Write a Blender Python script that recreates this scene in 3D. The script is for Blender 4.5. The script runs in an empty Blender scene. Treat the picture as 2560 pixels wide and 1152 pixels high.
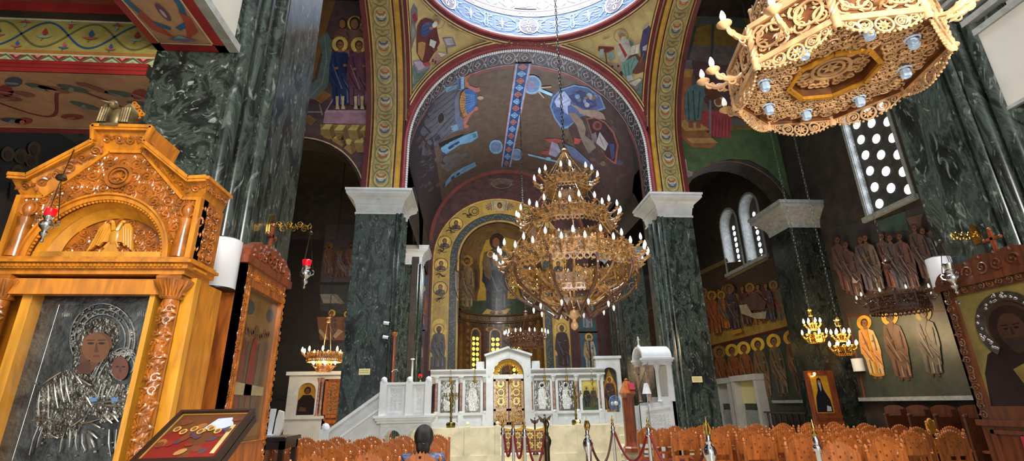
import bpy, math, random
from mathutils import Vector, Matrix
from mathutils.geometry import tessellate_polygon
PI = math.pi
RN = random.Random(11)
SC = bpy.context.scene
COL = SC.collection

# ------------------------------------------------------------------ camera
IW, IH = 2560, 1152
CX, CY = 1280.0, 576.0
VX, VY, ZX, ZY = 1180.0, 1012.0, 1213.0, -2938.0      # where the nave axis and the plumb lines of the church vanish
FPX = math.sqrt(-((VX - CX) * (ZX - CX) + (VY - CY) * (ZY - CY)))
_f = Vector((VX - CX, -(VY - CY), -FPX)).normalized()
_u = Vector((ZX - CX, -(ZY - CY), -FPX)).normalized()
_r = _f.cross(_u).normalized()
_u = _r.cross(_f).normalized()
ROT = Matrix((_r, _f, _u))                              # camera axes -> church axes
EYE = Vector((0, 0, 1.6))
cd = bpy.data.cameras.new('camera')
cam = bpy.data.objects.new('camera', cd)
COL.objects.link(cam)
cd.sensor_width = 36.0
cd.lens = FPX / IW * 36.0
cd.clip_start = 0.05
cd.clip_end = 200
cam.matrix_world = Matrix.Translation(EYE) @ ROT.to_4x4()
SC.camera = cam

# ------------------------------------------------------------------ world, daylight, exposure
SC.view_settings.view_transform = 'Standard'
SC.view_settings.look = 'None'
SC.view_settings.gamma = 1.0
SC.view_settings.exposure = 0.15
SC.cycles.use_denoising = True
SC.cycles.max_bounces = 6
SC.cycles.diffuse_bounces = 3
SC.cycles.glossy_bounces = 3
SC.cycles.transmission_bounces = 4
SC.cycles.caustics_reflective = False
SC.cycles.caustics_refractive = False
SC.cycles.sample_clamp_indirect = 4.0
W = bpy.data.worlds.new('daylight')
SC.world = W
W.use_nodes = True
W.node_tree.nodes['Background'].inputs[0].default_value = (0.86, 0.93, 1.0, 1)
W.node_tree.nodes['Background'].inputs[1].default_value = 0.75


def light(name, kind, loc, energy, color=(1, 1, 1), size=1.0, aim=None, shape=None, size_y=None, spot=None, blend=0.5):
    d = bpy.data.lights.new(name, kind)
    d.energy = energy
    d.color = color
    if kind == 'AREA':
        d.size = size
        if shape:
            d.shape = shape
        if size_y:
            d.size_y = size_y
    else:
        d.shadow_soft_size = size
    if spot:
        d.spot_size = math.radians(spot)
        d.spot_blend = blend
    o = bpy.data.objects.new(name, d)
    COL.objects.link(o)
    o.location = loc
    if aim is not None:
        o.rotation_euler = (Vector(aim) - Vector(loc)).to_track_quat('-Z', 'Y').to_euler()
    return o


# daylight falling from the drum windows of the dome, and from the west door and window behind the visitor; source-less fills follow
light('dome_daylight', 'AREA', (1.9, 10.5, 25.4), 7500, (0.86, 0.92, 1.0), 7.6, aim=(1.9, 10.5, 0), shape='DISK')
light('west_window_daylight', 'AREA', (1.0, -3.6, 5.2), 700, (1.0, 0.95, 0.9), 2.6, aim=(2.2, 5.0, 4.0))
light('north_gallery_lamp', 'AREA', (-0.5, -0.6, 4.4), 26, (1.0, 0.84, 0.62), 0.5, aim=(-2.2, 3.2, 2.4))
light('west_door_daylight', 'AREA', (2.4, -3.8, 1.9), 150, (1.0, 0.95, 0.86), 2.2, aim=(2.2, 8.0, 1.2))
light('chandelier_fill_spot', 'SPOT', (3.6, -3.9, 2.7), 1700, (1.0, 0.95, 0.86), 0.12, aim=(3.0, 3.3, 4.45), spot=22, blend=0.4)  # added spot aimed up from the west to brighten the octagonal chandelier
light('apse_fill', 'AREA', (1.5, 21.4, 7.6), 70, (1.0, 0.86, 0.6), 1.6, aim=(1.5, 27.0, 8.4))  # unseen fill added in front of the conch, no real fixture
light('screen_area_light', 'AREA', (1.6, 16.2, 8.2), 420, (0.92, 0.95, 1.0), 2.2, aim=(1.5, 20.3, 1.8))  # area light aimed at the sanctuary screen, no fixture modelled
light('vault_fill', 'AREA', (1.9, 18.4, 9.0), 400, (0.85, 0.9, 1.0), 3.0, aim=(1.9, 19.6, 14.0))  # added fill inside the vault, pointing up to lift its dark paintings
light('solea_fill', 'SPOT', (0.9, 11.9, 8.6), 900, (1.0, 0.9, 0.66), 0.25, aim=(0.7, 13.2, 0.6), spot=70, blend=0.7)  # unseen spot added behind the great chandelier to light the parapets


# ------------------------------------------------------------------ pixels of the photograph -> points of the church
def ray(x, y):
    return ROT @ Vector((x - CX, -(y - CY), -FPX))


def aty(x, y, Y):
    d = ray(x, y)
    return EYE + d * (Y / d.y)


def atx(x, y, X):
    d = ray(x, y)
    return EYE + d * (X / d.x)


def atz(x, y, Z):
    d = ray(x, y)
    return EYE + d * ((Z - EYE.z) / d.z)


# ------------------------------------------------------------------ colour and materials
def lin(c):
    r = []
    for k in c[:3]:
        k = k / 255.0
        r.append(k / 12.92 if k <= 0.04045 else ((k + 0.055) / 1.055) ** 2.4)
    return (r[0], r[1], r[2], 1.0)


MATS = {}


def mat(name, col, rough=0.5, metal=0.0, var=0.0, scale=6.0, bump=0.0, bscale=30.0, emit=0.0, ecol=None, trans=0.0, coat=0.0, stretch=None, var2=None, spec=None):
    m = bpy.data.materials.new(name)
    m.use_nodes = True
    nt = m.node_tree
    b = nt.nodes['Principled BSDF']
    b.inputs['Base Color'].default_value = lin(col)
    b.inputs['Roughness'].default_value = rough
    b.inputs['Metallic'].default_value = metal
    if spec is not None:
        b.inputs['Specular IOR Level'].default_value = spec
    if trans:
        b.inputs['Transmission Weight'].default_value = trans
    if coat:
        b.inputs['Coat Weight'].default_value = coat
        b.inputs['Coat Roughness'].default_value = 0.12
    if emit:
        b.inputs['Emission Color'].default_value = lin(ecol or col)
        b.inputs['Emission Strength'].default_value = emit
    if var or bump:
        tc = nt.nodes.new('ShaderNodeTexCoord')
        mp = nt.nodes.new('ShaderNodeMapping')
        nt.links.new(tc.outputs['Object'], mp.inputs[0])
        if stretch:
            mp.inputs['Scale'].default_value = stretch
    if var:
        n = nt.nodes.new('ShaderNodeTexNoise')
        n.inputs['Scale'].default_value = scale
        n.inputs['Detail'].default_value = 6
        n.inputs['Distortion'].default_value = 0.6
        nt.links.new(mp.outputs[0], n.inputs['Vector'])
        r = nt.nodes.new('ShaderNodeValToRGB')
        dk = tuple(max(0, c * (1 - var)) for c in col)
        lt = var2 or tuple(min(255, c * (1 + var * 0.7)) for c in col)
        r.color_ramp.elements[0].position = 0.32
        r.color_ramp.elements[0].color = lin(dk)
        r.color_ramp.elements[1].position = 0.68
        r.color_ramp.elements[1].color = lin(lt)
        nt.links.new(n.outputs['Fac'], r.inputs[0])
        nt.links.new(r.outputs[0], b.inputs['Base Color'])
    if bump:
        n2 = nt.nodes.new('ShaderNodeTexNoise')
        n2.inputs['Scale'].default_value = bscale
        n2.inputs['Detail'].default_value = 4
        nt.links.new(mp.outputs[0], n2.inputs['Vector'])
        bp = nt.nodes.new('ShaderNodeBump')
        bp.inputs['Strength'].default_value = bump
        bp.inputs['Distance'].default_value = 0.02
        nt.links.new(n2.outputs['Fac'], bp.inputs['Height'])
        nt.links.new(bp.outputs[0], b.inputs['Normal'])
    MATS[name] = m
    return m


def green_marble(name, scale, pale, streak, breccia, tone=1.0):
    """Dark green serpentine: pale clasts and thin veins in a nearly black ground."""
    m = bpy.data.materials.new(name)
    m.use_nodes = True
    nt = m.node_tree
    N, L = nt.nodes, nt.links
    b = N['Principled BSDF']
    b.inputs['Roughness'].default_value = 0.2
    tc = N.new('ShaderNodeTexCoord')
    mp = N.new('ShaderNodeMapping')
    mp.inputs['Scale'].default_value = streak
    L.new(tc.outputs['Object'], mp.inputs[0])
    n1 = N.new('ShaderNodeTexNoise')
    n1.inputs['Scale'].default_value = scale
    n1.inputs['Detail'].default_value = 9
    n1.inputs['Roughness'].default_value = 0.65
    n1.inputs['Distortion'].default_value = 1.4
    L.new(mp.outputs[0], n1.inputs['Vector'])
    r1 = N.new('ShaderNodeValToRGB')
    e = r1.color_ramp.elements
    tl = lambda c: lin(tuple(tone * q for q in c))
    e[0].position, e[0].color = 0.36, tl((28, 32, 30))
    e[1].position, e[1].color = 0.74, tl((126, 136, 126))
    for p, c in ((0.46, (44, 52, 47)), (0.53, (82, 93, 84)), (0.60, (50, 61, 55))):
        x = e.new(p)
        x.color = tl(c)
    L.new(n1.outputs['Fac'], r1.inputs[0])
    n2 = N.new('ShaderNodeTexNoise')
    n2.inputs['Scale'].default_value = scale * breccia
    n2.inputs['Detail'].default_value = 5
    n2.inputs['Distortion'].default_value = 2.2
    L.new(mp.outputs[0], n2.inputs['Vector'])
    r2 = N.new('ShaderNodeValToRGB')
    e = r2.color_ramp.elements
    e[0].position, e[0].color = 0.60, (0, 0, 0, 1)
    e[1].position, e[1].color = 0.72, (1, 1, 1, 1)
    L.new(n2.outputs['Fac'], r2.inputs[0])
    mu = N.new('ShaderNodeMath')
    mu.operation = 'MULTIPLY'
    mu.inputs[1].default_value = pale
    L.new(r2.outputs[0], mu.inputs[0])
    mx = N.new('ShaderNodeMixRGB')
    mx.inputs[2].default_value = lin((170, 178, 166))
    L.new(mu.outputs[0], mx.inputs[0])
    L.new(r1.outputs[0], mx.inputs[1])
    L.new(mx.outputs[0], b.inputs['Base Color'])
    MATS[name] = m
    return m


def paint_mat(name, rough):
    m = bpy.data.materials.new(name)
    m.use_nodes = True
    nt = m.node_tree
    N, L = nt.nodes, nt.links
    b = N['Principled BSDF']
    b.inputs['Roughness'].default_value = rough
    a = N.new('ShaderNodeVertexColor')
    a.layer_name = 'Col'
    tc = N.new('ShaderNodeTexCoord')
    n = N.new('ShaderNodeTexNoise')
    n.inputs['Scale'].default_value = 3.0
    n.inputs['Detail'].default_value = 8
    n.inputs['Roughness'].default_value = 0.7
    L.new(tc.outputs['Object'], n.inputs['Vector'])
    r = N.new('ShaderNodeValToRGB')
    r.color_ramp.elements[0].position = 0.3
    r.color_ramp.elements[0].color = (0.55, 0.55, 0.55, 1)
    r.color_ramp.elements[1].position = 0.7
    r.color_ramp.elements[1].color = (1.15, 1.15, 1.15, 1)
    L.new(n.outputs['Fac'], r.inputs[0])
    mx = N.new('ShaderNodeMixRGB')
    mx.blend_type = 'MULTIPLY'
    mx.inputs[0].default_value = 1.0
    L.new(a.outputs['Color'], mx.inputs[1])
    L.new(r.outputs[0], mx.inputs[2])
    L.new(mx.outputs[0], b.inputs['Base Color'])
    MATS[name] = m
    return m


green_marble('serpentine', 2.0, 0.46, (1.5, 1.5, 0.6), 2.8, 0.82)
green_marble('serpentine_breccia', 5.0, 0.75, (1.0, 1.0, 0.9), 2.2, 0.85)
green_marble('serpentine_dark', 2.2, 0.2, (1.3, 1.3, 0.7), 3.0, 0.5)
mat('white_marble', (204, 207, 208), 0.35, var=0.05, scale=3, bump=0.03, bscale=40)
mat('cream_marble', (214, 204, 172), 0.3, var=0.10, scale=3)
mat('pink_marble', (150, 118, 104), 0.25, var=0.25, scale=9)
mat('grey_stone', (150, 152, 148), 0.6, var=0.12, scale=8)
mat('dark_stone', (66, 62, 56), 0.55, var=0.25, scale=5)
mat('floor_marble', (178, 168, 148), 0.22, var=0.18, scale=1.2)
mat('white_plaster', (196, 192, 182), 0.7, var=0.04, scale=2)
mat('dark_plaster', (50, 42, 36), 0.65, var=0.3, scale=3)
mat('gold_ground', (184, 164, 112), 0.42, var=0.10, scale=2.5)
mat('arch_red', (128, 44, 50), 0.4, var=0.12, scale=6)
mat('maroon_plaster', (70, 42, 38), 0.6, var=0.25, scale=3)
mat('honey_wood', (196, 122, 26), 0.34, var=0.16, scale=5, coat=0.5, stretch=(4, 4, 0.8))
mat('honey_wood_pale', (206, 142, 40), 0.34, var=0.14, scale=5, coat=0.5, stretch=(3, 3, 0.6))
mat('carved_wood', (160, 92, 26), 0.26, var=0.25, scale=10, coat=0.7)
mat('orange_wood', (168, 94, 40), 0.3, var=0.25, scale=5, coat=0.4, stretch=(4, 4, 0.7))
mat('red_wood', (120, 56, 26), 0.36, var=0.25, scale=5, coat=0.3, stretch=(4, 4, 0.6))
mat('brown_wood', (84, 44, 24), 0.36, var=0.25, scale=5, coat=0.3, stretch=(4, 4, 0.6))
mat('dark_wood', (40, 24, 18), 0.35, var=0.2, scale=6)
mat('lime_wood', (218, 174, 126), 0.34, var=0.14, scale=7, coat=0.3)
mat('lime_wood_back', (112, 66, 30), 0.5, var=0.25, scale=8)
mat('gilt_wood', (160, 118, 68), 0.28, var=0.45, scale=14, coat=0.6)
mat('gilt_wood_dark', (92, 58, 36), 0.34, var=0.3, scale=12, coat=0.4)
mat('brass', (190, 150, 72), 0.24, 1.0, var=0.15, scale=14)
mat('old_brass', (116, 104, 52), 0.3, 1.0, var=0.2, scale=12)
mat('bronze', (70, 58, 44), 0.4, 0.8, var=0.3, scale=10)
mat('old_bronze', (112, 96, 62), 0.42, 0.5, var=0.3, scale=14)
mat('mosaic_ground', (158, 160, 150), 0.5, var=0.06, scale=8)
mat('silver', (198, 198, 196), 0.2, 1.0, var=0.18, scale=16)
mat('silver_relief', (128, 126, 118), 0.3, 1.0, var=0.3, scale=20, bump=0.9, bscale=38)
mat('silver_plain', (108, 108, 104), 0.36, 1.0, var=0.3, scale=6, bump=0.3, bscale=20)
mat('bright_silver', (236, 240, 238), 0.4, 0.6, var=0.2, scale=30, bump=1.0, bscale=30)
mat('tarnished_silver', (196, 194, 186), 0.26, 1.0, var=0.3, scale=14)
mat('chrome', (214, 214, 216), 0.12, 1.0)
mat('iron', (34, 32, 32), 0.45, 0.6)
mat('red_glass', (214, 14, 30), 0.12, emit=0.5, ecol=(230, 14, 34))
mat('candle_bulb', (244, 244, 240), 0.25, emit=0.55, ecol=(255, 250, 240))
mat('lit_bulb', (255, 214, 150), 0.3, emit=34.0, ecol=(255, 206, 140))
mat('warm_flame', (255, 196, 90), 0.3, emit=9.0, ecol=(255, 196, 90))
mat('daylight_pane', (240, 246, 255), 0.3, emit=14.0, ecol=(232, 242, 255))
mat('amber_pane', (240, 206, 96), 0.3, emit=1.5, ecol=(255, 214, 84))
mat('lamp_glass', (176, 200, 222), 0.06, coat=0.5, emit=0.22, ecol=(190, 214, 240))
mat('white_shell', (220, 222, 226), 0.45)
mat('black_plastic', (18, 18, 20), 0.4)
mat('blue_plastic', (88, 120, 160), 0.4)
mat('pale_plastic', (206, 214, 204), 0.4)
mat('red_velvet', (112, 14, 22), 0.8)
mat('brown_rope', (74, 34, 20), 0.75)
mat('red_cloth', (150, 20, 44), 0.8)
mat('gold_brocade', (196, 146, 24), 0.45, var=0.2, scale=30)
mat('brown_brocade', (90, 40, 16), 0.6, var=0.2, scale=30)
mat('yellow_plaque', (222, 210, 150), 0.5)
mat('paper', (222, 218, 206), 0.7)
mat('hair', (20, 15, 14), 0.42, bump=0.5, bscale=60, stretch=(6, 6, 1))
mat('skin', (104, 66, 48), 0.55)
mat('navy_blouse', (30, 36, 66), 0.75, var=0.6, scale=26, var2=(110, 130, 180))
mat('trousers', (24, 24, 30), 0.8)
mat('glass_shine', (120, 120, 112), 0.05)
paint_mat('fresco_paint', 0.42)
paint_mat('icon_paint', 0.28)


# ------------------------------------------------------------------ mesh builder
class MB:
    def __init__(s, off=None):
        s.v, s.f, s.mi, s.cur = [], [], [], 0
        s.off = Vector(off) if off is not None else None

    def add(s, vs, fs):
        b = len(s.v)
        s.v.extend([Vector(p) for p in vs])
        for f in fs:
            s.f.append([b + i for i in f])
            s.mi.append(s.cur)

    def box(s, x0, x1, y0, y1, z0, z1):
        s.add([(x0, y0, z0), (x1, y0, z0), (x1, y1, z0), (x0, y1, z0), (x0, y0, z1), (x1, y0, z1), (x1, y1, z1), (x0, y1, z1)],
              [(0, 3, 2, 1), (4, 5, 6, 7), (0, 1, 5, 4), (1, 2, 6, 5), (2, 3, 7, 6), (3, 0, 4, 7)])

    def cbox(s, x0, x1, y0, y1, z0, z1, c=0.01):
        """box with chamfered vertical and top edges"""
        p = [(x0 + c, y0), (x1 - c, y0), (x1, y0 + c), (x1, y1 - c), (x1 - c, y1), (x0 + c, y1), (x0, y1 - c), (x0, y0 + c)]
        mx, my = (x0 + x1) / 2, (y0 + y1) / 2
        def ins(q):
            return (q[0] + (c if q[0] < mx else -c), q[1] + (c if q[1] < my else -c))
        vs = [(a, b, z0) for a, b in p] + [(a, b, z1 - c) for a, b in p] + [(*ins(q), z1) for q in p]
        fs = [tuple(range(7, -1, -1)), tuple(range(16, 24))]
        for r in (0, 8):
            for i in range(8):
                j = (i + 1) % 8
                fs.append((r + i, r + j, r + 8 + j, r + 8 + i))
        s.add(vs, fs)

    def bar(s, a, b, w, h, up=(0, 0, 1)):
        """rectangular bar from a to b, w across and h along the up side"""
        a, b = Vector(a), Vector(b)
        d = (b - a).normalized()
        upv = Vector(up)
        x = d.cross(upv)
        if x.length < 1e-4:
            x = d.cross(Vector((1, 0, 0)))
        x.normalize()
        z = x.cross(d).normalized()
        x, z = x * (w / 2), z * (h / 2)
        s.add([a - x - z, a + x - z, a + x + z, a - x + z, b - x - z, b + x - z, b + x + z, b - x + z],
              [(0, 1, 2, 3), (7, 6, 5, 4), (0, 4, 5, 1), (1, 5, 6, 2), (2, 6, 7, 3), (3, 7, 4, 0)])

    def tube(s, path, r, n=6, closed=False):
        path = [Vector(p) for p in path]
        k = len(path)
        rr = r if isinstance(r, (list, tuple)) else [r] * k
        vs, fs = [], []
        prev = None
        for i in range(k):
            if closed:
                d = path[(i + 1) % k] - path[i - 1]
            else:
                d = path[min(i + 1, k - 1)] - path[max(i - 1, 0)]
            if d.length < 1e-9:
                d = Vector((0, 0, 1))
            d.normalize()
            if prev is None:
                a = d.cross(Vector((0, 0, 1)))
                if a.length < 0.05:
                    a = d.cross(Vector((1, 0, 0)))
            else:
                a = prev - d * prev.dot(d)
                if a.length < 1e-6:
                    a = d.cross(Vector((1, 0, 0)))
            a.normalize()
            prev = a
            c = d.cross(a)
            for j in range(n):
                t = 2 * PI * j / n
                vs.append(path[i] + a * (math.cos(t) * rr[i]) + c * (math.sin(t) * rr[i]))
        for i in range(k if closed else k - 1):
            p, q = i * n, ((i + 1) % k) * n
            for j in range(n):
                jj = (j + 1) % n
                fs.append((p + j, p + jj, q + jj, q + j))
        if not closed:
            fs.append(tuple(range(n - 1, -1, -1)))
            fs.append(tuple(range((k - 1) * n, k * n)))
        s.add(vs, fs)

    def cyl(s, a, b, r0, r1=None, n=12):
        s.tube([a, b], [r0, r0 if r1 is None else r1], n)

    def lathe(s, prof, c=(0, 0, 0), n=16, ax=None, a0=0.0, a1=None):
        """prof: (radius, height) pairs turned about the vertical through c (or a 3x3 frame ax)"""
        c = Vector(c)
        full = a1 is None
        m = n if full else n + 1
        vs, fs = [], []
        for r, z in prof:
            for j in range(m):
                t = a0 + (2 * PI * j / n if full else (a1 - a0) * j / n)
                p = Vector((max(r, 1e-5) * math.cos(t), max(r, 1e-5) * math.sin(t), z))
                vs.append(c + (ax @ p if ax else p))
        for i in range(len(prof) - 1):
            for j in range(n):
                jj = (j + 1) % m if full else j + 1
                fs.append((i * m + j, i * m + jj, (i + 1) * m + jj, (i + 1) * m + j))
        s.add(vs, fs)

    def ball(s, c, r, nu=8, nv=6, ax=None):
        rx, ry, rz = (r, r, r) if not isinstance(r, (tuple, list)) else r
        vs, fs = [], []
        c = Vector(c)
        for i in range(nv + 1):
            ph = PI * i / nv
            for j in range(nu):
                t = 2 * PI * j / nu
                p = Vector((rx * math.sin(ph) * math.cos(t), ry * math.sin(ph) * math.sin(t), -rz * math.cos(ph)))
                vs.append(c + (ax @ p if ax else p))
        for i in range(nv):
            for j in range(nu):
                jj = (j + 1) % nu
                fs.append((i * nu + j, i * nu + jj, (i + 1) * nu + jj, (i + 1) * nu + j))
        s.add(vs, fs)

    def prism(s, poly, fr, d0, d1):
        """2-D outline in frame fr=(o,u,v,n), extruded from d0 to d1 along n"""
        o, u, v, n = fr
        k = len(poly)
        base = [o + u * a + v * b for a, b in poly]
        vs = [p + n * d0 for p in base] + [p + n * d1 for p in base]
        tri = tessellate_polygon([[Vector((a, b, 0)) for a, b in poly]])
        fs = [tuple(t) for t in tri] + [tuple(k + i for i in reversed(t)) for t in tri]
        for i in range(k):
            j = (i + 1) % k
            fs.append((i, j, k + j, k + i))
        s.add(vs, fs)

    def ring(s, fr, cu, cv, r, w, h, n=20, d=0.0, a0=0.0, a1=2 * PI):
        """flat band ring (rectangular section w x h) in frame fr"""
        o, u, v, nn = fr
        full = abs(a1 - a0 - 2 * PI) < 1e-6
        m = n if full else n + 1
        vs, fs = [], []
        for j in range(m):
            t = a0 + (a1 - a0) * j / n
            cs, sn = math.cos(t), math.sin(t)
            for rr, hh in ((r - w / 2, 0), (r - w / 2, h), (r + w / 2, h), (r + w / 2, 0)):
                vs.append(o + u * (cu + cs * rr) + v * (cv + sn * rr) + nn * (d + hh))
        for j in range(n):
            p, q = j * 4, ((j + 1) % m) * 4
            for e in range(4):
                ee = (e + 1) % 4
                fs.append((p + e, p + ee, q + ee, q + e))
        s.add(vs, fs)

    def grid(s, fn, nu, nv):
        vs = [fn(i / nu, j / nv) for j in range(nv + 1) for i in range(nu + 1)]
        fs = [(j * (nu + 1) + i, j * (nu + 1) + i + 1, (j + 1) * (nu + 1) + i + 1, (j + 1) * (nu + 1) + i) for j in range(nv) for i in range(nu)]
        s.add(vs, fs)

    def mesh(s, name, mats, smooth):
        me = bpy.data.meshes.new(name)
        vs = s.v if s.off is None else [p - s.off for p in s.v]
        me.from_pydata([tuple(p) for p in vs], [], s.f)
        for m in mats if isinstance(mats, (list, tuple)) else [mats]:
            me.materials.append(MATS[m])
        me.polygons.foreach_set('material_index', s.mi)
        if smooth:
            me.polygons.foreach_set('use_smooth', [True] * len(me.polygons))
            me.update()
            try:
                me.set_sharp_from_angle(angle=math.radians(42))
            except Exception:
                pass
        me.update()
        return me

    def build(s, name, mats, parent=None, smooth=True, label=None):
        me = s.mesh(name, mats, smooth)
        o = bpy.data.objects.new(name, me)
        COL.objects.link(o)
        if parent is not None:
            o.parent = parent
        if label:
            o['label'] = label
        return o


def fr(o, u, v):
    u, v = Vector(u).normalized(), Vector(v).normalized()
    return (Vector(o), u, v, u.cross(v).normalized())


def tag(o, label=None, cat=None, group=None, kind=None):
    if label:
        o['label'] = label
    if cat:
        o['category'] = cat
    if group:
        o['group'] = group
    if kind:
        o['kind'] = kind
    return o


def thing(name, label, cat, loc=(0, 0, 0), rotz=0.0, group=None):
    o = bpy.data.objects.new(name, None)
    o.empty_display_size = 0.1
    COL.objects.link(o)
    o.location = loc
    o.rotation_euler = (0, 0, rotz)
    return tag(o, label, cat, group)


def single(mb, name, mats, label, cat, group=None, smooth=True):
    """a thing that is one mesh: its origin goes to the foot of the mesh"""
    lo = [min(p[i] for p in mb.v) for i in range(3)]
    hi = [max(p[i] for p in mb.v) for i in range(3)]
    loc = Vector(((lo[0] + hi[0]) / 2, (lo[1] + hi[1]) / 2, lo[2]))
    mb.off = loc
    o = mb.build(name, mats, None, smooth)
    o.location = loc
    return tag(o, label, cat, group)


def structure(mb, name, mats, smooth=False, parent=None):
    o = mb.build(name, mats, parent, smooth)
    if parent is None:
        o['kind'] = 'structure'
    return o


def dup(root, loc, rotz=None, label=None, group=None):
    r = root.copy()
    COL.objects.link(r)
    r.location = loc
    if rotz is not None:
        r.rotation_euler = (0, 0, rotz)
    if label:
        r['label'] = label
    if group:
        r['group'] = group

    def kids(src, dst):
        for ch in [c for c in src.children]:
            c2 = ch.copy()
            COL.objects.link(c2)
            c2.parent = dst
            kids(ch, c2)
    kids(root, r)
    return r


def arc(cx, cy, r, a0, a1, n):
    return [(cx + r * math.cos(a0 + (a1 - a0) * i / n), cy + r * math.sin(a0 + (a1 - a0) * i / n)) for i in range(n + 1)]


# carved scrollwork -------------------------------------------------------
def spiral(mb, f, cu, cv, r, turns, sgn, ph, tw, d=0.0, n=5, steps=14):
    o, u, v, nn = f
    pts, rad = [], []
    for i in range(steps + 1):
        t = i / steps
        a = ph + sgn * t * turns * 2 * PI
        q = r * (1 - 0.82 * t)
        pts.append(o + u * (cu + q * math.cos(a)) + v * (cv + q * math.sin(a)) + nn * (d + tw * 0.4))
        rad.append(tw * (1 - 0.45 * t))
    mb.tube(pts, rad, n)
    mb.ball(pts[-1] + nn * tw * 0.3, tw * 1.15, 6, 4)


def leaf(mb, f, cu, cv, a, ln, w, h, d=0.0):
    o, u, v, nn = f
    x = u * math.cos(a) + v * math.sin(a)
    y = nn.cross(x)
    c = o + u * cu + v * cv + nn * d
    vs = [c, c + x * ln * 0.4 + y * w / 2 + nn * h * 0.4, c + x * ln * 0.5 + nn * h, c + x * ln * 0.4 - y * w / 2 + nn * h * 0.4, c + x * ln + nn * h * 0.35]
    mb.add(vs, [(0, 2, 1), (0, 3, 2), (1, 2, 4), (3, 4, 2)])


def rinceau(mb, f, w, h, cell, inside=None, d=0.0, tw=None, seed=1, rich=True):
    """rows of rolled acanthus scrolls filling a w x h field"""
    rn = random.Random(seed)
    nx, ny = max(1, round(w / cell)), max(1, round(h / cell))
    dx, dy = w / nx, h / ny
    tw = tw or cell * 0.075
    for j in range(ny):
        for i in range(nx):
            cu, cv = (i + 0.5) * dx, (j + 0.5) * dy
            if inside and not inside(cu, cv):
                continue
            s = 1 if (i + j) % 2 else -1
            r = min(dx, dy) * 0.47
            ph = rn.random() * 6.28
            spiral(mb, f, cu, cv, r, 1.35, s, ph, tw, d)
            if rich:
                for k in range(4):
                    a = ph + k * PI / 2 + 0.6
                    leaf(mb, f, cu + r * 0.95 * math.cos(a), cv + r * 0.95 * math.sin(a), a + s * 1.9, cell * 0.42, cell * 0.18, tw * 1.4, d)
                for k in range(3):
                    a = ph + k * 2.1
                    leaf(mb, f, cu, cv, a, cell * 0.2, cell * 0.12, tw * 1.6, d)


def rosette(mb, f, cu, cv, r, d=0.0, h=0.012, petals=6):
    mb.ring(f, cu, cv, r * 0.88, r * 0.22, h, 22, d)
    for k in range(petals):
        a = 2 * PI * k / petals + 0.3
        leaf(mb, f, cu, cv, a, r * 0.8, r * 0.34, h * 0.9, d + h * 0.1)
    o, u, v, nn = f
    mb.ball(o + u * cu + v * cv + nn * (d + h * 0.6), h * 0.8, 6, 4)


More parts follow.
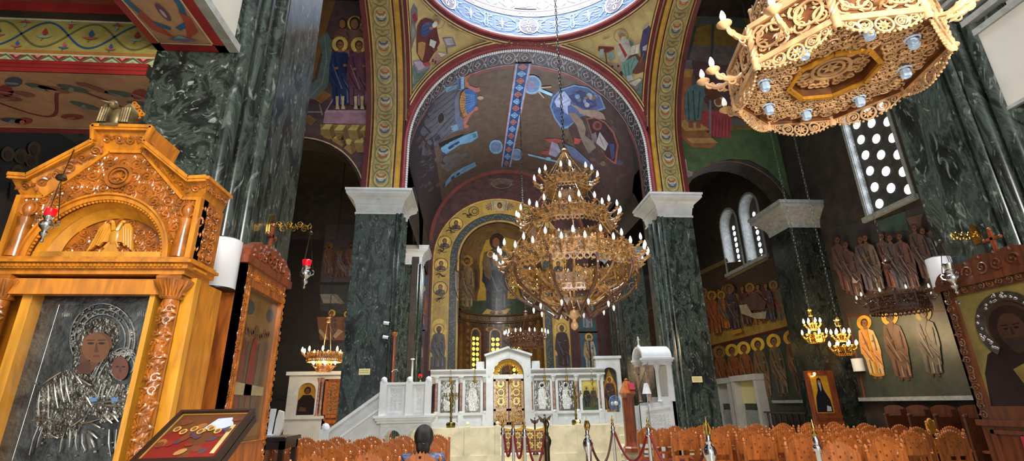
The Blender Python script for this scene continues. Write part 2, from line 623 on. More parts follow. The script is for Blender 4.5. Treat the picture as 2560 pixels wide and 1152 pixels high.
# painted surfaces ---------------------------------------------------------
class Paint:
    """Flat areas of colour laid on a real surface. surf(a, b, lay) gives the point of the surface, lifted by lay coats."""

    def __init__(s, surf, sub=1e9):
        s.surf, s.sub, s.v, s.f, s.c = surf, sub, [], [], []
        s.gain = 1.0

    def _tri(s, A, B, C, col, lay):
        e = [(A, B), (B, C), (C, A)]
        ln = [(q[0] - p[0]) ** 2 + (q[1] - p[1]) ** 2 for p, q in e]
        m = max(ln)
        if m > s.sub * s.sub:
            i = ln.index(m)
            p, q = e[i]
            o = (C, A, B)[i]
            mid = ((p[0] + q[0]) / 2, (p[1] + q[1]) / 2)
            s._tri(p, mid, o, col, lay)
            s._tri(mid, q, o, col, lay)
            return
        b = len(s.v)
        for p in (A, B, C):
            s.v.append(s.surf(p[0], p[1], lay))
            s.c.append(col)
        s.f.append((b, b + 1, b + 2))

    def poly(s, pts, col, lay=1):
        c = lin(tuple(k * s.gain for k in col))
        if len(pts) == 3:
            s._tri(pts[0], pts[1], pts[2], c, lay)
            return
        for t in tessellate_polygon([[Vector((p[0], p[1], 0)) for p in pts]]):
            s._tri(*[pts[i] if isinstance(i, int) else i for i in t], c, lay)

    def rect(s, x0, y0, x1, y1, col, lay=1):
        s.poly([(x0, y0), (x1, y0), (x1, y1), (x0, y1)], col, lay)

    def ell(s, cx, cy, rx, ry, col, lay=1, n=16, rot=0.0):
        cr, sr = math.cos(rot), math.sin(rot)
        pts = []
        for i in range(n):
            a = 2 * PI * i / n
            x, y = rx * math.cos(a), ry * math.sin(a)
            pts.append((cx + x * cr - y * sr, cy + x * sr + y * cr))
        s.poly(pts, col, lay)

    def line(s, pts, w, col, lay=1, closed=False):
        k = len(pts)
        c = lin(tuple(q * s.gain for q in col))
        L, R = [], []
        for i in range(k):
            p = pts[(i - 1) % k] if closed or i > 0 else pts[0]
            q = pts[(i + 1) % k] if closed or i < k - 1 else pts[-1]
            dx, dy = q[0] - p[0], q[1] - p[1]
            m = math.hypot(dx, dy) or 1
            nx, ny = -dy / m * w / 2, dx / m * w / 2
            L.append((pts[i][0] + nx, pts[i][1] + ny))
            R.append((pts[i][0] - nx, pts[i][1] - ny))
        for i in range(k if closed else k - 1):
            j = (i + 1) % k
            s._tri(L[i], L[j], R[j], c, lay)
            s._tri(L[i], R[j], R[i], c, lay)

    def circ(s, cx, cy, rx, ry, w, col, lay=1, n=20):
        s.line([(cx + rx * math.cos(2 * PI * i / n), cy + ry * math.sin(2 * PI * i / n)) for i in range(n)], w, col, lay, True)

    def build(s, name, parent=None, m='fresco_paint', off=None, label=None):
        me = bpy.data.meshes.new(name)
        vs = s.v if off is None else [p - Vector(off) for p in s.v]
        me.from_pydata([tuple(p) for p in vs], [], s.f)
        me.materials.append(MATS[m])
        at = me.color_attributes.new('Col', 'FLOAT_COLOR', 'POINT')
        at.data.foreach_set('color', [k for c in s.c for k in c])
        me.update()
        o = bpy.data.objects.new(name, me)
        COL.objects.link(o)
        if parent is not None:
            o.parent = parent
        if label:
            o['label'] = label
        return o


def flat(o, u, v, eps=0.002):
    """surface function of a plane patch: a along u, b along v, coats along u x v"""
    o, u, v = Vector(o), Vector(u), Vector(v)
    n = u.cross(v).normalized()
    return lambda a, b, lay=0: o + u * a + v * b + n * (eps * lay)


def seen(hit, eps=0.006):
    """surface function in photo pixels: the point of the wall that stands there"""
    def f(a, b, lay=0):
        d = ray(a, b).normalized()
        return hit(a, b, d) - d * (eps * lay)
    return f


SKIN, HAIRC, GOLD = (142, 96, 62), (58, 40, 28), (206, 164, 60)


def mixc(a, b, t):
    return tuple(x * (1 - t) + y * t for x, y in zip(a, b))


def saint(P, x, yf, h, robe, mantle, up=-1, halo=GOLD, lay=2, face=SKIN, w=1.0, wings=None, beard=None, rim=True, trim=None, lean=0.0):
    """a standing robed saint: halo, head, robe with folds, mantle, hands, feet"""
    def q(a, b):
        return (x + (a * w + lean * b) * h, yf + up * b * h)
    def pl(pts, col, l):
        P.poly([q(*p) for p in pts], col, lay + l)
    if wings:
        for s in (-1, 1):
            pl([(s * .06, .80), (s * .22, .92), (s * .30, .72), (s * .29, .40), (s * .20, .16), (s * .14, .45)], wings, 0)
            pl([(s * .16, .78), (s * .24, .70), (s * .25, .42), (s * .19, .30)], mixc(wings, (20, 10, 5), .35), 1)
    hx, hy = q(0, .895)
    if halo:
        P.ell(hx, hy, .118 * h, .118 * h, halo, lay, 20)
        if rim:
            P.circ(hx, hy, .118 * h, .118 * h, .012 * h, mixc(halo, (60, 20, 10), .6), lay + 1)
    for s in (-1, 1):
        pl([(s * .02, .03), (s * .07, .03), (s * .085, .0), (s * .03, -.012)], mixc(face, (20, 10, 10), .25), 1)
    pl([(-.045, .80), (-.125, .765), (-.155, .62), (-.17, .42), (-.13, .30), (-.125, .06), (-.04, .035), (.05, .035), (.125, .05), (.13, .3), (.165, .45), (.15, .63), (.12, .765), (.045, .80)], robe, 1)
    pl([(-.045, .805), (-.13, .765), (-.165, .60), (-.18, .40), (-.11, .34), (.02, .22), (.135, .16), (.15, .40), (.02, .52), (-.02, .66), (.03, .80)], mantle, 2)
    dk, lt = mixc(robe, (8, 8, 12), .45), mixc(robe, (235, 225, 205), .30)
    md, ml = mixc(mantle, (8, 8, 12), .45), mixc(mantle, (235, 225, 205), .30)
    for a, b0, b1, t in ((-.07, .30, .06, 0), (.0, .20, .05, 1), (.06, .16, .05, 0), (.10, .30, .07, 1), (.09, .7, .45, 0)):
        pl([(a - .008, b0), (a + .008, b0), (a + .014, b1), (a - .012, b1)], lt if t else dk, 3)
    for a0, b0, a1, b1, t in ((-.12, .62, .02, .27, 1), (-.14, .5, -.02, .28, 0), (-.09, .74, -.03, .44, 0), (.0, .46, .13, .22, 0), (.02, .42, .12, .30, 1)):
        pl([(a0 - .006, b0), (a0 + .008, b0), (a1 + .008, b1), (a1 - .012, b1)], ml if t else md, 4)
    if trim:
        pl([(-.125, .085), (.125, .075), (.125, .05), (-.125, .06)], trim, 4)
        pl([(-.018, .79), (.018, .79), (.02, .08), (-.02, .08)], trim, 4)
    pl([(-.03, .83), (.03, .83), (.035, .785), (-.035, .785)], face, 3)
    P.ell(hx, hy, .056 * h, .068 * h, mixc(face, HAIRC, .9) if beard != 'veil' else mantle, lay + 3, 14)
    fx, fy = q(.004, .885)
    P.ell(fx, fy, .041 * h, .052 * h, face, lay + 4, 14)
    if beard and beard != 'veil':
        pl([(-.038, .87), (.04, .87), (.03, .815), (.0, .79), (-.028, .815)], beard, 5)
    for s in (-1, 1):
        pl([(s * .008, .897), (s * .03, .899), (s * .028, .886), (s * .01, .886)], mixc(face, (20, 10, 8), .7), 6)
    pl([(.0, .895), (.008, .895), (.01, .868), (-.002, .868)], mixc(face, (30, 14, 8), .4), 6)
    for a, b in ((.07, .60), (-.06, .56)):
        cx, cy = q(a, b)
        P.ell(cx, cy, .028 * h, .02 * h, face, lay + 5, 8)


def bust(P, x, y, r, robe, halo=GOLD, up=-1, lay=2, face=SKIN):
    P.ell(x, y, r * .62, r * .62, halo, lay, 16)
    P.poly([(x - r * .7, y - up * r * 1.05), (x - r * .62, y - up * r * .55), (x - r * .2, y - up * r * .32), (x + r * .2, y - up * r * .32), (x + r * .62, y - up * r * .55), (x + r * .7, y - up * r * 1.05)], robe, lay + 1)
    P.poly([(x - r * .1, y - up * r * .4), (x + r * .05, y - up * r * .4), (x - r * .1, y - up * r * 1.05), (x - r * .3, y - up * r * 1.05)], mixc(robe, (0, 0, 0), .5), lay + 2)
    P.ell(x, y, r * .33, r * .40, mixc(face, HAIRC, .9), lay + 1, 12)
    P.ell(x, y - up * r * .06, r * .23, r * .3, face, lay + 2, 12)
    P.ell(x + r * .35, y - up * r * .72, r * .13, r * .16, face, lay + 2, 8)


def crowd(P, x0, x1, y, h, n, pal, rn, up=-1, lay=2, halo=None, jit=.2, face=SKIN):
    for i in range(n):
        t = (i + .5) / n
        saint(P, x0 + (x1 - x0) * t + rn.uniform(-jit, jit) * h * .2, y + rn.uniform(-jit, jit) * h * .3, h * rn.uniform(.86, 1.06), rn.choice(pal), rn.choice(pal), up,
              halo if rn.random() < .6 else None, lay + (i % 3) * 2, face, 1.0, beard=rn.choice([None, HAIRC, (120, 110, 100)]), rim=False, lean=rn.uniform(-.1, .1))


def vine(P, pts, w, col, lay, leafcol, ln, up=1):
    P.line(pts, w, col, lay)
    for i in range(1, len(pts) - 1, 2):
        x, y = pts[i]
        s = 1 if (i // 2) % 2 else -1
        P.poly([(x, y), (x + ln * .5, y + s * ln * .3), (x + ln, y + s * ln * .9), (x + ln * .25, y + s * ln * .7)], leafcol, lay + 1)
from mathutils.geometry import delaunay_2d_cdt

# ------------------------------------------------------------------ the church fabric
AX, YC, HX, HY, ZC = 1.9, 10.65, 4.25, 4.35, 9.87       # crossing: axis, centre, half spans, springing of the great arches
NX, SX, EY, E2 = AX - HX, AX + HX, YC + HY, 16.2
RS = math.hypot(HX, HY)
RR = 4.2
ZR = ZC + math.sqrt(RS * RS - RR * RR)
WNX, WSX = -8.5, 11.4
APX, APY, APR, APZ = 1.42, 25.2, 2.15, 8.81            # apse


def inpoly(p, poly):
    x, y = p
    r = False
    k = len(poly)
    for i in range(k):
        x1, y1 = poly[i]
        x2, y2 = poly[i - 1]
        if (y1 > y) != (y2 > y) and x < (x2 - x1) * (y - y1) / (y2 - y1) + x1:
            r = not r
    return r


def plate(mb, outer, holes, f, d0, d1):
    """a slab with openings: outlines in frame f, from depth d0 to d1"""
    o, u, v, n = f
    vs, es = [], []
    for lp in [outer] + holes:
        b = len(vs)
        vs += [Vector(p) for p in lp]
        es += [(b + i, b + (i + 1) % len(lp)) for i in range(len(lp))]
    rv, _, rf, *_ = delaunay_2d_cdt(vs, es, [], 0, 1e-6)
    fs = []
    for t in rf:
        c = sum((rv[i] for i in t), Vector((0, 0))) / len(t)
        if inpoly(c, outer) and not any(inpoly(c, h) for h in holes):
            fs.append(tuple(t))
    k = len(rv)
    P = [o + u * p.x + v * p.y for p in rv]
    mb.add([p + n * d0 for p in P] + [p + n * d1 for p in P], fs + [tuple(k + i for i in reversed(t)) for t in fs])
    for lp in [outer] + holes:
        q = [o + u * p[0] + v * p[1] for p in lp]
        m = len(q)
        mb.add([p + n * d0 for p in q] + [p + n * d1 for p in q], [(i, (i + 1) % m, m + (i + 1) % m, m + i) for i in range(m)])


def arched(x0, x1, z0, zs, n=16):
    """doorway outline: straight jambs, round head springing at zs"""
    c, r = (x0 + x1) / 2, (x1 - x0) / 2
    return [(x0, z0), (x1, z0)] + arc(c, zs, r, 0, PI, n)


def loft(mb, x0, x1, y0, y1, prof):
    """square-plan mouldings: prof = (height, projection) pairs"""
    vs, fs = [], []
    for z, e in prof:
        vs += [(x0 - e, y0 - e, z), (x1 + e, y0 - e, z), (x1 + e, y1 + e, z), (x0 - e, y1 + e, z)]
    k = len(prof)
    for i in range(k - 1):
        for j in range(4):
            jj = (j + 1) % 4
            fs.append((i * 4 + j, i * 4 + jj, i * 4 + 4 + jj, i * 4 + 4 + j))
    fs += [(3, 2, 1, 0), tuple(range(k * 4 - 4, k * 4))]
    mb.add(vs, fs)


# floor and steps
m = MB()
m.box(WNX, WSX, -4.5, 28, -0.2, 0.0)
structure(m, 'floor', 'floor_marble')
m = MB()
m.box(-4.2, 6.9, 13.6, 28, 0.0, 0.18)
m.box(-4.2, 6.9, 13.95, 28, 0.18, 0.36)
m.box(-8.4, 11.3, 19.0, 28, 0.0, 0.5)
structure(m, 'trim_1', 'cream_marble')

CAPP = [(7.40, 0.0), (7.40, .03), (7.46, .03), (7.48, .0), (7.72, .04), (7.74, .07), (7.80, .07), (7.86, .11), (7.92, .17), (7.97, .25), (8.0, .27), (8.02, .3), (8.12, .3), (8.12, .33), (8.19, .33)]


def pier(x0, x1, y0, y1, label, side, rear=False):
    t = thing('marble_pier', label, 'pier', ((x0 + x1) / 2, (y0 + y1) / 2, 0))
    off = t.location
    m = MB(off)
    m.box(x0, x1, y0, y1, 0, 7.42)
    m.build('shaft', 'serpentine', t, False)
    m = MB(off)
    xi = x1 if side < 0 else x0
    sx = 1 if side < 0 else -1
    for k, (dx, r) in enumerate(((0.0, .055), (-.13, .05))):
        m.cyl((xi + sx * dx, y0 - .01, 0), (xi + sx * dx, y0 - .01, 7.42), r, n=8)
    for yy in (y0 + .35, y0 + .75):
        m.cyl((xi + sx * .02, yy, 0), (xi + sx * .02, yy, 7.42), .07, n=8)
    m.build('roll_moulding', 'serpentine', t)
    m = MB(off)
    loft(m, x0, x1, y0, y1, CAPP)
    c = m.build('capital', 'white_marble', t, False)
    m = MB(off)
    f = fr((x0, y0 - .012, 7.49), (1, 0, 0), (0, 0, 1))
    w = x1 - x0
    rinceau(m, f, w, .23, .23, tw=.012, seed=3)
    f2 = fr(((x0 + x1) / 2, y0 - .20, 7.9), (1, 0, 0), (0, .35, 1))
    for a in (PI / 4, 3 * PI / 4, -PI / 4, -3 * PI / 4):
        leaf(m, f2, 0, 0, a, .11, .05, .02)
    xs = x1 + .012 if side < 0 else x0 - .012
    f3 = fr((xs, y0 if side < 0 else y1, 7.49), (0, 1 if side < 0 else -1, 0), (0, 0, 1))
    rinceau(m, f3, y1 - y0, .23, .24, tw=.012, seed=4)
    m.build('foliage', 'white_marble', c)
    if not rear:
        m = MB(off)
        loft(m, x0, x1, y0, y1, [(0, .09), (.5, .09), (.55, .03), (.62, .0)])
        m.build('base', 'serpentine_dark', t, False)
    return t


pier(-3.74, -2.3, 15.0, 16.2, 'green marble pier with a white capital behind the white marble pulpit', -1)
pier(6.15, 7.32, 15.0, 16.2, 'green marble pier with a white capital behind the bishop canopy', 1)
pier(-3.6, -2.25, 21.0, 22.0, 'farther green pier with a low-looking white capital left of the apse', -1, True)
pier(6.2, 7.6, 21.0, 22.0, 'farther dark green pier right of the sanctuary screen, behind the hanging crown chandelier', 1, True)


def west_pier(x0, x1, y1, label, sgn, shafts):
    t = thing('marble_pier', label, 'pier', ((x0 + x1) / 2, 5, 0))
    m = MB(t.location)
    m.box(x0, x1, 4.0, y1, 0, 9.6)
    m.build('shaft', 'serpentine_breccia' if sgn < 0 else 'serpentine', t, False)
    xi = x1 if sgn < 0 else x0
    m = MB(t.location)
    for yy in shafts:
        m.cyl((xi, yy, 0), (xi, yy, 9.6), .085, n=14)
        m.cyl((xi + .005 * sgn, yy + .14, 0), (xi + .005 * sgn, yy + .14, 9.6), .03, n=6)
    m.build('roll_moulding', 'serpentine', t)
    m = MB(t.location)
    e = .006 * -sgn
    m.box(min(xi, xi + e), max(xi, xi + e), shafts[-1] + .2, y1, 0, 9.6)
    m.build('facing', 'serpentine', t, False)
    return t


west_pier(-2.93, -2.27, 6.0, 'big near green marble pier with speckled face, behind the honey coloured shrine', -1, [atx(x, 0, -2.2).y for x in (648, 684, 722)])
west_pier(5.97, 6.7, 5.66, 'big near green marble pier with roll mouldings, behind the icon stand of the dark-robed saint', 1, [atx(2470, 200, 5.92).y, atx(2418, 200, 5.92).y, atx(2382, 200, 5.92).y])

# ---------------- windows of pierced stone with round panes
def window(name, f, w, h, cols, pitch, rad, depth, panem='daylight_pane', arch=False, stag=True, frame='grey_stone'):
    """set in a reveal `depth` behind the wall face; f has its origin at the sill corner, u along, v up, n towards the room"""
    o, u, v, n = f
    out = arched(0, w, 0, h - w / 2) if arch else [(0, 0), (w, 0), (w, h), (0, h)]
    m = MB()
    m.prism(out, f, -depth - .06, -depth)
    root = structure(m, name, 'dark_stone')
    m = MB()
    k = len(out)
    pts = [o + u * (w / 2 + (p[0] - w / 2) * .985) + v * (h / 2 + (p[1] - h / 2) * .99) for p in out]
    m.add([p - n * depth for p in pts] + pts, [(i, (i + 1) % k, k + (i + 1) % k, k + i) for i in range(k)])
    if depth > .05:
        m.build('reveal', frame, root, False)
    m = MB()
    dx = w / cols
    for c in range(cols):
        y = pitch * (.55 if not stag or c % 2 == 0 else 1.05)
        while y < h - rad * 1.2 - (w * .28 if arch else 0):
            cx = (c + .5) * dx
            cc = o + u * cx + v * y - n * (depth - .006)
            ring = [cc + u * rad * math.cos(2 * PI * k / 14) + v * rad * math.sin(2 * PI * k / 14) for k in range(14)]
            m.add(ring, [tuple(range(14))])
            y += pitch
    m.build('pane', panem, root)
    m = MB()
    b = .09
    outer = arched(-b, w + b, -b, h - w / 2) if arch else [(-b, -b), (w + b, -b), (w + b, h + b), (-b, h + b)]
    plate(m, outer, [out], f, -.02, .035)
    m.box(*sorted((min((o + u * -.15 + n * .12).x, (o + u * (w + .15) - n * .1).x), max((o + u * -.15 + n * .12).x, (o + u * (w + .15) - n * .1).x))),
          *sorted(((o + u * -.15 + n * .12).y, (o + u * (w + .15) - n * .1).y)), o.z - .16, o.z - .02)
    m.build('frame', frame, root, False)
    return root, out


def holes_of(f, outs):
    return outs


# south wall: frame origin at (WSX, 27, 0), u runs west (towards the visitor), n points into the church (-x)
FS = fr((WSX, 27.5, 0), (0, -1, 0), (0, 0, 1))
def su(px, py):
    p = atx(px, py, WSX)
    return 27.5 - p.y, p.z
a0, z0 = su(1821, 683)
a1, _ = su(1860, 662)
b0, _ = su(1872, 655)
b1, _ = su(1918, 642)
c0, z1 = su(2172, 540)
c1, _ = su(2282, 488)
WZ = z0
holes = []
for u0, u1, zb, h, nm, cols, arch in ((a0, a1, z0, 2.75, 'window_1', 2, True), (b0, b1, z0, 2.75, 'window_2', 2, True), (c0, c1, z1, 4.2, 'window_3', 3, False)):
    f = (FS[0] + FS[1] * u0 + Vector((0, 0, zb)), FS[1], FS[2], FS[3])
    w = u1 - u0
    root, out = window(nm, f, w, h, cols, .27 if cols == 2 else .52, .10 if cols == 2 else .135, .42 if cols == 2 else .2, arch=arch)
    holes.append([(u0 + p[0], zb + p[1]) for p in out])
m = MB()
plate(m, [(0, 0), (32, 0), (32, 16.5), (0, 16.5)], holes, FS, -.5, 0)
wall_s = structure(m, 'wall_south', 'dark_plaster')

# north wall
FN = fr((WNX, -4.5, 0), (0, 1, 0), (0, 0, 1))
m = MB()
plate(m, [(0, 0), (32, 0), (32, 16.5), (0, 16.5)], [], FN, -.5, 0)
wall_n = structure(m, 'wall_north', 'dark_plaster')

# east walls of the transept arms, each with its arch into the side chapel
FE = fr((0, 15.6, 0), (1, 0, 0), (0, 0, 1))
m = MB()
plate(m, [(WNX, 0), (-3.742, 0), (-3.742, 17), (WNX, 17)], [arched(-8.3, -3.76, 0.001, 8.1, 28)], FE, -.75, 0)
wall_ne = structure(m, 'wall_north_east', 'dark_plaster')
m = MB()
plate(m, [(7.322, 0), (WSX, 0), (WSX, 17), (7.322, 17)], [arched(7.4, 11.25, 0.001, 7.9, 28)], FE, -.75, 0)
wall_se = structure(m, 'wall_south_east', 'dark_plaster')
# chapel end walls
m = MB()
m.box(WNX, -3.5, 22.4, 22.7, 0, 12)
wall_nc = structure(m, 'wall_north_chapel', 'dark_plaster')
m = MB()
m.box(7.3, WSX, 24.4, 24.7, 0, 12)
wall_sc = structure(m, 'wall_south_chapel', 'dark_plaster')
m = MB()
m.box(WNX, NX - .2, 16.35, 25.5, 11.6, 11.8)
m.box(SX + .2, WSX, 16.35, 25.5, 11.6, 11.8)
m.box(WNX, NX - 1.3, 4.0, 16.4, 16.5, 16.7)
m.box(SX + 1.3, WSX, 4.0, 16.4, 16.5, 16.7)
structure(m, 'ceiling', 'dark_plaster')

# great arches: soffits
def soffit(mb, a, z0, r, pt, n=48, half=False):
    """arch profile -> strip; a, pt: pt(c, z, t) gives the point for profile (c across, z up) and t across the soffit"""
    prof = [(-r, z0)] + [(r * math.cos(PI - PI * i / n), ZC + r * math.sin(PI * i / n)) for i in range(n + 1)] + [(r, z0)]
    mb.add([pt(c, z, t) for c, z in prof for t in (0, 1)], [(2 * i, 2 * i + 1, 2 * i + 3, 2 * i + 2) for i in range(len(prof) - 1)])


m = MB()
soffit(m, 0, 8.15, HX, lambda c, z, t: (AX + c, EY + t * (E2 - EY), z), 96)
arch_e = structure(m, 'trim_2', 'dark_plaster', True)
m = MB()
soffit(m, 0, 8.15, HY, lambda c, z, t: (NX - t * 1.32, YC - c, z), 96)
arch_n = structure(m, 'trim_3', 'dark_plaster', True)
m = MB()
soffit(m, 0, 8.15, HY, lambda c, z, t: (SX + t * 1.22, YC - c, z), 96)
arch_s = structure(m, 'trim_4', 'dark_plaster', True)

# pendentives
m = MB()
def pend(q, i, n=36):
    th = q * PI / 2 + PI / 2 * i / n
    cs, sn = math.cos(th), math.sin(th)
    rm = min(HX / max(abs(cs), 1e-6), HY / max(abs(sn), 1e-6))
    return cs, sn, rm
for q in range(4):
    n, k = 48, 24
    vs, fs = [], []
    for i in range(n + 1):
        cs, sn, rm = pend(q, i, n)
        for j in range(k + 1):
            r = rm + (RR - rm) * j / k
            r = min(r, RS - 1e-4)
            z = ZC + math.sqrt(max(0, RS * RS - r * r))
            vs.append((AX + cs * r, YC + sn * r, z))
    for i in range(n):
        for j in range(k):
            fs.append((i * (k + 1) + j, i * (k + 1) + j + 1, (i + 1) * (k + 1) + j + 1, (i + 1) * (k + 1) + j))
    m.add(vs, fs)
pendn = structure(m, 'ceiling_pendentive', 'gold_ground', True)

# dome ring and drum
m = MB()
m.lathe([(RR + .05, ZR - .02), (RR - .06, ZR + .0), (RR - .10, ZR + .08), (RR - .06, ZR + .16), (RR - .02, ZR + .18), (RR - .02, 25.6), (RR + .1, 25.6)], (AX, YC, 0), 128)
drum = structure(m, 'ceiling_dome', 'mosaic_ground', True)

# bema vault and its side walls
m = MB()
vs = [(-HX, 8.0)] + [(HX * math.cos(PI - PI * i / 96), ZC + HX * math.sin(PI * i / 96)) for i in range(97)] + [(HX, 8.0)]
m.add([(AX + c, y, z) for c, z in vs for y in (E2, 25.2)], [(2 * i, 2 * i + 1, 2 * i + 3, 2 * i + 2) for i in range(len(vs) - 1)])
vault = structure(m, 'ceiling_vault', 'dark_plaster', True)
for nm, x, sg in (('wall_bema_north', NX, -1), ('wall_bema_south', SX, 1)):
    m = MB()
    f = fr((x, E2, 0), (0, 1, 0), (0, 0, 1))
    plate(m, [(0, 0), (5.8, 0), (5.8, 9.8), (0, 9.8)], [arched(.25, 4.75, .001, 7.6, 20)], f, 0, -.3 if sg < 0 else .3)
    s_ = structure(m, nm, 'dark_plaster')
    if sg < 0:
        wall_bn = s_
    else:
        wall_bs = s_

# apse wall with its opening, apse cylinder and conch
m = MB()
f = fr((0, APY, 0), (1, 0, 0), (0, 0, 1))
plate(m, [(NX - 1.2, 0), (SX + 1.2, 0), (SX + 1.2, 14.3), (NX - 1.2, 14.3)], [arched(APX - APR, APX + APR, .001, APZ, 48)], f, -.3, 0)
wall_e = structure(m, 'wall_east', 'maroon_plaster')
m = MB()
m.grid(lambda a, b: (APX - APR * math.cos(PI * a), APY + APR * math.sin(PI * a), APZ * b), 64, 4)
m.grid(lambda a, b: (APX - APR * math.cos(PI * a) * math.cos(b * PI / 2), APY + APR * math.sin(PI * a) * math.cos(b * PI / 2), APZ + APR * math.sin(b * PI / 2)), 64, 24)
apse = structure(m, 'wall_apse', 'dark_plaster', True)

# corner pier of the south transept
t = thing('marble_pilaster', 'dark marble pilaster with a plain stone capital between the twin window and the tall window', 'pilaster', (10.9, 15.0, 0))
m = MB(t.location)
m.box(10.3, 11.395, 14.5, 15.595, 0, 6.9)
m.build('shaft', 'serpentine_dark', t, False)
m = MB(t.location)
loft(m, 10.3, 11.4, 14.5, 15.62, [(6.9, 0), (7.05, .02), (7.2, .08), (7.45, .3), (7.5, .38), (7.62, .38), (7.62, .42), (7.72, .42)])
m.build('capital', 'grey_stone', t, False)

# west galleries over the aisles: painted beams and pale parapets
GZ = 4.78
t = thing('painted_beam', 'gallery cross beam painted with a green vine band and red zigzag', 'beam', (-6, 4.5, 4.45))
m = MB(t.location)
m.box(-8.5, -2.93, 4.0, 5.0, 4.43, 5.16)
m.box(-8.5, -2.93, 3.94, 4.0, 4.43, 4.55)
m.box(-8.5, -2.93, 3.9, 4.0, 5.05, 5.16)
m.build('beam', 'dark_plaster', t, False)
beam_root = t
P = Paint(flat((-2.93, 3.995, 0), (-1, 0, 0), (0, 0, 1), -.003))
P.rect(0, 4.66, 5.5, 5.05, (176, 162, 88), 1)
P.rect(0, 4.655, 5.5, 4.70, (176, 120, 62), 2)
P.rect(0, 5.03, 5.5, 5.05, (226, 214, 178), 2)
P.rect(0, 4.55, 5.5, 4.66, (196, 204, 150), 2)
P.rect(0, 4.55, 5.5, 4.558, (226, 222, 190), 3)
P.rect(0, 4.652, 5.5, 4.66, (226, 222, 190), 3)
for ph, c in ((0, (34, 88, 132)), (PI, (104, 108, 70))):
    P.line([(i * .025, 4.872 + .135 * math.sin(i * .025 / .40 * PI + ph)) for i in range(221)], .018, c, 3)
for i in range(14):
    x = .2 + .4 * i
    for (dx, dz, sc, up, a, b) in ((0, 0, 1.0, 1, (170, 52, 62), (150, 172, 150)), (.2, -.12, .7, 1, (60, 104, 150), (190, 96, 100)), (.2, .13, .7, -1, (150, 172, 150), (186, 70, 76))):
        if i % 2:
            a, b = b, a
            if dx == 0:
                a, b = (44, 96, 140), (192, 84, 90)
        cx, cz = x + dx, 4.86 + dz
        s = sc
        P.poly([(cx, cz - up * .012 * s), (cx + .028 * s, cz + up * .03 * s), (cx + .01 * s, cz + up * .085 * s), (cx - .026 * s, cz + up * .03 * s)], a, 4)
        P.poly([(cx - .075 * s, cz - up * .005 * s), (cx - .03 * s, cz - up * .03 * s), (cx + .03 * s, cz - up * .03 * s), (cx + .075 * s, cz - up * .005 * s), (cx, cz - up * .004 * s)], b, 5)
        P.line([(cx, cz - up * .02 * s), (cx + .015 * s, cz - up * .06 * s)], .008, (104, 108, 70), 4)
for i in range(31):
    x = .18 * i
    P.poly([(x + .02, 4.642), (x + .16, 4.642), (x + .09, 4.59)], (160, 44, 50), 3)
    P.poly([(x + .06, 4.642), (x + .12, 4.642), (x + .09, 4.61)], (222, 160, 150), 4)
    P.line([(x, 4.575), (x + .09, 4.57), (x + .0901, 4.57)], .004, (120, 130, 90), 3)
    P.line([(x, 4.64), (x + .09, 4.578), (x + .18, 4.64)], .012, (92, 118, 84), 5)
    P.poly([(x + .13, 4.57), (x + .23, 4.57), (x + .18, 4.61)], (150, 166, 140), 3)
P.build('vine_painting', beam_root, off=beam_root.location)
P = Paint(lambda a, b, l=0: Vector((-2.93 - a, b - .003 * l, 4.49)) if False else Vector((-2.93 - a, 3.938 - .002 * l, b)))
P.rect(0, 4.43, 5.5, 4.55, (150, 40, 38), 1)
P.rect(0, 4.47, 5.5, 4.475, (104, 24, 26), 2)
P.rect(0, 4.51, 5.5, 4.515, (104, 24, 26), 2)
P.build('red_fillet', beam_root, off=beam_root.location)
P = Paint(lambda a, b, l=0: Vector((-2.93 - a, 3.898 - .002 * l, b)))
P.rect(0, 5.05, 5.5, 5.16, (156, 44, 42), 1)
P.build('red_cornice', beam_root, off=beam_root.location)
P = Paint(lambda a, b, l=0: Vector((-2.93 - a, b, 4.428 - .002 * l)))
P.rect(0, 3.94, 5.5, 5.0, (196, 146, 108), 1)
P.rect(0, 4.9, 5.5, 5.0, (150, 40, 38), 2)
P.rect(0, 4.885, 5.5, 4.9, (222, 200, 160), 2)
P.line([(i * .05, 4.42 + .25 * math.sin(i * .05 / .55 * PI)) for i in range(111)], .03, (128, 44, 40), 2)
rn = random.Random(5)
for i in range(60):
    x = .05 + i * .09
    yy = 4.42 + rn.uniform(-.38, .38)
    c = rn.choice([(156, 52, 46), (84, 104, 92), (70, 80, 104), (150, 90, 70)])
    P.ell(x, yy, .12, .05, c, 3, 10, rn.uniform(-.9, .9))
    P.ell(x + .03, yy + .02, .06, .02, mixc(c, (230, 210, 190), .4), 4, 8, rn.uniform(-.9, .9))
P.build('leaf_painting', beam_root, off=beam_root.location)

# gallery floors seen from below and the arcade beams to each side of the nave
m = MB()
m.box(-8.5, -2.93, -4.5, 3.9, 5.16, 5.4)
gal = structure(m, 'ceiling_gallery', 'white_plaster')
P = Paint(lambda a, b, l=0: Vector((a, b, 5.16 - .003 * l)))
P.rect(-8.5, 1.5, -2.93, 3.9, (146, 84, 60), 1)
rn = random.Random(9)
for i in range(26):
    x, y = -8.2 + i * .2, 3.70
    c = [(184, 96, 76), (96, 110, 120), (150, 136, 62), (190, 176, 160), (104, 116, 96)][i % 5]
    P.ell(x, y - .1, .2, .075, c, 2 + i % 3, 12, 2.2)
    P.ell(x + .02, y - .1, .1, .03, mixc(c, (240, 230, 200), .5), 6, 10, 2.2)
P.build('leaf_painting', gal)

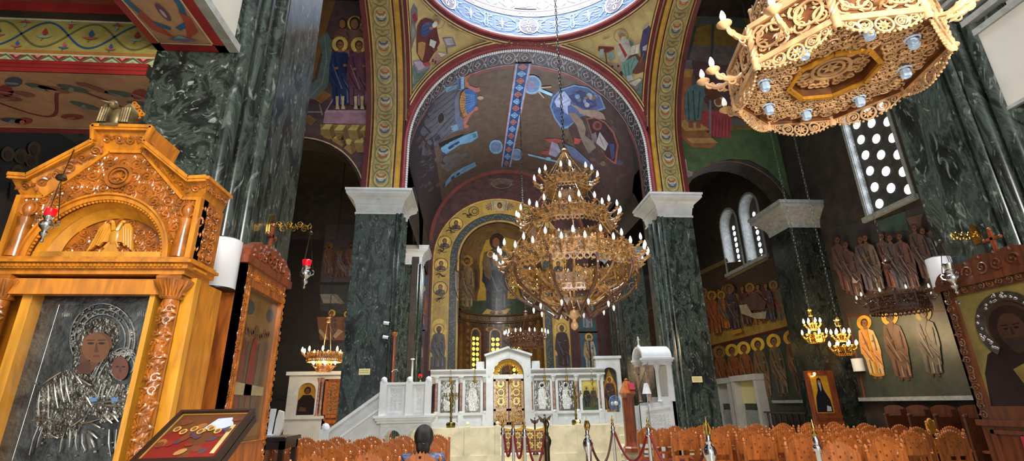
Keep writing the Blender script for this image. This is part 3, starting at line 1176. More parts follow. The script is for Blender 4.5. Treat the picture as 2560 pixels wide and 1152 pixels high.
t = thing('arcade_beam', 'pale gallery beam with a lotus-painted underside above the honey coloured shrine', 'beam', (-2.6, 0, GZ))
m = MB(t.location)
m.box(-2.93, -2.27, -4.5, 3.995, GZ, 6.9)
m.build('parapet', 'white_plaster', t, False)
m = MB(t.location)
m.box(-2.31, -2.2, -4.5, 3.995, GZ - .03, GZ + .05)
m.build('edge_strip', 'grey_stone', t, False)
P = Paint(lambda a, b, l=0: Vector((-2.93 + a, b, GZ - .031 - .002 * l)))
P.rect(0, 1.0, .64, 3.995, (188, 146, 108), 0)
for q in ((0, 1, .07, 3.995), (.55, 1, .64, 3.995), (0, 3.9, .64, 3.995)):
    P.rect(*q, (158, 40, 42), 1)
P.rect(.07, 1.0, .085, 3.9, (226, 206, 170), 2)
P.rect(.535, 1.0, .55, 3.9, (226, 206, 170), 2)
P.rect(.07, 3.885, .55, 3.9, (226, 206, 170), 2)
for y in (3.5, 2.75):
    for s in (-1, 1):
        P.line([(.31 + s * .03, y + .2), (.31 + s * .15, y + .12), (.31 + s * .2, y - .1), (.31 + s * .17, y - .38)], .045, (50, 104, 140), 3)
        P.poly([(.31 + s * .05, y + .32), (.31 + s * .19, y + .22), (.31 + s * .21, y + .05), (.31 + s * .15, y - .02), (.31 + s * .13, y + .12)], (170, 76, 62), 4)
        P.poly([(.31, y - .2), (.31 + s * .08, y - .26), (.31 + s * .15, y - .16), (.31 + s * .07, y - .17)], (150, 52, 56), 5)
    P.ell(.33, y, .035, .1, (104, 76, 96), 5, 12)
    P.ell(.325, y + .01, .014, .05, (190, 170, 190), 6, 10)
    P.poly([(.18, y + .33), (.31, y + .28), (.44, y + .33), (.31, y + .36)], (126, 110, 150), 5)
    P.poly([(.25, y + .31), (.31, y + .27), (.37, y + .31)], (120, 176, 170), 6)
P.build('lotus_painting', t, off=t.location)

t = thing('arcade_beam', 'pale gallery parapet beam at the top right, beside the wooden octagonal lamp', 'beam', (6.3, 0, 4.6))
m = MB(t.location)
m.box(5.99, 6.7, -4.5, 3.98, 4.62, 6.9)
m.build('core', 'white_plaster', t, False)
m = MB(t.location)
m.box(5.93, 5.985, -4.5, 4.32, 4.62, 5.62)
m.build('parapet', 'white_plaster', t, False)
m = MB(t.location)
m.box(5.90, 5.99, -4.5, 4.36, 5.62, 5.70)
m.box(5.88, 5.99, -4.5, 4.40, 5.80, 5.88)
for k in range(4):
    m.box(5.86 - .03 * k, 5.99, -4.5, 4.42 + .03 * k, 5.95 + .1 * k, 6.0 + .1 * k)
m.box(5.92, 5.99, -4.5, 4.34, 4.59, 4.63)
m.build('cornice', 'grey_stone', t, False)
P = Paint(lambda a, b, l=0: Vector((5.99 + a, b, 4.585 - .002 * l)))
P.rect(0, 1.0, .7, 3.98, (150, 60, 50), 0)
P.build('red_soffit', t, off=t.location)
# ------------------------------------------------------------------ wall paintings
def hy(Y):
    return lambda a, b, d: EYE + d * (Y / d.y)


def hx(X):
    return lambda a, b, d: EYE + d * (X / d.x)


def far_root(A, B, Cc):
    D = max(0.0, B * B - 4 * A * Cc)
    return (-B + math.sqrt(D)) / (2 * A)


def h_vault(a, b, d):
    ox, oz = EYE.x - AX, EYE.z - ZC
    t = far_root(d.x * d.x + d.z * d.z, 2 * (ox * d.x + oz * d.z), ox * ox + oz * oz - HX * HX)
    p = EYE + d * t
    if p.z < ZC:
        t = ((NX if d.x < 0.12 * d.y and p.x < AX else SX) - EYE.x) / d.x
        p = EYE + d * t
    return p


def h_pend(a, b, d):
    o = EYE - Vector((AX, YC, ZC))
    return EYE + d * far_root(1.0, 2 * o.dot(d), o.dot(o) - RS * RS)


def h_drum(a, b, d):
    ox, oy = EYE.x - AX, EYE.y - YC
    r = RR - .02
    return EYE + d * far_root(d.x * d.x + d.y * d.y, 2 * (ox * d.x + oy * d.y), ox * ox + oy * oy - r * r)


def h_apse(a, b, d):
    ox, oy = EYE.x - APX, EYE.y - APY
    p = EYE + d * far_root(d.x * d.x + d.y * d.y, 2 * (ox * d.x + oy * d.y), ox * ox + oy * oy - APR * APR)
    if p.z > APZ:
        o = EYE - Vector((APX, APY, APZ))
        p = EYE + d * far_root(1.0, 2 * o.dot(d), o.dot(o) - APR * APR)
    return p


def tr(pts, ox, oy, s):
    return [(ox + x / s, oy + y / s) for x, y in pts]


LET = {'Ο': [[(.5, 1), (.1, .7), (.1, .3), (.5, 0), (.9, .3), (.9, .7), (.5, 1)]], 'Α': [[(0, 0), (.5, 1), (1, 0)], [(.2, .4), (.8, .4)]], 'Γ': [[(.1, 0), (.1, 1), (.9, 1)]],
       'Ι': [[(.5, 0), (.5, 1)]], 'Σ': [[(.9, 1), (.1, 1), (.6, .5), (.1, 0), (.9, 0)]], 'Ω': [[(.0, 0), (.3, 0), (.1, .6), (.5, 1), (.9, .6), (.7, 0), (1, 0)]],
       'Ν': [[(.1, 0), (.1, 1), (.9, 0), (.9, 1)]], 'Μ': [[(0, 0), (.1, 1), (.5, .4), (.9, 1), (1, 0)]], 'Τ': [[(.5, 0), (.5, 1)], [(0, 1), (1, 1)]], 'Θ': [[(.5, 1), (.1, .5), (.5, 0), (.9, .5), (.5, 1)], [(.3, .5), (.7, .5)]]}


def letters(P, text, x, y, h, dx, dy, w, col, lay):
    """painted Greek capitals, the line climbing dy for dx"""
    for i, c in enumerate(text):
        for st in LET.get(c, []):
            P.line([(x + dx * i + a * h * .62, y + dy * i - b * h) for a, b in st], w, col, lay)


# --- east arch: painted soffit, red moulding, white beads
def prof(s, r, z0=8.15):
    """distance s along a stilted arch of radius r -> (across, height, inward normal)"""
    st = ZC - z0
    if s < st:
        return -r, z0 + s, 1, 0
    if s > st + PI * r:
        return r, ZC - (s - st - PI * r), -1, 0
    a = PI - (s - st) / r
    return r * math.cos(a), ZC + r * math.sin(a), -math.cos(a), -math.sin(a)


def s_east(s, t, lay=0):
    c, z, nx, nz = prof(s, HX)
    return Vector((AX + c + nx * .006 * lay, EY + t, z + nz * .006 * lay))


LE = 2 * (ZC - 8.15) + PI * HX
P = Paint(s_east, .35)
P.rect(0, 0, LE, 1.2, (112, 66, 62), 1)
P.rect(0, .12, LE, 1.0, (58, 54, 60), 2)
for t in (.14, .98):
    P.line([(s * .3, t) for s in range(int(LE / .3) + 1)], .025, (168, 158, 150), 3)
k = int(LE / .62)
for i in range(k):
    s0 = i * LE / k
    c = ((150, 146, 142), (128, 112, 104), (110, 118, 136))[i % 3]
    for sg in (1, -1):
        P.line([(s0 + .31 + .26 * math.cos(a) * (1 - j * .03), .56 + sg * (.02 + .33 * math.sin(a) * (1 - j * .02))) for j, a in enumerate([PI * q / 8 for q in range(9)])], .035, c, 3)
        P.line([(s0 + .2, .56), (s0 + .31, .56 + sg * .14), (s0 + .42, .56), ], .03, (176, 170, 160), 4)
        P.ell(s0 + .31, .56 + sg * .2, .07, .03, (140, 100, 92), 4, 8)
        P.poly([(s0 - .05, .56), (s0 + .05, .56 + sg * .1), (s0 + .08, .56 + sg * .34), (s0 + .0, .56 + sg * .22)], (134, 128, 126), 4)
P.build('scroll_painting', arch_e)
m = MB()
def arch_path(r, y, n=120):
    L = 2 * (ZC - 8.2) + PI * r
    out = []
    for i in range(n + 1):
        c, z, *_ = prof(i * L / n, r, 8.2)
        out.append((AX + c, y, z))
    return out
m.tube(arch_path(HX - .02, EY - .03), .075, 8)
m.build('red_moulding', 'arch_red', arch_e)
m = MB()
for p in arch_path(HX - .13, EY + .0, 190):
    m.ball(p, .05, 6, 4)
m.build('bead_moulding', 'white_marble', arch_e)

# bands that follow the arches and the ring over the pendentives
def band(P, mode, d0, d1, col, lay):
    n = 120
    pts = []
    for d in (d0, d1):
        row = []
        for i in range(n + 1):
            if mode == 'E':
                r = math.sqrt(RS * RS - (HY - d) ** 2)
                a = PI * i / n
                p = Vector((AX + r * math.cos(a), YC + HY - d, ZC + r * math.sin(a)))
            elif mode in 'NS':
                r = math.sqrt(RS * RS - (HX - d) ** 2)
                a = PI / 2 * i / n
                sg = -1 if mode == 'N' else 1
                p = Vector((AX + sg * (HX - d), YC + r * math.cos(a), ZC + r * math.sin(a)))
            else:
                z = ZR - d
                r = math.sqrt(RS * RS - (z - ZC) ** 2)
                a = 2 * PI * i / n
                p = Vector((AX + r * math.cos(a), YC + r * math.sin(a), z))
            ok = abs(p.x - AX) < HX + .02 and abs(p.y - YC) < HY + .02 and p.z < ZR + .01
            c = Vector((AX, YC, ZC))
            row.append((p + (c - p).normalized() * .006 * lay, ok))
        pts.append(row)
    cc = lin(col)
    for i in range(n):
        q = [pts[0][i], pts[0][i + 1], pts[1][i + 1], pts[1][i]]
        if all(x[1] for x in q):
            b = len(P.v)
            P.v += [x[0] for x in q]
            P.c += [cc] * 4
            P.f.append((b, b + 1, b + 2, b + 3))


P = Paint(seen(h_pend), 22)
for md, w in (('E', ((0, .16, (124, 46, 50)), (.16, .19, (208, 190, 140)), (.19, .23, (70, 40, 34)), (.23, .26, (206, 180, 110)), (.26, .285, (90, 50, 40)))),
              ('N', ((0, .10, (96, 24, 30)), (.10, .13, (200, 170, 90)), (.13, .16, (80, 36, 30)))),
              ('S', ((0, .10, (96, 24, 30)), (.10, .13, (200, 170, 90)), (.13, .16, (80, 36, 30)))),
              ('R', ((0, .05, (96, 22, 34)), (.05, .08, (206, 190, 150)), (.08, .11, (80, 36, 36)), (.11, .14, (190, 160, 100))))):
    for d0, d1, c in w:
        band(P, md, d0, d1, c, 14)
q1 = lambda pts: tr(pts, 1010, 0, 5.2375)
P.poly(q1([(95, 860), (110, 1165), (340, 890), (300, 800)]), (98, 126, 116), 1)
P.poly(q1([(90, 130), (130, 40), (175, 120), (185, 250), (150, 330), (165, 430), (100, 640), (92, 400)]), (112, 108, 116), 2)
P.poly(q1([(105, 200), (150, 160), (180, 260), (140, 300)]), (142, 40, 44), 3)
P.poly(q1([(100, 290), (130, 330), (150, 420), (100, 560)]), (128, 134, 128), 3)
P.poly(q1([(165, 470), (175, 340), (215, 265), (280, 232), (360, 250), (425, 320), (440, 430), (470, 560), (420, 650), (330, 800), (240, 830), (165, 690)]), (92, 40, 40), 4)
P.poly(q1([(185, 560), (235, 545), (285, 560), (270, 690), (240, 800), (180, 700)]), (170, 130, 76), 5)
P.poly(q1([(240, 320), (290, 280), (345, 285), (400, 330), (380, 390), (330, 430), (280, 480), (235, 470), (215, 410)]), (52, 74, 128), 6)
P.poly(q1([(290, 290), (330, 290), (325, 330), (290, 320)]), (150, 60, 54), 7)
P.circ(*q1([(450, 275)])[0], 15.5, 19, .9, (120, 84, 36), 5)
P.ell(*q1([(440, 265)])[0], 9, 11, (150, 146, 132), 7)
P.ell(*q1([(428, 285)])[0], 6.5, 8.5, (150, 106, 74), 8)
P.ell(*q1([(405, 322)])[0], 6, 9, (196, 190, 178), 9, 10, .5)
P.ell(*q1([(355, 370)])[0], 5, 4, (150, 106, 74), 9)
for a in ((230, 350, 330, 300), (240, 400, 330, 350), (250, 440, 340, 390)):
    P.line(q1([a[:2], a[2:]]), 1.2, (86, 112, 164), 8)
for a in ((300, 560, 400, 690), (280, 620, 320, 780), (360, 480, 440, 560)):
    P.line(q1([a[:2], a[2:]]), 1.2, (128, 66, 60), 7)
P.poly(q1([(345, 510), (425, 545), (395, 640), (330, 590)]), (200, 204, 200), 10)
P.poly(q1([(350, 600), (400, 640), (430, 600), (440, 650), (400, 690)]), (110, 50, 48), 11)
P.poly(q1([(240, 830), (330, 800), (350, 860), (280, 870)]), (156, 70, 72), 8)
P.poly(q1([(118, 800), (200, 780), (345, 860), (335, 885), (180, 965), (160, 940)]), (140, 126, 150), 3)
P.poly(q1([(130, 815), (200, 795), (325, 860), (190, 925)]), (178, 166, 184), 4)
P.poly(q1([(500, 490), (640, 485), (685, 600), (560, 625)]), (132, 112, 134), 3)
P.poly(q1([(525, 505), (630, 498), (660, 580), (560, 590)]), (186, 178, 190), 4)
for i in range(4):
    P.line(q1([(545 + i * 26, 515), (570 + i * 26, 575)]), .6, (110, 96, 110), 5)
P.poly(q1([(545, 620), (565, 615), (575, 705), (560, 700)]), (120, 100, 104), 3)
P.poly(q1([(430, 690), (460, 680), (575, 705), (500, 760), (470, 850), (340, 830)]), (166, 130, 116), 3)
P.poly(q1([(440, 690), (470, 690), (560, 710), (490, 745)]), (200, 196, 184), 4)
for a in ((370, 770), (405, 790)):
    P.poly(q1([a, (a[0] + 20, a[1] + 5), (a[0] + 15, a[1] + 45), (a[0] - 5, a[1] + 40)]), (76, 44, 40), 5)
letters(P, 'ΟΑΓΙΟΣ', 1063, 14, 5.5, 2.6, 3.0, .7, (96, 74, 36), 3)
letters(P, 'ΜΑΤΘΑΙΟΣ', 1119, 66, 5.5, 3.6, 1.9, .7, (96, 74, 36), 3)
q2 = lambda pts: tr(pts, 1320, 0, 4.43)
P.poly(q2([(1130, 960), (1270, 870), (1335, 560), (1290, 1160), (1230, 1130)]), (100, 122, 112), 1)
P.poly(q2([(1270, 345), (1300, 300), (1345, 285), (1378, 370), (1350, 560), (1310, 760), (1250, 700), (1240, 500)]), (66, 62, 100), 2)
P.poly(q2([(1260, 310), (1335, 245), (1325, 300), (1270, 335)]), (170, 160, 140), 3)
P.poly(q2([(1270, 520), (1330, 485), (1310, 560), (1270, 560)]), (176, 176, 180), 3)
P.poly(q2([(1060, 640), (1200, 590), (1300, 690), (1290, 790), (1200, 820), (1100, 800)]), (104, 62, 48), 4)
P.poly(q2([(1000, 445), (1060, 430), (1130, 435), (1180, 490), (1140, 600), (1065, 690), (1000, 670), (982, 560)]), (176, 172, 164), 5)
P.poly(q2([(1003, 490), (1020, 480), (1100, 610), (1075, 640)]), (142, 48, 52), 6)
P.poly(q2([(1110, 430), (1170, 480), (1165, 560), (1130, 500)]), (92, 110, 104), 6)
P.poly(q2([(1035, 700), (1100, 660), (1185, 615), (1225, 680), (1160, 780), (1150, 850), (1095, 870), (1050, 810)]), (108, 146, 138), 6)
for a in ((1060, 720, 1090, 850), (1110, 690, 1120, 850), (1180, 640, 1140, 760)):
    P.line(q2([a[:2], a[2:]]), 1.4, (62, 92, 92), 7)
P.poly(q2([(1150, 510), (1240, 485), (1222, 590), (1135, 612)]), (206, 202, 190), 8)
P.line(q2([(1195, 500), (1180, 600)]), .8, (120, 80, 70), 9)
for i in range(4):
    P.line(q2([(1155, 530 + i * 18), (1185, 522 + i * 18)]), .5, (120, 100, 90), 9)
P.circ(*q2([(1030, 395)])[0], 17.5, 17.5, .9, (110, 80, 36), 5)
P.ell(*q2([(1035, 378)])[0], 9, 9.5, (150, 140, 124), 7)
P.ell(*q2([(1040, 398)])[0], 6.5, 7.5, (148, 104, 70), 8)
P.ell(*q2([(1060, 440)])[0], 7, 9, (190, 186, 174), 9)
P.poly(q2([(780, 512), (950, 520), (955, 545), (865, 585), (775, 560)]), (110, 40, 40), 4)
P.poly(q2([(795, 545), (840, 540), (835, 640), (800, 650)]), (140, 166, 162), 5)
P.poly(q2([(875, 590), (950, 570), (970, 640), (905, 680)]), (126, 148, 148), 5)
P.poly(q2([(850, 580), (862, 580), (880, 700), (868, 700)]), (80, 60, 40), 4)
P.poly(q2([(850, 680), (900, 690), (1020, 700), (1055, 800), (1030, 860), (960, 780), (850, 720)]), (158, 136, 118), 3)
P.ell(*q2([(1030, 820)])[0], 4.5, 8, (60, 52, 52), 4, 10)
for a in ((935, 735), (1000, 730)):
    P.ell(*q2([a])[0], 3, 3, (60, 52, 60), 5, 8)
P.poly(q2([(1095, 930), (1235, 855), (1275, 880), (1205, 995), (1110, 960)]), (128, 122, 116), 3)
P.poly(q2([(1110, 925), (1230, 868), (1260, 882), (1190, 955)]), (196, 192, 180), 4)
P.poly(q2([(1090, 840), (1150, 830), (1165, 880), (1100, 910)]), (176, 176, 184), 7)
P.line(q2([(1285, 590), (1240, 700)]), 2, (150, 104, 60), 6)
letters(P, 'ΙΩΑΝ', 1507, 99, 5.5, 4.4, -1.4, .8, (96, 74, 36), 3)
P.build('evangelist_painting', pendn)

# north and south arches: gold bands with medallions
def goldband(fn, arch):
    P = Paint(fn, .4)
    L = 2 * (ZC - 8.15) + PI * HY
    L = L * .62
    P.rect(0, 0, L, 1.32, (96, 30, 30), 1)
    P.rect(0, .08, L, .22, (198, 150, 44), 2)
    P.rect(0, .34, L, 1.02, (164, 146, 94), 2)
    for t, w, c in ((.24, .03, (188, 160, 90)), (.29, .025, (60, 26, 22)), (.33, .03, (214, 178, 84)), (1.03, .03, (214, 178, 84)), (1.08, .025, (70, 30, 24)), (1.13, .03, (180, 140, 70)), (.06, .02, (60, 18, 20))):
        P.line([(s * .3, t) for s in range(int(L / .3) + 1)], w, c, 3)
    n = int(L / .92)
    for i in range(n):
        s = .5 + i * .92
        P.circ(s, .68, .33, .27, .028, (112, 104, 68), 3)
        P.circ(s, .68, .27, .21, .018, (206, 190, 130), 4)
        A = [(60, 84, 140), (190, 190, 180), (176, 84, 56)]
        if i % 2:
            A.reverse()
        for j, c in enumerate(A):
            y = s - .13 + .10 * j
            P.line([(y + .10, .53), (y + .01, .60), (y, .68), (y + .01, .76), (y + .10, .83)], .048, c, 5)
            P.line([(y + .05, .62), (y + .04, .68), (y + .05, .74)], .02, (206, 190, 140), 6)
        for sg in (1, -1):
            P.line([(s + .30, .68), (s + .40, .68 + sg * .2), (s + .52, .68 + sg * .22), (s + .5, .68 + sg * .08), (s + .42, .68)], .024, (96, 100, 70), 4)
            P.line([(s + .2, .68 + sg * .26), (s + .46, .68 + sg * .31), (s + .72, .68 + sg * .26)], .02, (122, 110, 64), 4)
        P.ell(s + .46, .68, .05, .05, (150, 90, 60), 5, 8)
    P.build('medallion_painting', arch)


def s_n(s, t, lay=0):
    c, z, nx, nz = prof(s, HY)
    return Vector((NX - t, YC - c - nx * .006 * lay, z + nz * .006 * lay))


def s_s(s, t, lay=0):
    c, z, nx, nz = prof(s, HY)
    return Vector((SX + t * .92, YC - c - nx * .006 * lay, z + nz * .006 * lay))


goldband(s_n, arch_n)
goldband(s_s, arch_s)

# dome ring
def s_d(a, z, lay=0):
    r = RR - .02 - .006 * lay
    return Vector((AX + r * math.cos(a), YC + r * math.sin(a), z))


ZB = ZR + .18
pm = h_drum(0, 0, ray(1322, 75).normalized())
t0 = math.atan2(pm.y - YC, pm.x - AX)
pm2 = h_drum(0, 0, ray(1534, 26).normalized())
t1 = math.atan2(pm2.y - YC, pm2.x - AX)
pitch = 2 * PI / max(6, round(2 * PI / abs(t1 - t0)))
P = Paint(s_d, .12)
P.rect(0, ZB, 2 * PI, ZB + .98, (38, 74, 124), 1)
P.rect(0, ZB, 2 * PI, ZB + .05, (150, 150, 160), 2)
P.rect(0, ZB + .93, 2 * PI, ZB + 1.22, (112, 92, 116), 2)
P.rect(0, ZB + .93, 2 * PI, ZB + .97, (150, 146, 152), 3)
P.rect(0, ZB + 1.18, 2 * PI, ZB + 1.24, (150, 120, 140), 3)
for i in range(150):
    P.rect(i * 2 * PI / 150, ZB + 1.03, i * 2 * PI / 150 + .02, ZB + 1.12, (156, 148, 158), 3)
zc = ZB + .5
k = round(2 * PI / pitch)
LT = (112, 146, 180)
for i in range(k):
    a = t0 + i * pitch
    P.ell(a, zc, .36 / RR, .36, (84, 62, 92), 3, 24)
    P.circ(a, zc, .36 / RR, .36, .02, (150, 144, 158), 4, 24)
    for q in range(4):
        an = q * PI / 2
        P.circ(a + .17 * math.cos(an) / RR, zc + .17 * math.sin(an), .075 / RR * (1.3 if q % 2 == 0 else .8), .075 * (1.3 if q % 2 else .8), .012, (190, 186, 184), 5, 12)
    P.ell(a, zc, .05 / RR, .05, (206, 190, 170), 5, 10)
    for j in range(2):
        c = a + pitch * (.31 + .38 * j)
        hw = pitch * .17
        P.ell(c, zc, .10 / RR, .16, (100, 98, 140), 3, 10)
        for q in range(6):
            an = q * PI / 3 + .5
            P.line([(c, zc), (c + .25 * math.cos(an) / RR, zc + .25 * math.sin(an))], .012, (132, 150, 172), 4)
        for sg in (1, -1):
            P.line([(c + hw * 1.05 * math.cos(x), zc + sg * .34 * math.sin(x)) for x in [PI * w / 12 for w in range(13)]], .012, LT, 3)
            for e in (1, -1):
                P.line([(c + e * hw * (1.0 - .16 * w / 8 * math.cos(w * .8)) + e * .035 * math.sin(w * .8), zc + sg * (.2 + .12 * math.cos(w * .8) * (1 - w / 12))) for w in range(9)], .012, LT, 4)
for i in range(40):
    a = i * 2 * PI / 40
    for j in range(3):
        z = ZB + 1.5 + j * .55
        P.circ(a, z, .23 / RR, .2, .016, (78, 108, 92), 2, 14)
        P.line([(a, z), (a + .05, z + .12), (a + .09, z + .02), (a + .06, z - .1)], .012, (104, 92, 76), 3)
pm = h_drum(0, 0, ray(1312, 12).normalized())
a = math.atan2(pm.y - YC, pm.x - AX)
for e in (0, 5, 10, 15, 20, 25):
    P.poly([(a - .11 + e * PI / 15, ZB + 1.3), (a + .1 + e * PI / 15, ZB + 1.3), (a + .06 + e * PI / 15, ZB + 2.3), (a - .05 + e * PI / 15, ZB + 2.3)], (86, 74, 116), 4)
    P.poly([(a - .02 + e * PI / 15, ZB + 1.35), (a + .06 + e * PI / 15, ZB + 1.35), (a + .02 + e * PI / 15, ZB + 2.2)], (124, 110, 142), 5)
P.build('ring_painting', drum)
m = MB()
m.lathe([(RR - .03, ZR - .03), (RR - .12, ZR + .02), (RR - .13, ZR + .08), (RR - .09, ZR + .13), (RR - .03, ZR + .16)], (AX, YC, 0), 128)
m.build('red_moulding', 'arch_red', drum)

# bema vault
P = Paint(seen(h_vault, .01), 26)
def vz(c0, c1, col, lay):
    pts = []
    for c in (c0, c1):
        pts.append(c)
    n = 40
    cc = lin(col)
    for i in range(n):
        a0, a1 = c0 + (c1 - c0) * i / n, c0 + (c1 - c0) * (i + 1) / n
        b = len(P.v)
        r = HX - .006 * lay
        for a in (a0, a1):
            for y in (E2, 25.19):
                P.v.append(Vector((AX - r * math.cos(a), y, ZC + r * math.sin(a))))
                P.c.append(cc)
        P.f.append((b, b + 1, b + 3, b + 2))
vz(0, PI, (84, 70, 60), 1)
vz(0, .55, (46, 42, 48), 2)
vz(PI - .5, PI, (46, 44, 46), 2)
q4 = lambda pts: tr(pts, 1040, 140, 3.2)
P.poly(q4([(335, 175), (335, 240), (310, 330), (315, 520), (345, 595), (260, 630), (130, 760), (40, 800), (30, 620), (90, 470), (160, 330), (250, 230)]), (78, 80, 88), 3)
for a in ([(240, 250), (330, 230), (325, 262), (240, 290)], [(280, 560), (340, 540), (345, 590), (285, 610)]):
    P.poly(q4(a), (96, 128, 148), 4)
for i in range(9):
    y = 300 + i * 45
    P.line(q4([(60 + i * 6, y + 120), (310, y - 60 if y < 520 else y - 110)]), 1.2, (58, 56, 64), 4)
P.ell(*q4([(200, 497)])[0], 8, 15, (36, 34, 36), 5, 12, .5)
P.circ(*q4([(200, 497)])[0], 9, 16, 1.6, (104, 94, 86), 6)
P.ell(*q4([(120, 410)])[0], 7, 14, (58, 58, 60), 5, 12, .4)
P.poly(q4([(330, 175), (385, 165), (385, 260), (352, 275), (335, 265)]), (84, 112, 150), 5)
for i in range(6):
    P.poly(q4([(340, 185 + i * 14), (358, 184 + i * 14), (358, 192 + i * 14), (340, 193 + i * 14)]), (32, 44, 72), 6)
P.poly(q4([(362, 165), (385, 165), (385, 262), (362, 265)]), (122, 146, 178), 6)
P.poly(q4([(330, 290), (352, 276), (340, 360), (350, 480), (385, 510), (380, 590), (345, 595), (312, 510), (308, 350)]), (86, 92, 112), 5)
P.poly(q4([(365, 300), (392, 262), (430, 262), (470, 280), (490, 310), (485, 390), (465, 430), (430, 455), (400, 478), (365, 440), (350, 370)]), (52, 82, 128), 6)
for i in range(9):
    a = -1.25 + i * .31
    P.line(q4([(385 - 6 * math.cos(a), 375 + 75 * math.sin(a)), (470, 350 + 40 * math.sin(a))]), 1.0, (96, 132, 180), 7)
P.poly(q4([(362, 300), (385, 272), (398, 330), (392, 420), (412, 470), (385, 490), (355, 430), (348, 360)]), (142, 104, 62), 8)
for i in range(8):
    P.line(q4([(358, 310 + i * 22), (395, 322 + i * 17)]), .9, (90, 60, 40), 9)
for a in ([(388, 165), (420, 150), (435, 135), (432, 165), (405, 190), (430, 235), (480, 255), (505, 248), (512, 280), (480, 290), (440, 272), (392, 240)],
          [(380, 500), (420, 460), (465, 425), (480, 400), (500, 410), (492, 438), (468, 440), (425, 490), (400, 545), (425, 555), (415, 575), (385, 580)]):
    P.poly(q4(a), (150, 92, 78), 6)
P.ell(*q4([(515, 335)])[0], 8, 5, (150, 130, 108), 6)
P.poly(q4([(375, 640), (485, 600), (497, 650), (440, 690), (350, 710), (240, 785), (205, 760), (198, 735), (250, 700)]), (98, 140, 168), 5)
P.poly(q4([(245, 740), (280, 715), (340, 680), (352, 690), (320, 715), (265, 748)]), (44, 56, 80), 6)
P.poly(q4([(450, 625), (480, 615), (488, 645), (460, 655)]), (70, 100, 112), 6)
P.poly(q4([(180, 700), (330, 640), (380, 625), (370, 645), (230, 715), (195, 745)]), (30, 28, 32), 4)
P.poly(q4([(230, 800), (330, 770), (350, 790), (410, 770), (415, 800), (360, 825), (340, 880), (240, 930), (190, 880)]), (84, 80, 80), 4)
P.poly(q4([(240, 1000), (290, 940), (380, 890), (470, 848), (482, 880), (400, 925), (290, 985), (230, 1050)]), (98, 134, 164), 5)
P.poly(q4([(275, 975), (345, 930), (355, 942), (285, 990)]), (44, 56, 80), 6)
rn = random.Random(21)
for i in range(46):
    x, y = rn.uniform(0, 220), rn.uniform(640, 1080)
    P.poly(q4([(x, y), (x + rn.uniform(12, 50), y - rn.uniform(15, 60)), (x + rn.uniform(20, 56), y - rn.uniform(0, 20)), (x + 12, y + rn.uniform(8, 26))]), rn.choice([(70, 58, 58), (58, 60, 72), (78, 68, 58), (52, 46, 56), (84, 72, 66)]), 3 + i % 3)
# middle strip
def strip(a, b, col, lay):
    P.poly([(1288 + 41 * a, 159), (1288 + 41 * b, 159), (1252 + 25 * b, 417), (1252 + 25 * a, 417)], col, lay)
strip(0, 1, (160, 106, 92), 11)
strip(.06, .94, (122, 146, 184), 12)
strip(.16, .84, (44, 62, 104), 13)
for i in range(15):
    t = (i + .5) / 15
    x, y = 1288 + 20.5 - (36 + 8) * t, 159 + 258 * t
    w = (41 - 16 * t) * .3
    P.poly([(x, y - 8), (x + w, y), (x, y + 8), (x - w, y)], ((150, 92, 78), (108, 150, 184))[i % 2], 14)
    P.circ(x, y, w * .45, 3.4, .9, (40, 44, 70), 15, 8)
# stars, mandorla and the nativity side
for cx, cy, rx, ry in ((1240, 367, 17, 18), (1291, 386, 15, 15), (1330, 212, 24, 24)):
    P.ell(cx, cy, rx, ry, (118, 148, 176), 8, 24)
    P.ell(cx, cy, rx * .78, ry * .78, (92, 118, 150), 9, 24)
    P.ell(cx - 2, cy, rx * .45, ry * .45, (120, 120, 152), 10, 20)
q5 = lambda pts: tr(pts, 1320, 150, 3.291)
P.poly(q5([(80, 225), (205, 278), (195, 298), (75, 250)]), (140, 190, 218), 8)
for a in ([(100, 222), (192, 214), (192, 226), (105, 236)], [(75, 258), (95, 258), (137, 310), (128, 314)]):
    P.poly(q5(a), (156, 142, 122), 8)
P.poly(q5([(0, 770), (240, 828), (235, 842), (0, 785)]), (120, 160, 190), 8)
P.ell(*q5([(165, 812)])[0], 7, 4.5, (130, 170, 200), 9)
P.poly(q5([(180, 385), (200, 305), (270, 238), (380, 203), (490, 222), (600, 300), (640, 400), (520, 440), (420, 470), (330, 560), (280, 570), (215, 480)]), (94, 124, 162), 5)
P.poly(q5([(192, 385), (212, 315), (276, 252), (380, 218), (485, 236), (590, 310), (620, 390), (480, 440), (330, 540), (285, 552), (225, 470)]), (64, 82, 122), 6)
P.poly(q5([(330, 300), (420, 250), (540, 290), (570, 380), (480, 410), (380, 360)]), (50, 52, 92), 7)
rn = random.Random(3)
for i in range(16):
    x, y = rn.uniform(380, 560), rn.uniform(265, 380)
    P.ell(*q5([(x, y)])[0], rn.uniform(3, 8), rn.uniform(3, 7), rn.choice([(96, 128, 168), (112, 84, 70), (140, 140, 150), (60, 72, 120), (74, 96, 92)]), 8 + i % 3, 8, rn.uniform(0, 3))
P.poly(q5([(218, 340), (262, 270), (300, 255), (355, 330), (345, 370), (325, 380), (330, 450), (300, 430), (280, 390), (235, 385)]), (150, 158, 188), 9)
for a in ((240, 330, 300, 290), (260, 370, 340, 330), (290, 400, 320, 440)):
    P.line(q5([a[:2], a[2:]]), 1.6, (108, 116, 160), 10)
P.poly(q5([(600, 290), (700, 380), (800, 520), (850, 700), (880, 900), (850, 1150), (520, 1150), (540, 900), (420, 800), (330, 560), (430, 470), (560, 420), (640, 400)]), (64, 50, 48), 4)
P.poly(q5([(345, 360), (380, 365), (450, 408), (560, 410), (620, 440), (640, 490), (540, 480), (430, 440), (395, 400)]), (128, 112, 100), 7)
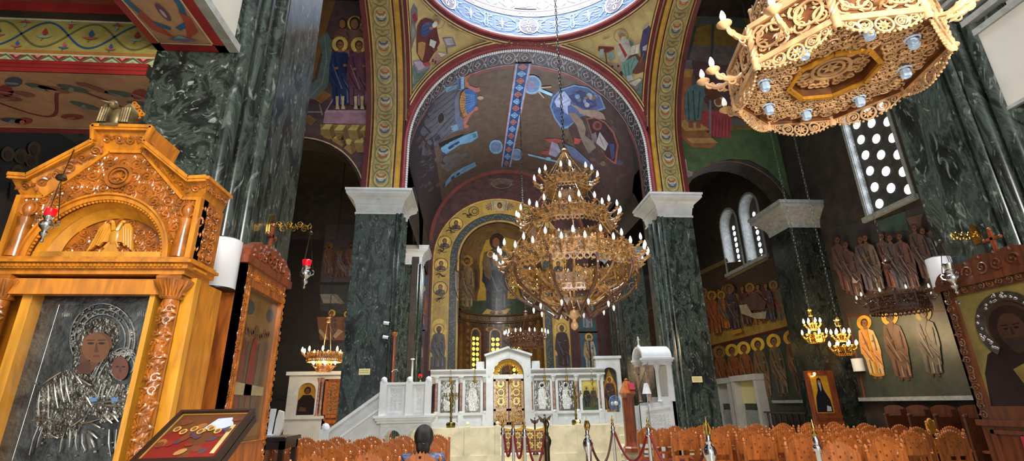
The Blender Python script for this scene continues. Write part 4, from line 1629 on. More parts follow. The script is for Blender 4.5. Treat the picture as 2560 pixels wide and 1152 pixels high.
P.poly(q5([(330, 440), (390, 430), (450, 500), (475, 560), (470, 620), (540, 680), (560, 720), (500, 770), (440, 660), (400, 540)]), (110, 98, 88), 7)
P.poly(q5([(480, 480), (550, 465), (640, 510), (710, 590), (748, 700), (725, 860), (690, 840), (640, 800), (590, 680), (520, 610)]), (122, 74, 66), 7)
P.poly(q5([(490, 490), (550, 478), (630, 520), (695, 600), (730, 700), (712, 840), (640, 790), (590, 680), (525, 605)]), (48, 30, 36), 8)
P.poly(q5([(590, 590), (660, 690), (635, 748), (560, 682)]), (142, 136, 138), 9)
P.line(q5([(590, 630), (630, 720)]), 1, (96, 90, 96), 10)
P.poly(q5([(520, 610), (560, 590), (570, 660), (530, 690)]), (98, 84, 92), 9)
P.poly(q5([(660, 680), (710, 690), (715, 800), (690, 820)]), (52, 54, 88), 9)
P.ell(*q5([(570, 540)])[0], 12, 12, (110, 60, 56), 9)
P.ell(*q5([(570, 540)])[0], 6, 7, (70, 40, 40), 10)
P.poly(q5([(130, 648), (240, 645), (300, 660), (220, 690), (205, 720), (160, 785), (100, 765), (120, 745), (165, 745), (190, 690)]), (140, 66, 68), 7)
P.poly(q5([(195, 670), (245, 690), (270, 750), (230, 800), (170, 780)]), (132, 130, 152), 8)
P.poly(q5([(380, 640), (440, 650), (420, 690), (380, 690)]), (150, 70, 66), 8)
P.poly(q5([(300, 690), (380, 720), (500, 830), (560, 910), (480, 870), (360, 800)]), (84, 96, 124), 8)
for i in range(40):
    x, y = rn.uniform(300, 800), rn.uniform(480, 1000)
    P.ell(*q5([(x, y)])[0], rn.uniform(2, 7), rn.uniform(4, 12), rn.choice([(84, 68, 62), (72, 58, 60), (96, 84, 66), (60, 62, 76), (80, 52, 50)]), 6, 8, rn.uniform(0, 3))
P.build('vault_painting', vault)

# east wall above and around the apse
f_e = lambda a, b, l=0: Vector((a, APY - .012 * l, b))
P = Paint(f_e)
P.line([(AX + (HX - .1) * math.cos(PI * i / 40), ZC + (HX - .1) * math.sin(PI * i / 40)) for i in range(41)], .2, (120, 62, 54), 2)
def ringband(r0, r1, col, lay, zb=3.2, n=48):
    o = [(APX - r1, zb)] + [(APX - r1 * math.cos(PI * i / n), APZ + r1 * math.sin(PI * i / n)) for i in range(n + 1)] + [(APX + r1, zb)]
    i_ = [(APX - r0, zb)] + [(APX - r0 * math.cos(PI * i / n), APZ + r0 * math.sin(PI * i / n)) for i in range(n + 1)] + [(APX + r0, zb)]
    for k in range(len(o) - 1):
        P.poly([o[k], o[k + 1], i_[k + 1], i_[k]], col, lay)
ringband(2.16, 2.26, (178, 140, 60), 2)
ringband(2.26, 2.64, (52, 60, 58), 2)
ringband(2.64, 2.72, (190, 150, 66), 2)
ringband(2.72, 3.46, (178, 146, 66), 2)
ringband(3.46, 3.52, (210, 180, 100), 3)
ringband(3.52, 3.62, (96, 40, 36), 3)
rn = random.Random(8)
def along(t, r):
    """t: 0 at the left foot, 1 at the right foot of a band of radius r"""
    st = APZ - 3.2
    s = t * (2 * st + PI * r)
    if s < st:
        return APX - r, 3.2 + s, PI / 2
    if s > st + PI * r:
        return APX + r, APZ - (s - st - PI * r), -PI / 2
    a = PI - (s - st) / r
    return APX + r * math.cos(a), APZ + r * math.sin(a), a - PI / 2
for i in range(340):
    x, z, a = along((i + .5) / 340, 2.45 + rn.uniform(-.14, .14))
    P.ell(x, z, .055, .016, rn.choice([(120, 124, 112), (96, 104, 98), (134, 128, 108)]), 3, 6, rn.uniform(0, 3.1))
DKV = (70, 56, 40)
for sd in (0, 1):
    for t, kind in ((.195, 1), (.255, 1), (.315, 1), (.372, 1), (.43, 2), (.475, 3)):
        x, z, a = along(t if not sd else 1 - t, 3.09)
        if kind == 1:
            P.ell(x, z, .36, .36, (206, 170, 84), 3, 24)
            P.circ(x, z, .36, .36, .035, DKV, 4, 24)
            bust(P, x, z + .07, .36, rn.choice([(74, 66, 70), (64, 58, 62), (88, 66, 56)]), (220, 184, 96), 1, 5)
        elif kind == 2:
            P.circ(x, z, .27, .27, .04, DKV, 4, 18)
            P.circ(x + .05, z, .14, .14, .04, DKV, 4, 12)
        else:
            for q in range(9):
                P.poly([(x, z), (x + .3 * math.cos(q * .7), z + .24 * math.sin(q * .7)), (x + .2 * math.cos(q * .7 + .3), z + .2 * math.sin(q * .7 + .3))], (92, 66, 92), 4)
    for k in range(5):
        x, z, a = along((.17 + .06 * k) if not sd else 1 - (.17 + .06 * k) + .0, 3.09)
        for q in range(7):
            an = a + PI / 2 + rn.uniform(-1.2, 1.2)
            sg = rn.choice((-1, 1))
            P.line([(x, z), (x + .12 * math.cos(an) * sg, z + .12 * math.sin(an) * sg), (x + .26 * math.cos(an + .5) * sg, z + .2 * math.sin(an + .5) * sg)], .035, DKV, 4)
P.poly([(APX - .36, APZ + 2.78), (APX + .36, APZ + 2.78), (APX + .46, APZ + 3.38), (APX - .46, APZ + 3.38)], (176, 160, 124), 5)
for s in (-1, 1):
    P.line([(APX + s * .3, APZ + 2.8), (APX + s * .38, APZ + 3.36)], .03, (120, 100, 76), 6)
P.ell(APX, APZ + 3.1, .2, .22, (210, 176, 96), 6)
P.ell(APX, APZ + 3.1, .14, .19, (54, 36, 28), 7)
P.ell(APX, APZ + 3.07, .085, .13, (140, 94, 62), 8)
for x, rb, mt, bd in ((APX - 3.09, (92, 82, 84), (82, 74, 76), HAIRC), (APX + 3.09, (66, 40, 44), (58, 34, 40), 'veil')):
    P.poly([(x - .37, 3.2), (x + .37, 3.2), (x + .37, 5.35)] + arc(x, 5.35, .37, 0, PI, 14)[1:] + [(x - .37, 5.35)], (216, 178, 84), 7)
    P.rect(x - .37, 3.2, x + .37, 3.85, (72, 82, 84), 8)
    saint(P, x, 3.28, 2.15, rb, mt, 1, (222, 186, 92), 9, beard=bd, face=(120, 80, 56))
# seraph
x, z = 1.55, 13.25
for a, l in ((.5, .7), (PI - .5, .7), (-.1, .6), (PI + .1, .6), (1.1, .5), (PI - 1.1, .5)):
    P.poly([(x, z), (x + l * math.cos(a - .25), z + l * .7 * math.sin(a - .25)), (x + l * 1.15 * math.cos(a), z + l * .75 * math.sin(a)), (x + l * .8 * math.cos(a + .3), z + l * .6 * math.sin(a + .3))], (92, 74, 66), 3)
P.circ(x, z, .55, .3, .04, (120, 100, 92), 4)
P.ell(x, z + .12, .13, .13, (112, 78, 62), 5)
# side panels of the east wall
for xa, xb, za, zb, col in ((-3.0, -2.33, 5.2, 7.9, (60, 88, 112)), (-3.0, -2.45, 3.0, 5.1, (54, 86, 116)), (5.42, 6.3, 5.05, 7.0, (58, 92, 92)), (5.45, 6.32, 3.0, 4.95, (62, 98, 118))):
    P.rect(xa - .08, za - .08, xb + .08, zb + .08, (110, 56, 40), 2)
    P.rect(xa, za, xb, zb, col, 3)
saint(P, -2.68, 5.3, 2.2, (150, 84, 52), (140, 76, 50), 1, (222, 190, 96), 4)
saint(P, -2.72, 3.1, 1.8, (160, 156, 140), (120, 70, 60), 1, (222, 190, 96), 4)
saint(P, 5.88, 5.15, 2.0, (140, 146, 160), (128, 90, 110), 1, None, 4, lean=.04)
saint(P, 5.9, 3.08, 1.86, (196, 192, 170), (176, 150, 110), 1, (230, 190, 80), 4, beard=(170, 160, 150), trim=(60, 50, 60))
P.build('apse_arch_painting', wall_e)

# apse
P = Paint(seen(h_apse, .008), 14)
P.gain = 1.0
def pix(x, y, z):
    c = ROT.transposed() @ (Vector((x, y, z)) - EYE)
    return CX - FPX * c.x / c.z, CY + FPX * c.y / c.z
zbot = aty(1245, 812, APY).z
def apse_px(pts, col, lay):
    P.poly(pts, col, lay)
P.poly([pix(APX + APR * .975 * c, APY + .02, z) for c, z in [(1, zbot)] + [(math.cos(PI * i / 32), APZ + APR * .975 * math.sin(PI * i / 32)) for i in range(33)] + [(-1, zbot)]], (110, 84, 52), 1)
P.poly([(1190, 812), (1200, 640), (1215, 600), (1250, 590), (1290, 600), (1310, 640), (1320, 812)], (168, 134, 50), 2)
P.poly([(1144, 750), (1190, 752), (1250, 748), (1356, 744), (1356, 810), (1300, 818), (1250, 820), (1190, 818), (1144, 806)], (60, 70, 52), 3)
saint(P, 1241, 783, 200, (34, 42, 52), (30, 34, 44), -1, None, 4, face=(120, 80, 52), beard='veil', w=1.0)
P.ell(1243, 604, 19, 21, (54, 38, 34), 10, 18)
P.ell(1240, 606, 9, 12, (126, 84, 56), 11, 14)
P.ell(1226, 635, 9, 9, (180, 140, 60), 11, 14)
P.ell(1226, 635, 5, 6, (110, 74, 50), 12, 12)
P.poly([(1205, 655), (1212, 628), (1222, 640), (1230, 675), (1226, 700), (1212, 690)], (96, 74, 46), 10)
P.poly([(1205, 785), (1218, 771), (1276, 771), (1266, 785)], (176, 144, 74), 4)
for s in (-1, 1):
    P.poly([(1241 + s * 12, 783), (1241 + s * 3, 783), (1241 + s * 4, 776), (1241 + s * 10, 776)], (120, 50, 40), 12)
saint(P, 1168, 772, 134, (126, 106, 78), (112, 92, 72), -1, (150, 118, 62), 5, wings=(92, 66, 44), w=.8)
saint(P, 1324, 768, 134, (126, 106, 78), (112, 92, 72), -1, (150, 118, 62), 5, wings=(92, 66, 44), w=.8)
P.build('apse_painting', apse)
# lower apse wall: cornice, panels, windows
def s_a(a, z, lay=0):
    r = APR - .01 - .008 * lay
    return Vector((APX - r * math.cos(a), APY + r * math.sin(a), z))


zc_ = (EYE + ray(1250, 803) * ((APY + APR) / ray(1250, 803).y)).z
P = Paint(s_a, .3)
P.rect(0, 2.5, PI, zc_ + .1, (86, 52, 34), 1)
P.rect(0, zc_ - .05, PI, zc_ + .22, (74, 60, 44), 2)
P.rect(0, zc_ + .2, PI, zc_ + .26, (150, 112, 66), 3)
P.rect(0, zc_ - .09, PI, zc_ - .03, (130, 100, 56), 3)
for i in range(26):
    a = PI * (i + .5) / 26
    P.circ(a, zc_ + .08, .035, .075, .016, (150, 126, 84), 4, 10)
    P.line([(a - .06, zc_ + .0), (a, zc_ + .16), (a + .06, zc_)], .014, (110, 92, 66), 4)
for i, a in enumerate((.32, .66, 1.36, 1.78, 2.48, 2.82)):
    P.rect(a - .13, 3.2, a + .13, zc_ - .35, ((120, 70, 26), (94, 60, 40), (126, 92, 46))[i % 3], 2)
    if i in (2, 3):
        saint(P, a, 4.4, 1.2, (100, 92, 76), (80, 70, 60), 1, (170, 136, 70), 3, w=.55)
        P.circ(a, zc_ - .3, .09, .2, .02, (150, 126, 84), 3)
    else:
        for q in range(8):
            P.ell(a, 3.5 + q * .36, .06, .13, (134, 96, 52), 3, 8, .3 * (-1) ** q)
P.build('apse_wall_painting', apse)
m = MB()
m.lathe([(APR, zc_ + .34), (APR - .12, zc_ + .32), (APR - .15, zc_ + .27), (APR - .06, zc_ + .23)], (APX, APY, 0), 48, None, 0, PI)
m.lathe([(APR - .03, zc_ - .02), (APR - .1, zc_ - .06), (APR - .1, zc_ - .12), (APR - .02, zc_ - .16)], (APX, APY, 0), 48, None, 0, PI)
m.build('cornice', 'gilt_wood_dark', apse)
for n_, px in enumerate((1187, 1238, 1291)):
    h = h_apse(0, 0, ray(px, 870).normalized())
    a = math.atan2(h.y - APY, h.x - APX)
    nrm = Vector((-math.cos(a), -math.sin(a), 0))
    u = Vector((-math.sin(a), math.cos(a), 0))
    if u.cross(Vector((0, 0, 1))).dot(nrm) < 0:
        u = -u
    w = .5
    o = Vector((APX + (APR - .06) * math.cos(a), APY + (APR - .06) * math.sin(a), 2.9)) - u * w / 2
    f = (o, u, Vector((0, 0, 1)), nrm)
    top = (EYE + ray(1238, 826) * ((APY + APR) / ray(1238, 826).y)).z
    window('window_%d' % (n_ + 4), f, w, top - 2.9, 2, .27, .10, .0, 'amber_pane', True, False, 'gilt_wood')

# transept east walls
P = Paint(seen(hy(15.59), .008))
P.gain = 1.2
q3 = lambda pts: tr(pts, 760, 0, 2.4)
P.poly([(700, -60), (948, -60), (938, 470), (912, 470), (903, 435), (880, 395), (850, 365), (812, 345), (772, 337), (735, 338), (700, 345)], (82, 66, 64), 1)
P.poly(q3([(-60, 0), (190, -60), (190, 0), (150, 120), (60, 470), (-60, 560)]), (122, 88, 48), 2)
P.poly(q3([(-60, 560), (60, 600), (140, 520), (170, 380), (165, 240), (140, 190), (85, 230), (110, 330), (80, 470), (-60, 600)]), (92, 104, 98), 3)
P.line(q3([(30, 590), (110, 500), (135, 360), (125, 220)]), 3, (116, 128, 120), 4)
P.poly(q3([(-80, 600), (430, 600), (430, 700), (-80, 720)]), (78, 56, 58), 2)
for a in ([(60, 590), (120, 545), (165, 570), (100, 620)], [(0, 710), (30, 690), (75, 720), (40, 755)]):
    P.poly(q3(a), (150, 112, 60), 4)
    P.poly(q3([(x * .9 + (a[0][0] + a[2][0]) * .05, y * .9 + (a[0][1] + a[2][1]) * .05) for x, y in a]), (120, 84, 46), 5)
P.line(q3([(-60, 670), (100, 672), (90, 620), (110, 690)]), 4, (110, 122, 124), 5)
for hx_, hy_, r, hl in ((355, 120, 26, 0), (405, 122, 26, 0), (232, 140, 34, 0), (305, 140, 40, 1), (375, 165, 28, 0)):
    if hl:
        P.ell(*q3([(hx_, hy_)])[0], 19, 19, (196, 160, 80), 4)
    P.poly(q3([(hx_ - r * 1.6, hy_ + 170), (hx_ - r * 1.5, hy_ + 60), (hx_ - r * .5, hy_ + 30), (hx_ + r * .5, hy_ + 30), (hx_ + r * 1.5, hy_ + 60), (hx_ + r * 1.6, hy_ + 170)]), ((110, 84, 72), (84, 84, 92), (110, 74, 66), (60, 60, 84), (160, 106, 60))[int(hx_) % 5], 5)
    P.ell(*q3([(hx_, hy_)])[0], r / 2.4 * .82, r / 2.4, (66, 44, 34), 6)
    P.ell(*q3([(hx_ - 2, hy_ + 4)])[0], r / 2.4 * .55, r / 2.4 * .75, (142, 100, 70), 7)
saint(P, 853, 270, 178, (34, 44, 82), (38, 52, 92), -1, (206, 174, 96), 9, w=.92, lean=-.02)
saint(P, 897, 272, 178, (98, 60, 76), (90, 52, 70), -1, (206, 174, 96), 13, w=1.0)
for x in (843, 857, 889, 905):
    P.poly([(x - 4, 240), (x + 4, 240), (x + 3, 262), (x + 6, 273), (x - 4, 273), (x - 3, 262)], (176, 160, 130), 19)
P.poly(q3([(246, 300), (272, 300), (270, 600), (250, 600)]), (150, 112, 92), 8)
P.poly(q3([(115, 740), (125, 672), (430, 678), (430, 745)]), (156, 118, 134), 6)
P.poly(q3([(122, 676), (172, 590), (180, 594), (140, 660), (430, 660), (430, 680)]), (164, 134, 150), 7)
P.poly(q3([(95, 745), (430, 745), (415, 860), (400, 980), (380, 900), (330, 870), (290, 930), (200, 850), (100, 810)]), (128, 102, 58), 6)
for i, (x, y) in enumerate(((100, 775), (180, 780), (262, 780), (335, 782), (165, 830), (222, 865), (300, 855), (360, 800))):
    P.poly(q3([(x, y), (x + 30, y - 32), (x + 72, y - 30), (x + 52, y + 2)]), (188, 164, 96), 7)
    P.poly(q3([(x, y), (x + 52, y + 2), (x + 70, y + 60), (x + 20, y + 60)]), (140, 112, 62), 7)
    P.poly(q3([(x + 52, y + 2), (x + 72, y - 30), (x + 92, y + 40), (x + 70, y + 60)]), (108, 84, 48), 7)
ap = []
for i in range(29):
    a = PI * i / 28
    p = Vector((-6.02 - 2.36 * math.cos(PI - a) * -1, 15.59, 8.1 + 2.36 * math.sin(a)))
    c = ROT.transposed() @ (p - EYE)
    ap.append((CX - FPX * c.x / c.z, CY + FPX * c.y / c.z))
P.line(ap, 3.2, (190, 170, 130), 10)
P.line([(x, y - 6) for x, y in ap], 8, (84, 52, 48), 9)
P.build('martyrs_painting', wall_ne)

P = Paint(seen(hy(15.59), .008))
P.gain = 1.15
q6 = lambda pts: tr(pts, 1280, 0, 2)
P.poly(q6([(820, -60), (1500, -60), (1560, 1060), (1400, 1000), (1340, 910), (1270, 845), (1190, 800), (1090, 795), (1000, 815), (920, 860), (860, 960), (850, 900)]), (116, 92, 44), 1)
P.poly(q6([(825, 220), (1500, 240), (1520, 640), (820, 620)]), (96, 88, 84), 2)
P.poly(q6([(820, 660), (1500, 640), (1560, 1060), (1400, 1000), (1340, 910), (1270, 845), (1190, 800), (1090, 795), (1000, 815), (920, 860), (860, 960), (830, 800)]), (70, 88, 56), 3)
P.poly(q6([(905, 150), (935, 90), (1010, 45), (1075, 35), (1120, 60), (1200, 150), (1060, 125), (975, 120), (925, 140)]), (72, 78, 74), 5)
P.poly(q6([(1070, 40), (1082, 12), (1086, 40)]), (60, 64, 62), 5)
for a in ((898, 130, 912, 300), (862, 200, 880, 310)):
    P.poly(q6([(a[0] + 14, a[1]), (a[0] + 26, a[1]), (a[2] - 26, a[3]), (a[2] - 40, a[3])]), (66, 66, 66), 5)
P.poly(q6([(1000, 120), (1012, 120), (1000, 420), (985, 420)]), (66, 66, 66), 4)
P.poly(q6([(840, 380), (900, 380), (884, 600), (836, 600)]), (150, 94, 62), 4)
P.poly(q6([(832, 345), (908, 345), (898, 385), (842, 385)]), (170, 128, 72), 5)
P.poly(q6([(820, 300), (900, 300), (900, 345), (830, 345)]), (104, 98, 96), 4)
P.poly(q6([(895, 300), (1100, 330), (1150, 600), (1000, 560), (930, 460)]), (86, 62, 66), 3)
P.poly(q6([(866, 470), (885, 430), (930, 415), (975, 425), (990, 450), (960, 490), (950, 540), (945, 600), (905, 615), (872, 610), (862, 530)]), (86, 106, 104), 7)
for a in ((880, 460, 885, 600), (905, 450, 915, 605), (940, 460, 930, 590)):
    P.line(q6([a[:2], a[2:]]), 3, (54, 70, 76), 8)
P.poly(q6([(960, 440), (1040, 450), (1050, 485), (1010, 500), (970, 480)]), (96, 60, 44), 8)
P.ell(*q6([(1035, 505)])[0], 13, 15, (190, 178, 140), 7)
P.ell(*q6([(1032, 508)])[0], 8, 10, (130, 88, 62), 8)
for x in (893, 930):
    P.poly(q6([(x - 12, 600), (x + 12, 600), (x + 14, 640), (x - 8, 640)]), (120, 78, 56), 8)
P.poly(q6([(942, 560), (1000, 548), (1100, 572), (1092, 690), (1005, 684), (945, 640)]), (142, 62, 66), 6)
for i in range(6):
    P.line(q6([(1005 + i * 16, 590), (1000 + i * 17, 684)]), 1.6, (110, 40, 46), 7)
P.poly(q6([(985, 500), (997, 500), (995, 670), (985, 670)]), (110, 112, 112), 8)
P.poly(q6([(818, 605), (900, 590), (1000, 652), (998, 690), (1030, 712), (1000, 742), (900, 735), (822, 668)]), (124, 84, 50), 6)
P.poly(q6([(818, 605), (900, 592), (995, 650), (870, 655)]), (160, 124, 72), 7)
P.poly(q6([(870, 690), (1000, 690), (1030, 714), (900, 716)]), (160, 126, 78), 7)
P.poly(q6([(835, 795), (870, 795), (878, 850), (905, 860), (900, 880), (845, 900)]), (150, 126, 130), 5)
ap = []
for i in range(29):
    a = PI * i / 28
    p = Vector((9.325 - 1.95 * math.cos(a), 15.59, 7.9 + 1.95 * math.sin(a)))
    c = ROT.transposed() @ (p - EYE)
    ap.append((CX - FPX * c.x / c.z, CY + FPX * c.y / c.z))
P.line(ap, 3, (96, 70, 60), 10)
P.build('healing_painting', wall_se)

# north chapel end wall
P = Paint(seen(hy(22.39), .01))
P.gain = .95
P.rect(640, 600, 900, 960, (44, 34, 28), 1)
P.poly([(815, 560), (900, 560), (895, 705), (800, 705)], (78, 70, 70), 2)
crowd(P, 815, 885, 690, 85, 4, [(120, 84, 64), (110, 100, 96), (90, 60, 50)], random.Random(4), lay=3, halo=(120, 96, 50))
P.poly([(800, 712), (895, 712), (890, 790), (800, 775)], (60, 62, 58), 2)
P.poly([(800, 735), (830, 735), (850, 758), (808, 758)], (146, 140, 132), 3)
P.poly([(832, 735), (842, 735), (862, 758), (850, 760)], (120, 112, 104), 3)
P.poly([(792, 792), (892, 792), (880, 850), (800, 850)], (130, 84, 56), 3)
saint(P, 830, 852, 78, (100, 72, 62), (110, 78, 60), -1, (220, 180, 80), 5)
saint(P, 868, 852, 74, (110, 84, 66), (100, 70, 56), -1, (220, 180, 80), 5)
for a in ([(800, 820), (820, 845), (812, 850), (796, 828)], [(846, 822), (858, 828), (838, 846), (832, 840)]):
    P.poly(a, (176, 150, 120), 12)
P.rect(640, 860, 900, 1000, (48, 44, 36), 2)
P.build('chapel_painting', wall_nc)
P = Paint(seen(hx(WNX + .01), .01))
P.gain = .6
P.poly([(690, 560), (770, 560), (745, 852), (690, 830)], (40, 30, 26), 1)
P.poly([(700, 770), (742, 815), (740, 850), (694, 826)], (140, 118, 60), 3)
for i, (x, y) in enumerate(((712, 880), (726, 890), (742, 885), (760, 885), (776, 885))):
    saint(P, x, y + 90, 90, (70, 66, 52), (60, 56, 46), -1, (150, 124, 60), 3, w=.5)
P.poly([(0, 480), (0, 280), (60, 262), (200, 330), (210, 360), (110, 420)], (26, 36, 44), 2)
P.poly([(0, 240), (90, 258), (210, 345), (190, 360), (60, 275), (0, 262)], (90, 84, 70), 3)
P.poly([(110, 262), (190, 262), (210, 345)], (40, 26, 30), 3)
rn = random.Random(6)
for x, y in ((20, 385), (52, 390), (80, 400), (45, 430), (86, 372)):
    P.ell(x, y, 17, 19, (110, 88, 48), 5)
    P.ell(x, y + 3, 9, 12, (70, 48, 36), 6)
    P.poly([(x - 22, y + 70), (x - 18, y + 26), (x + 18, y + 26), (x + 24, y + 70)], rn.choice([(52, 54, 50), (70, 58, 44)]), 4)
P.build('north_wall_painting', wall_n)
for i, (x, y, r) in enumerate(((200, 268, 9), (226, 286, 11), (238, 265, 7))):
    c = atx(x, y, WNX)
    m = MB()
    m.lathe([(.001, 0), (.30 * r / 10, 0)], (0, 0, 0), 14, None)
    m.v = [c + Vector((.012, p.x, p.y)) for p in m.v]
    m.build('window_pane', 'daylight_pane', wall_n, False)

# south chapel end wall
P = Paint(seen(hy(24.39), .01))
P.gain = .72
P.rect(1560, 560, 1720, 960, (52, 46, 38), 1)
P.rect(1560, 688, 1720, 700, (120, 104, 60), 2)
P.rect(1585, 702, 1700, 940, (62, 66, 52), 2)
saint(P, 1629, 880, 112, (120, 84, 52), (128, 92, 56), -1, (180, 142, 64), 4, wings=(116, 76, 46))
P.poly([(1618, 770), (1622, 740), (1630, 738), (1636, 770)], (120, 80, 60), 3)
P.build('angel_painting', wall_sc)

# south wall
P = Paint(seen(hx(WSX - .005), .008))
P.gain = 1.0
q7 = lambda pts: tr(pts, 1600, 440, 2.216)
P.poly(q7([(300, 540), (480, 480), (880, 440), (900, 820), (380, 945), (340, 600)]), (74, 56, 42), 1)
P.poly(q7([(320, 530), (480, 455), (490, 475), (330, 550)]), (130, 104, 66), 2)
P.poly(q7([(480, 555), (705, 440), (712, 460), (485, 575)]), (136, 112, 72), 3)
P.poly(q7([(350, 850), (560, 780), (880, 770), (890, 815), (385, 943)]), (164, 126, 52), 2)
P.poly(q7([(385, 940), (890, 812), (892, 826), (387, 955)]), (92, 32, 26), 3)
P.poly(q7([(392, 955), (900, 826), (960, 1300), (470, 1300)]), (62, 64, 52), 2)
rn = random.Random(14)
PALS = [(150, 84, 46), (120, 66, 44), (84, 74, 84), (110, 96, 72), (132, 104, 66), (90, 54, 46)]
def sfig(x, y, h, rb, mt, halo, l, w=.8, **k):
    saint(P, x, y, h, rb, mt, -1, halo, l, w=w, lean=-(x - 1213) / (y + 2938.), **k)
for i in range(12):
    x = 350 + i * 44
    sfig(*q7([(x + 30, 870 - i * 8)])[0], 112 - i * 1.5, PALS[i % 6], PALS[(i * 2 + 1) % 6], (150, 112, 54) if i % 3 == 0 else None, 4 + (i % 3) * 7, rim=False)
sfig(*q7([(430, 880)])[0], 110, (170, 92, 40), (160, 84, 40), (180, 130, 50), 26)
sfig(*q7([(480, 850)])[0], 96, (180, 104, 40), (120, 90, 70), (180, 130, 50), 26)
sfig(*q7([(530, 855)])[0], 116, (74, 58, 62), (84, 66, 62), (120, 90, 60), 34)
P.poly(q7([(505, 855), (560, 845), (565, 865), (515, 878)]), (190, 132, 44), 44)
P.poly(q7([(548, 715), (590, 710), (620, 760), (700, 750), (695, 790), (640, 790), (560, 760)]), (176, 158, 124), 34)
P.poly(q7([(560, 690), (640, 640), (700, 700), (690, 740), (610, 745)]), (96, 66, 58), 33)
P.poly(q7([(820, 570), (905, 500), (912, 512), (850, 580)]), (130, 120, 112), 30)
for i, (x, y) in enumerate(((1785, 887), (1812, 880), (1844, 875), (1874, 868), (1910, 857), (1951, 847), (1995, 837))):
    c = [(110, 76, 46), (140, 88, 46), (150, 80, 42), (140, 82, 48), (110, 92, 62), (92, 84, 66), (98, 70, 52)][i]
    sfig(x + 4 + i, y + 118 + i * 5, 134 + i * 4, c, mixc(c, (150, 100, 60), .4), ((130, 90, 44), (150, 110, 50), (214, 168, 56), (236, 186, 60), (240, 190, 66), (236, 180, 60), (210, 150, 50))[i], 5, w=.72, rim=False)
q8 = lambda pts: tr(pts, 2040, 520, 2.35)
P.poly(q8([(100, 110), (400, 60), (640, -20), (820, 600), (185, 640), (150, 500)]), (60, 58, 58), 1)
P.poly(q8([(100, 480), (790, 440), (820, 600), (185, 640)]), (62, 50, 42), 2)
P.poly(q8([(360, 75), (520, 20), (545, 130), (380, 140)]), (66, 86, 78), 2)
P.poly(q8([(530, 60), (640, 30), (700, 160), (640, 300), (560, 120)]), (104, 80, 66), 3)
P.ell(*q8([(650, 80)])[0], 14, 26, (44, 30, 30), 4)
for x, y, c in ((180, 470, 0), (230, 500, 1), (320, 470, 2), (350, 460, 3), (450, 450, 4), (500, 460, 5), (560, 450, 0), (650, 400, 1), (700, 420, 5)):
    cc = [(110, 76, 74), (96, 72, 66), (100, 92, 104), (112, 98, 90), (124, 74, 66), (92, 88, 98)][c]
    sfig(*q8([(x + 20, y + 30)])[0], 150, cc, mixc(cc, (70, 60, 60), .5), None, 4 + (x // 10 % 3) * 7, w=.9, rim=False, face=(110, 78, 64))
P.poly(q8([(210, 400), (240, 430), (260, 410), (240, 440), (215, 440)]), (170, 150, 140), 26)
P.poly(q8([(180, 628), (820, 585), (820, 597), (184, 642)]), (84, 44, 34), 3)
P.poly(q8([(190, 642), (830, 600), (950, 1130), (290, 1130)]), (68, 72, 60), 2)
P.poly(q8([(184, 640), (194, 640), (296, 1130), (284, 1130)]), (120, 76, 54), 3)
def big(x, y, xf, yf, rb, mt, hl, **k):
    h = math.hypot(xf - x, yf - y) / .895
    saint(P, xf, yf, h, rb, mt, -1, hl, 5, lean=-(xf - x) / (h * .895), w=.95, rim=False, **k)
big(2160, 811, 2196, 946, (212, 176, 120), (214, 150, 90), (214, 160, 56), trim=(206, 140, 40), face=(150, 104, 66))
big(2224, 797, 2262, 950, (112, 80, 62), (104, 76, 58), (220, 160, 50), face=(110, 76, 54))
big(2308, 786, 2338, 940, (98, 90, 78), (92, 80, 70), (150, 124, 60), face=(104, 78, 58))
P.build('south_wall_painting', wall_s)
# ------------------------------------------------------------------ chandeliers
def bulb_mb(h=.10, r=.022, down=False, base=True):
    m = MB()
    pr = [(r * .55, 0), (r * .95, h * .22), (r, h * .42), (r * .72, h * .7), (r * .3, h * .93), (.001, h)]
    m.lathe([(a, -z if down else z) for a, z in pr], n=10)
    return m


def arm_mb(out, rise, dish, hc, w=.014, drop=.06):
    """a carved S bracket from the origin outwards along +x, ending in a drip dish and candle socket"""
    m = MB()
    pts, rad = [], []
    for i in range(13):
        t = i / 12
        x = out * (t ** .9)
        z = -drop * math.sin(t * PI) * (1 - t * .3) + rise * t * t
        pts.append((x, 0, z))
        rad.append(w * (1.25 - .55 * abs(2 * t - 1) + (.5 if i == 0 else 0)))
    m.tube(pts, rad, 7)
    f = (Vector((0, 0, 0)), Vector((1, 0, 0)), Vector((0, 0, 1)), Vector((0, -1, 0)))
    for cx, cz, s in ((out * .42, -drop * 1.05, 1), (out * .72, rise * .35 - drop * .2, -1)):
        spiral(m, f, cx, cz, w * 2.4, 1.1, s, 1.0, w * .55, -w * .3)
        leaf(m, f, cx, cz, 3.6, w * 4, w * 2, w, w * .6)
    m.lathe([(.001, rise - dish * .55), (dish * .3, rise - dish * .5), (dish * .62, rise - dish * .2), (dish, rise + dish * .12), (dish * 1.02, rise + dish * .2), (dish * .7, rise + dish * .14), (dish * .3, rise + dish * .1)], (out, 0, 0), 14)
    m.cyl((out, 0, rise), (out, 0, rise + hc), dish * .28, n=8)
    return m


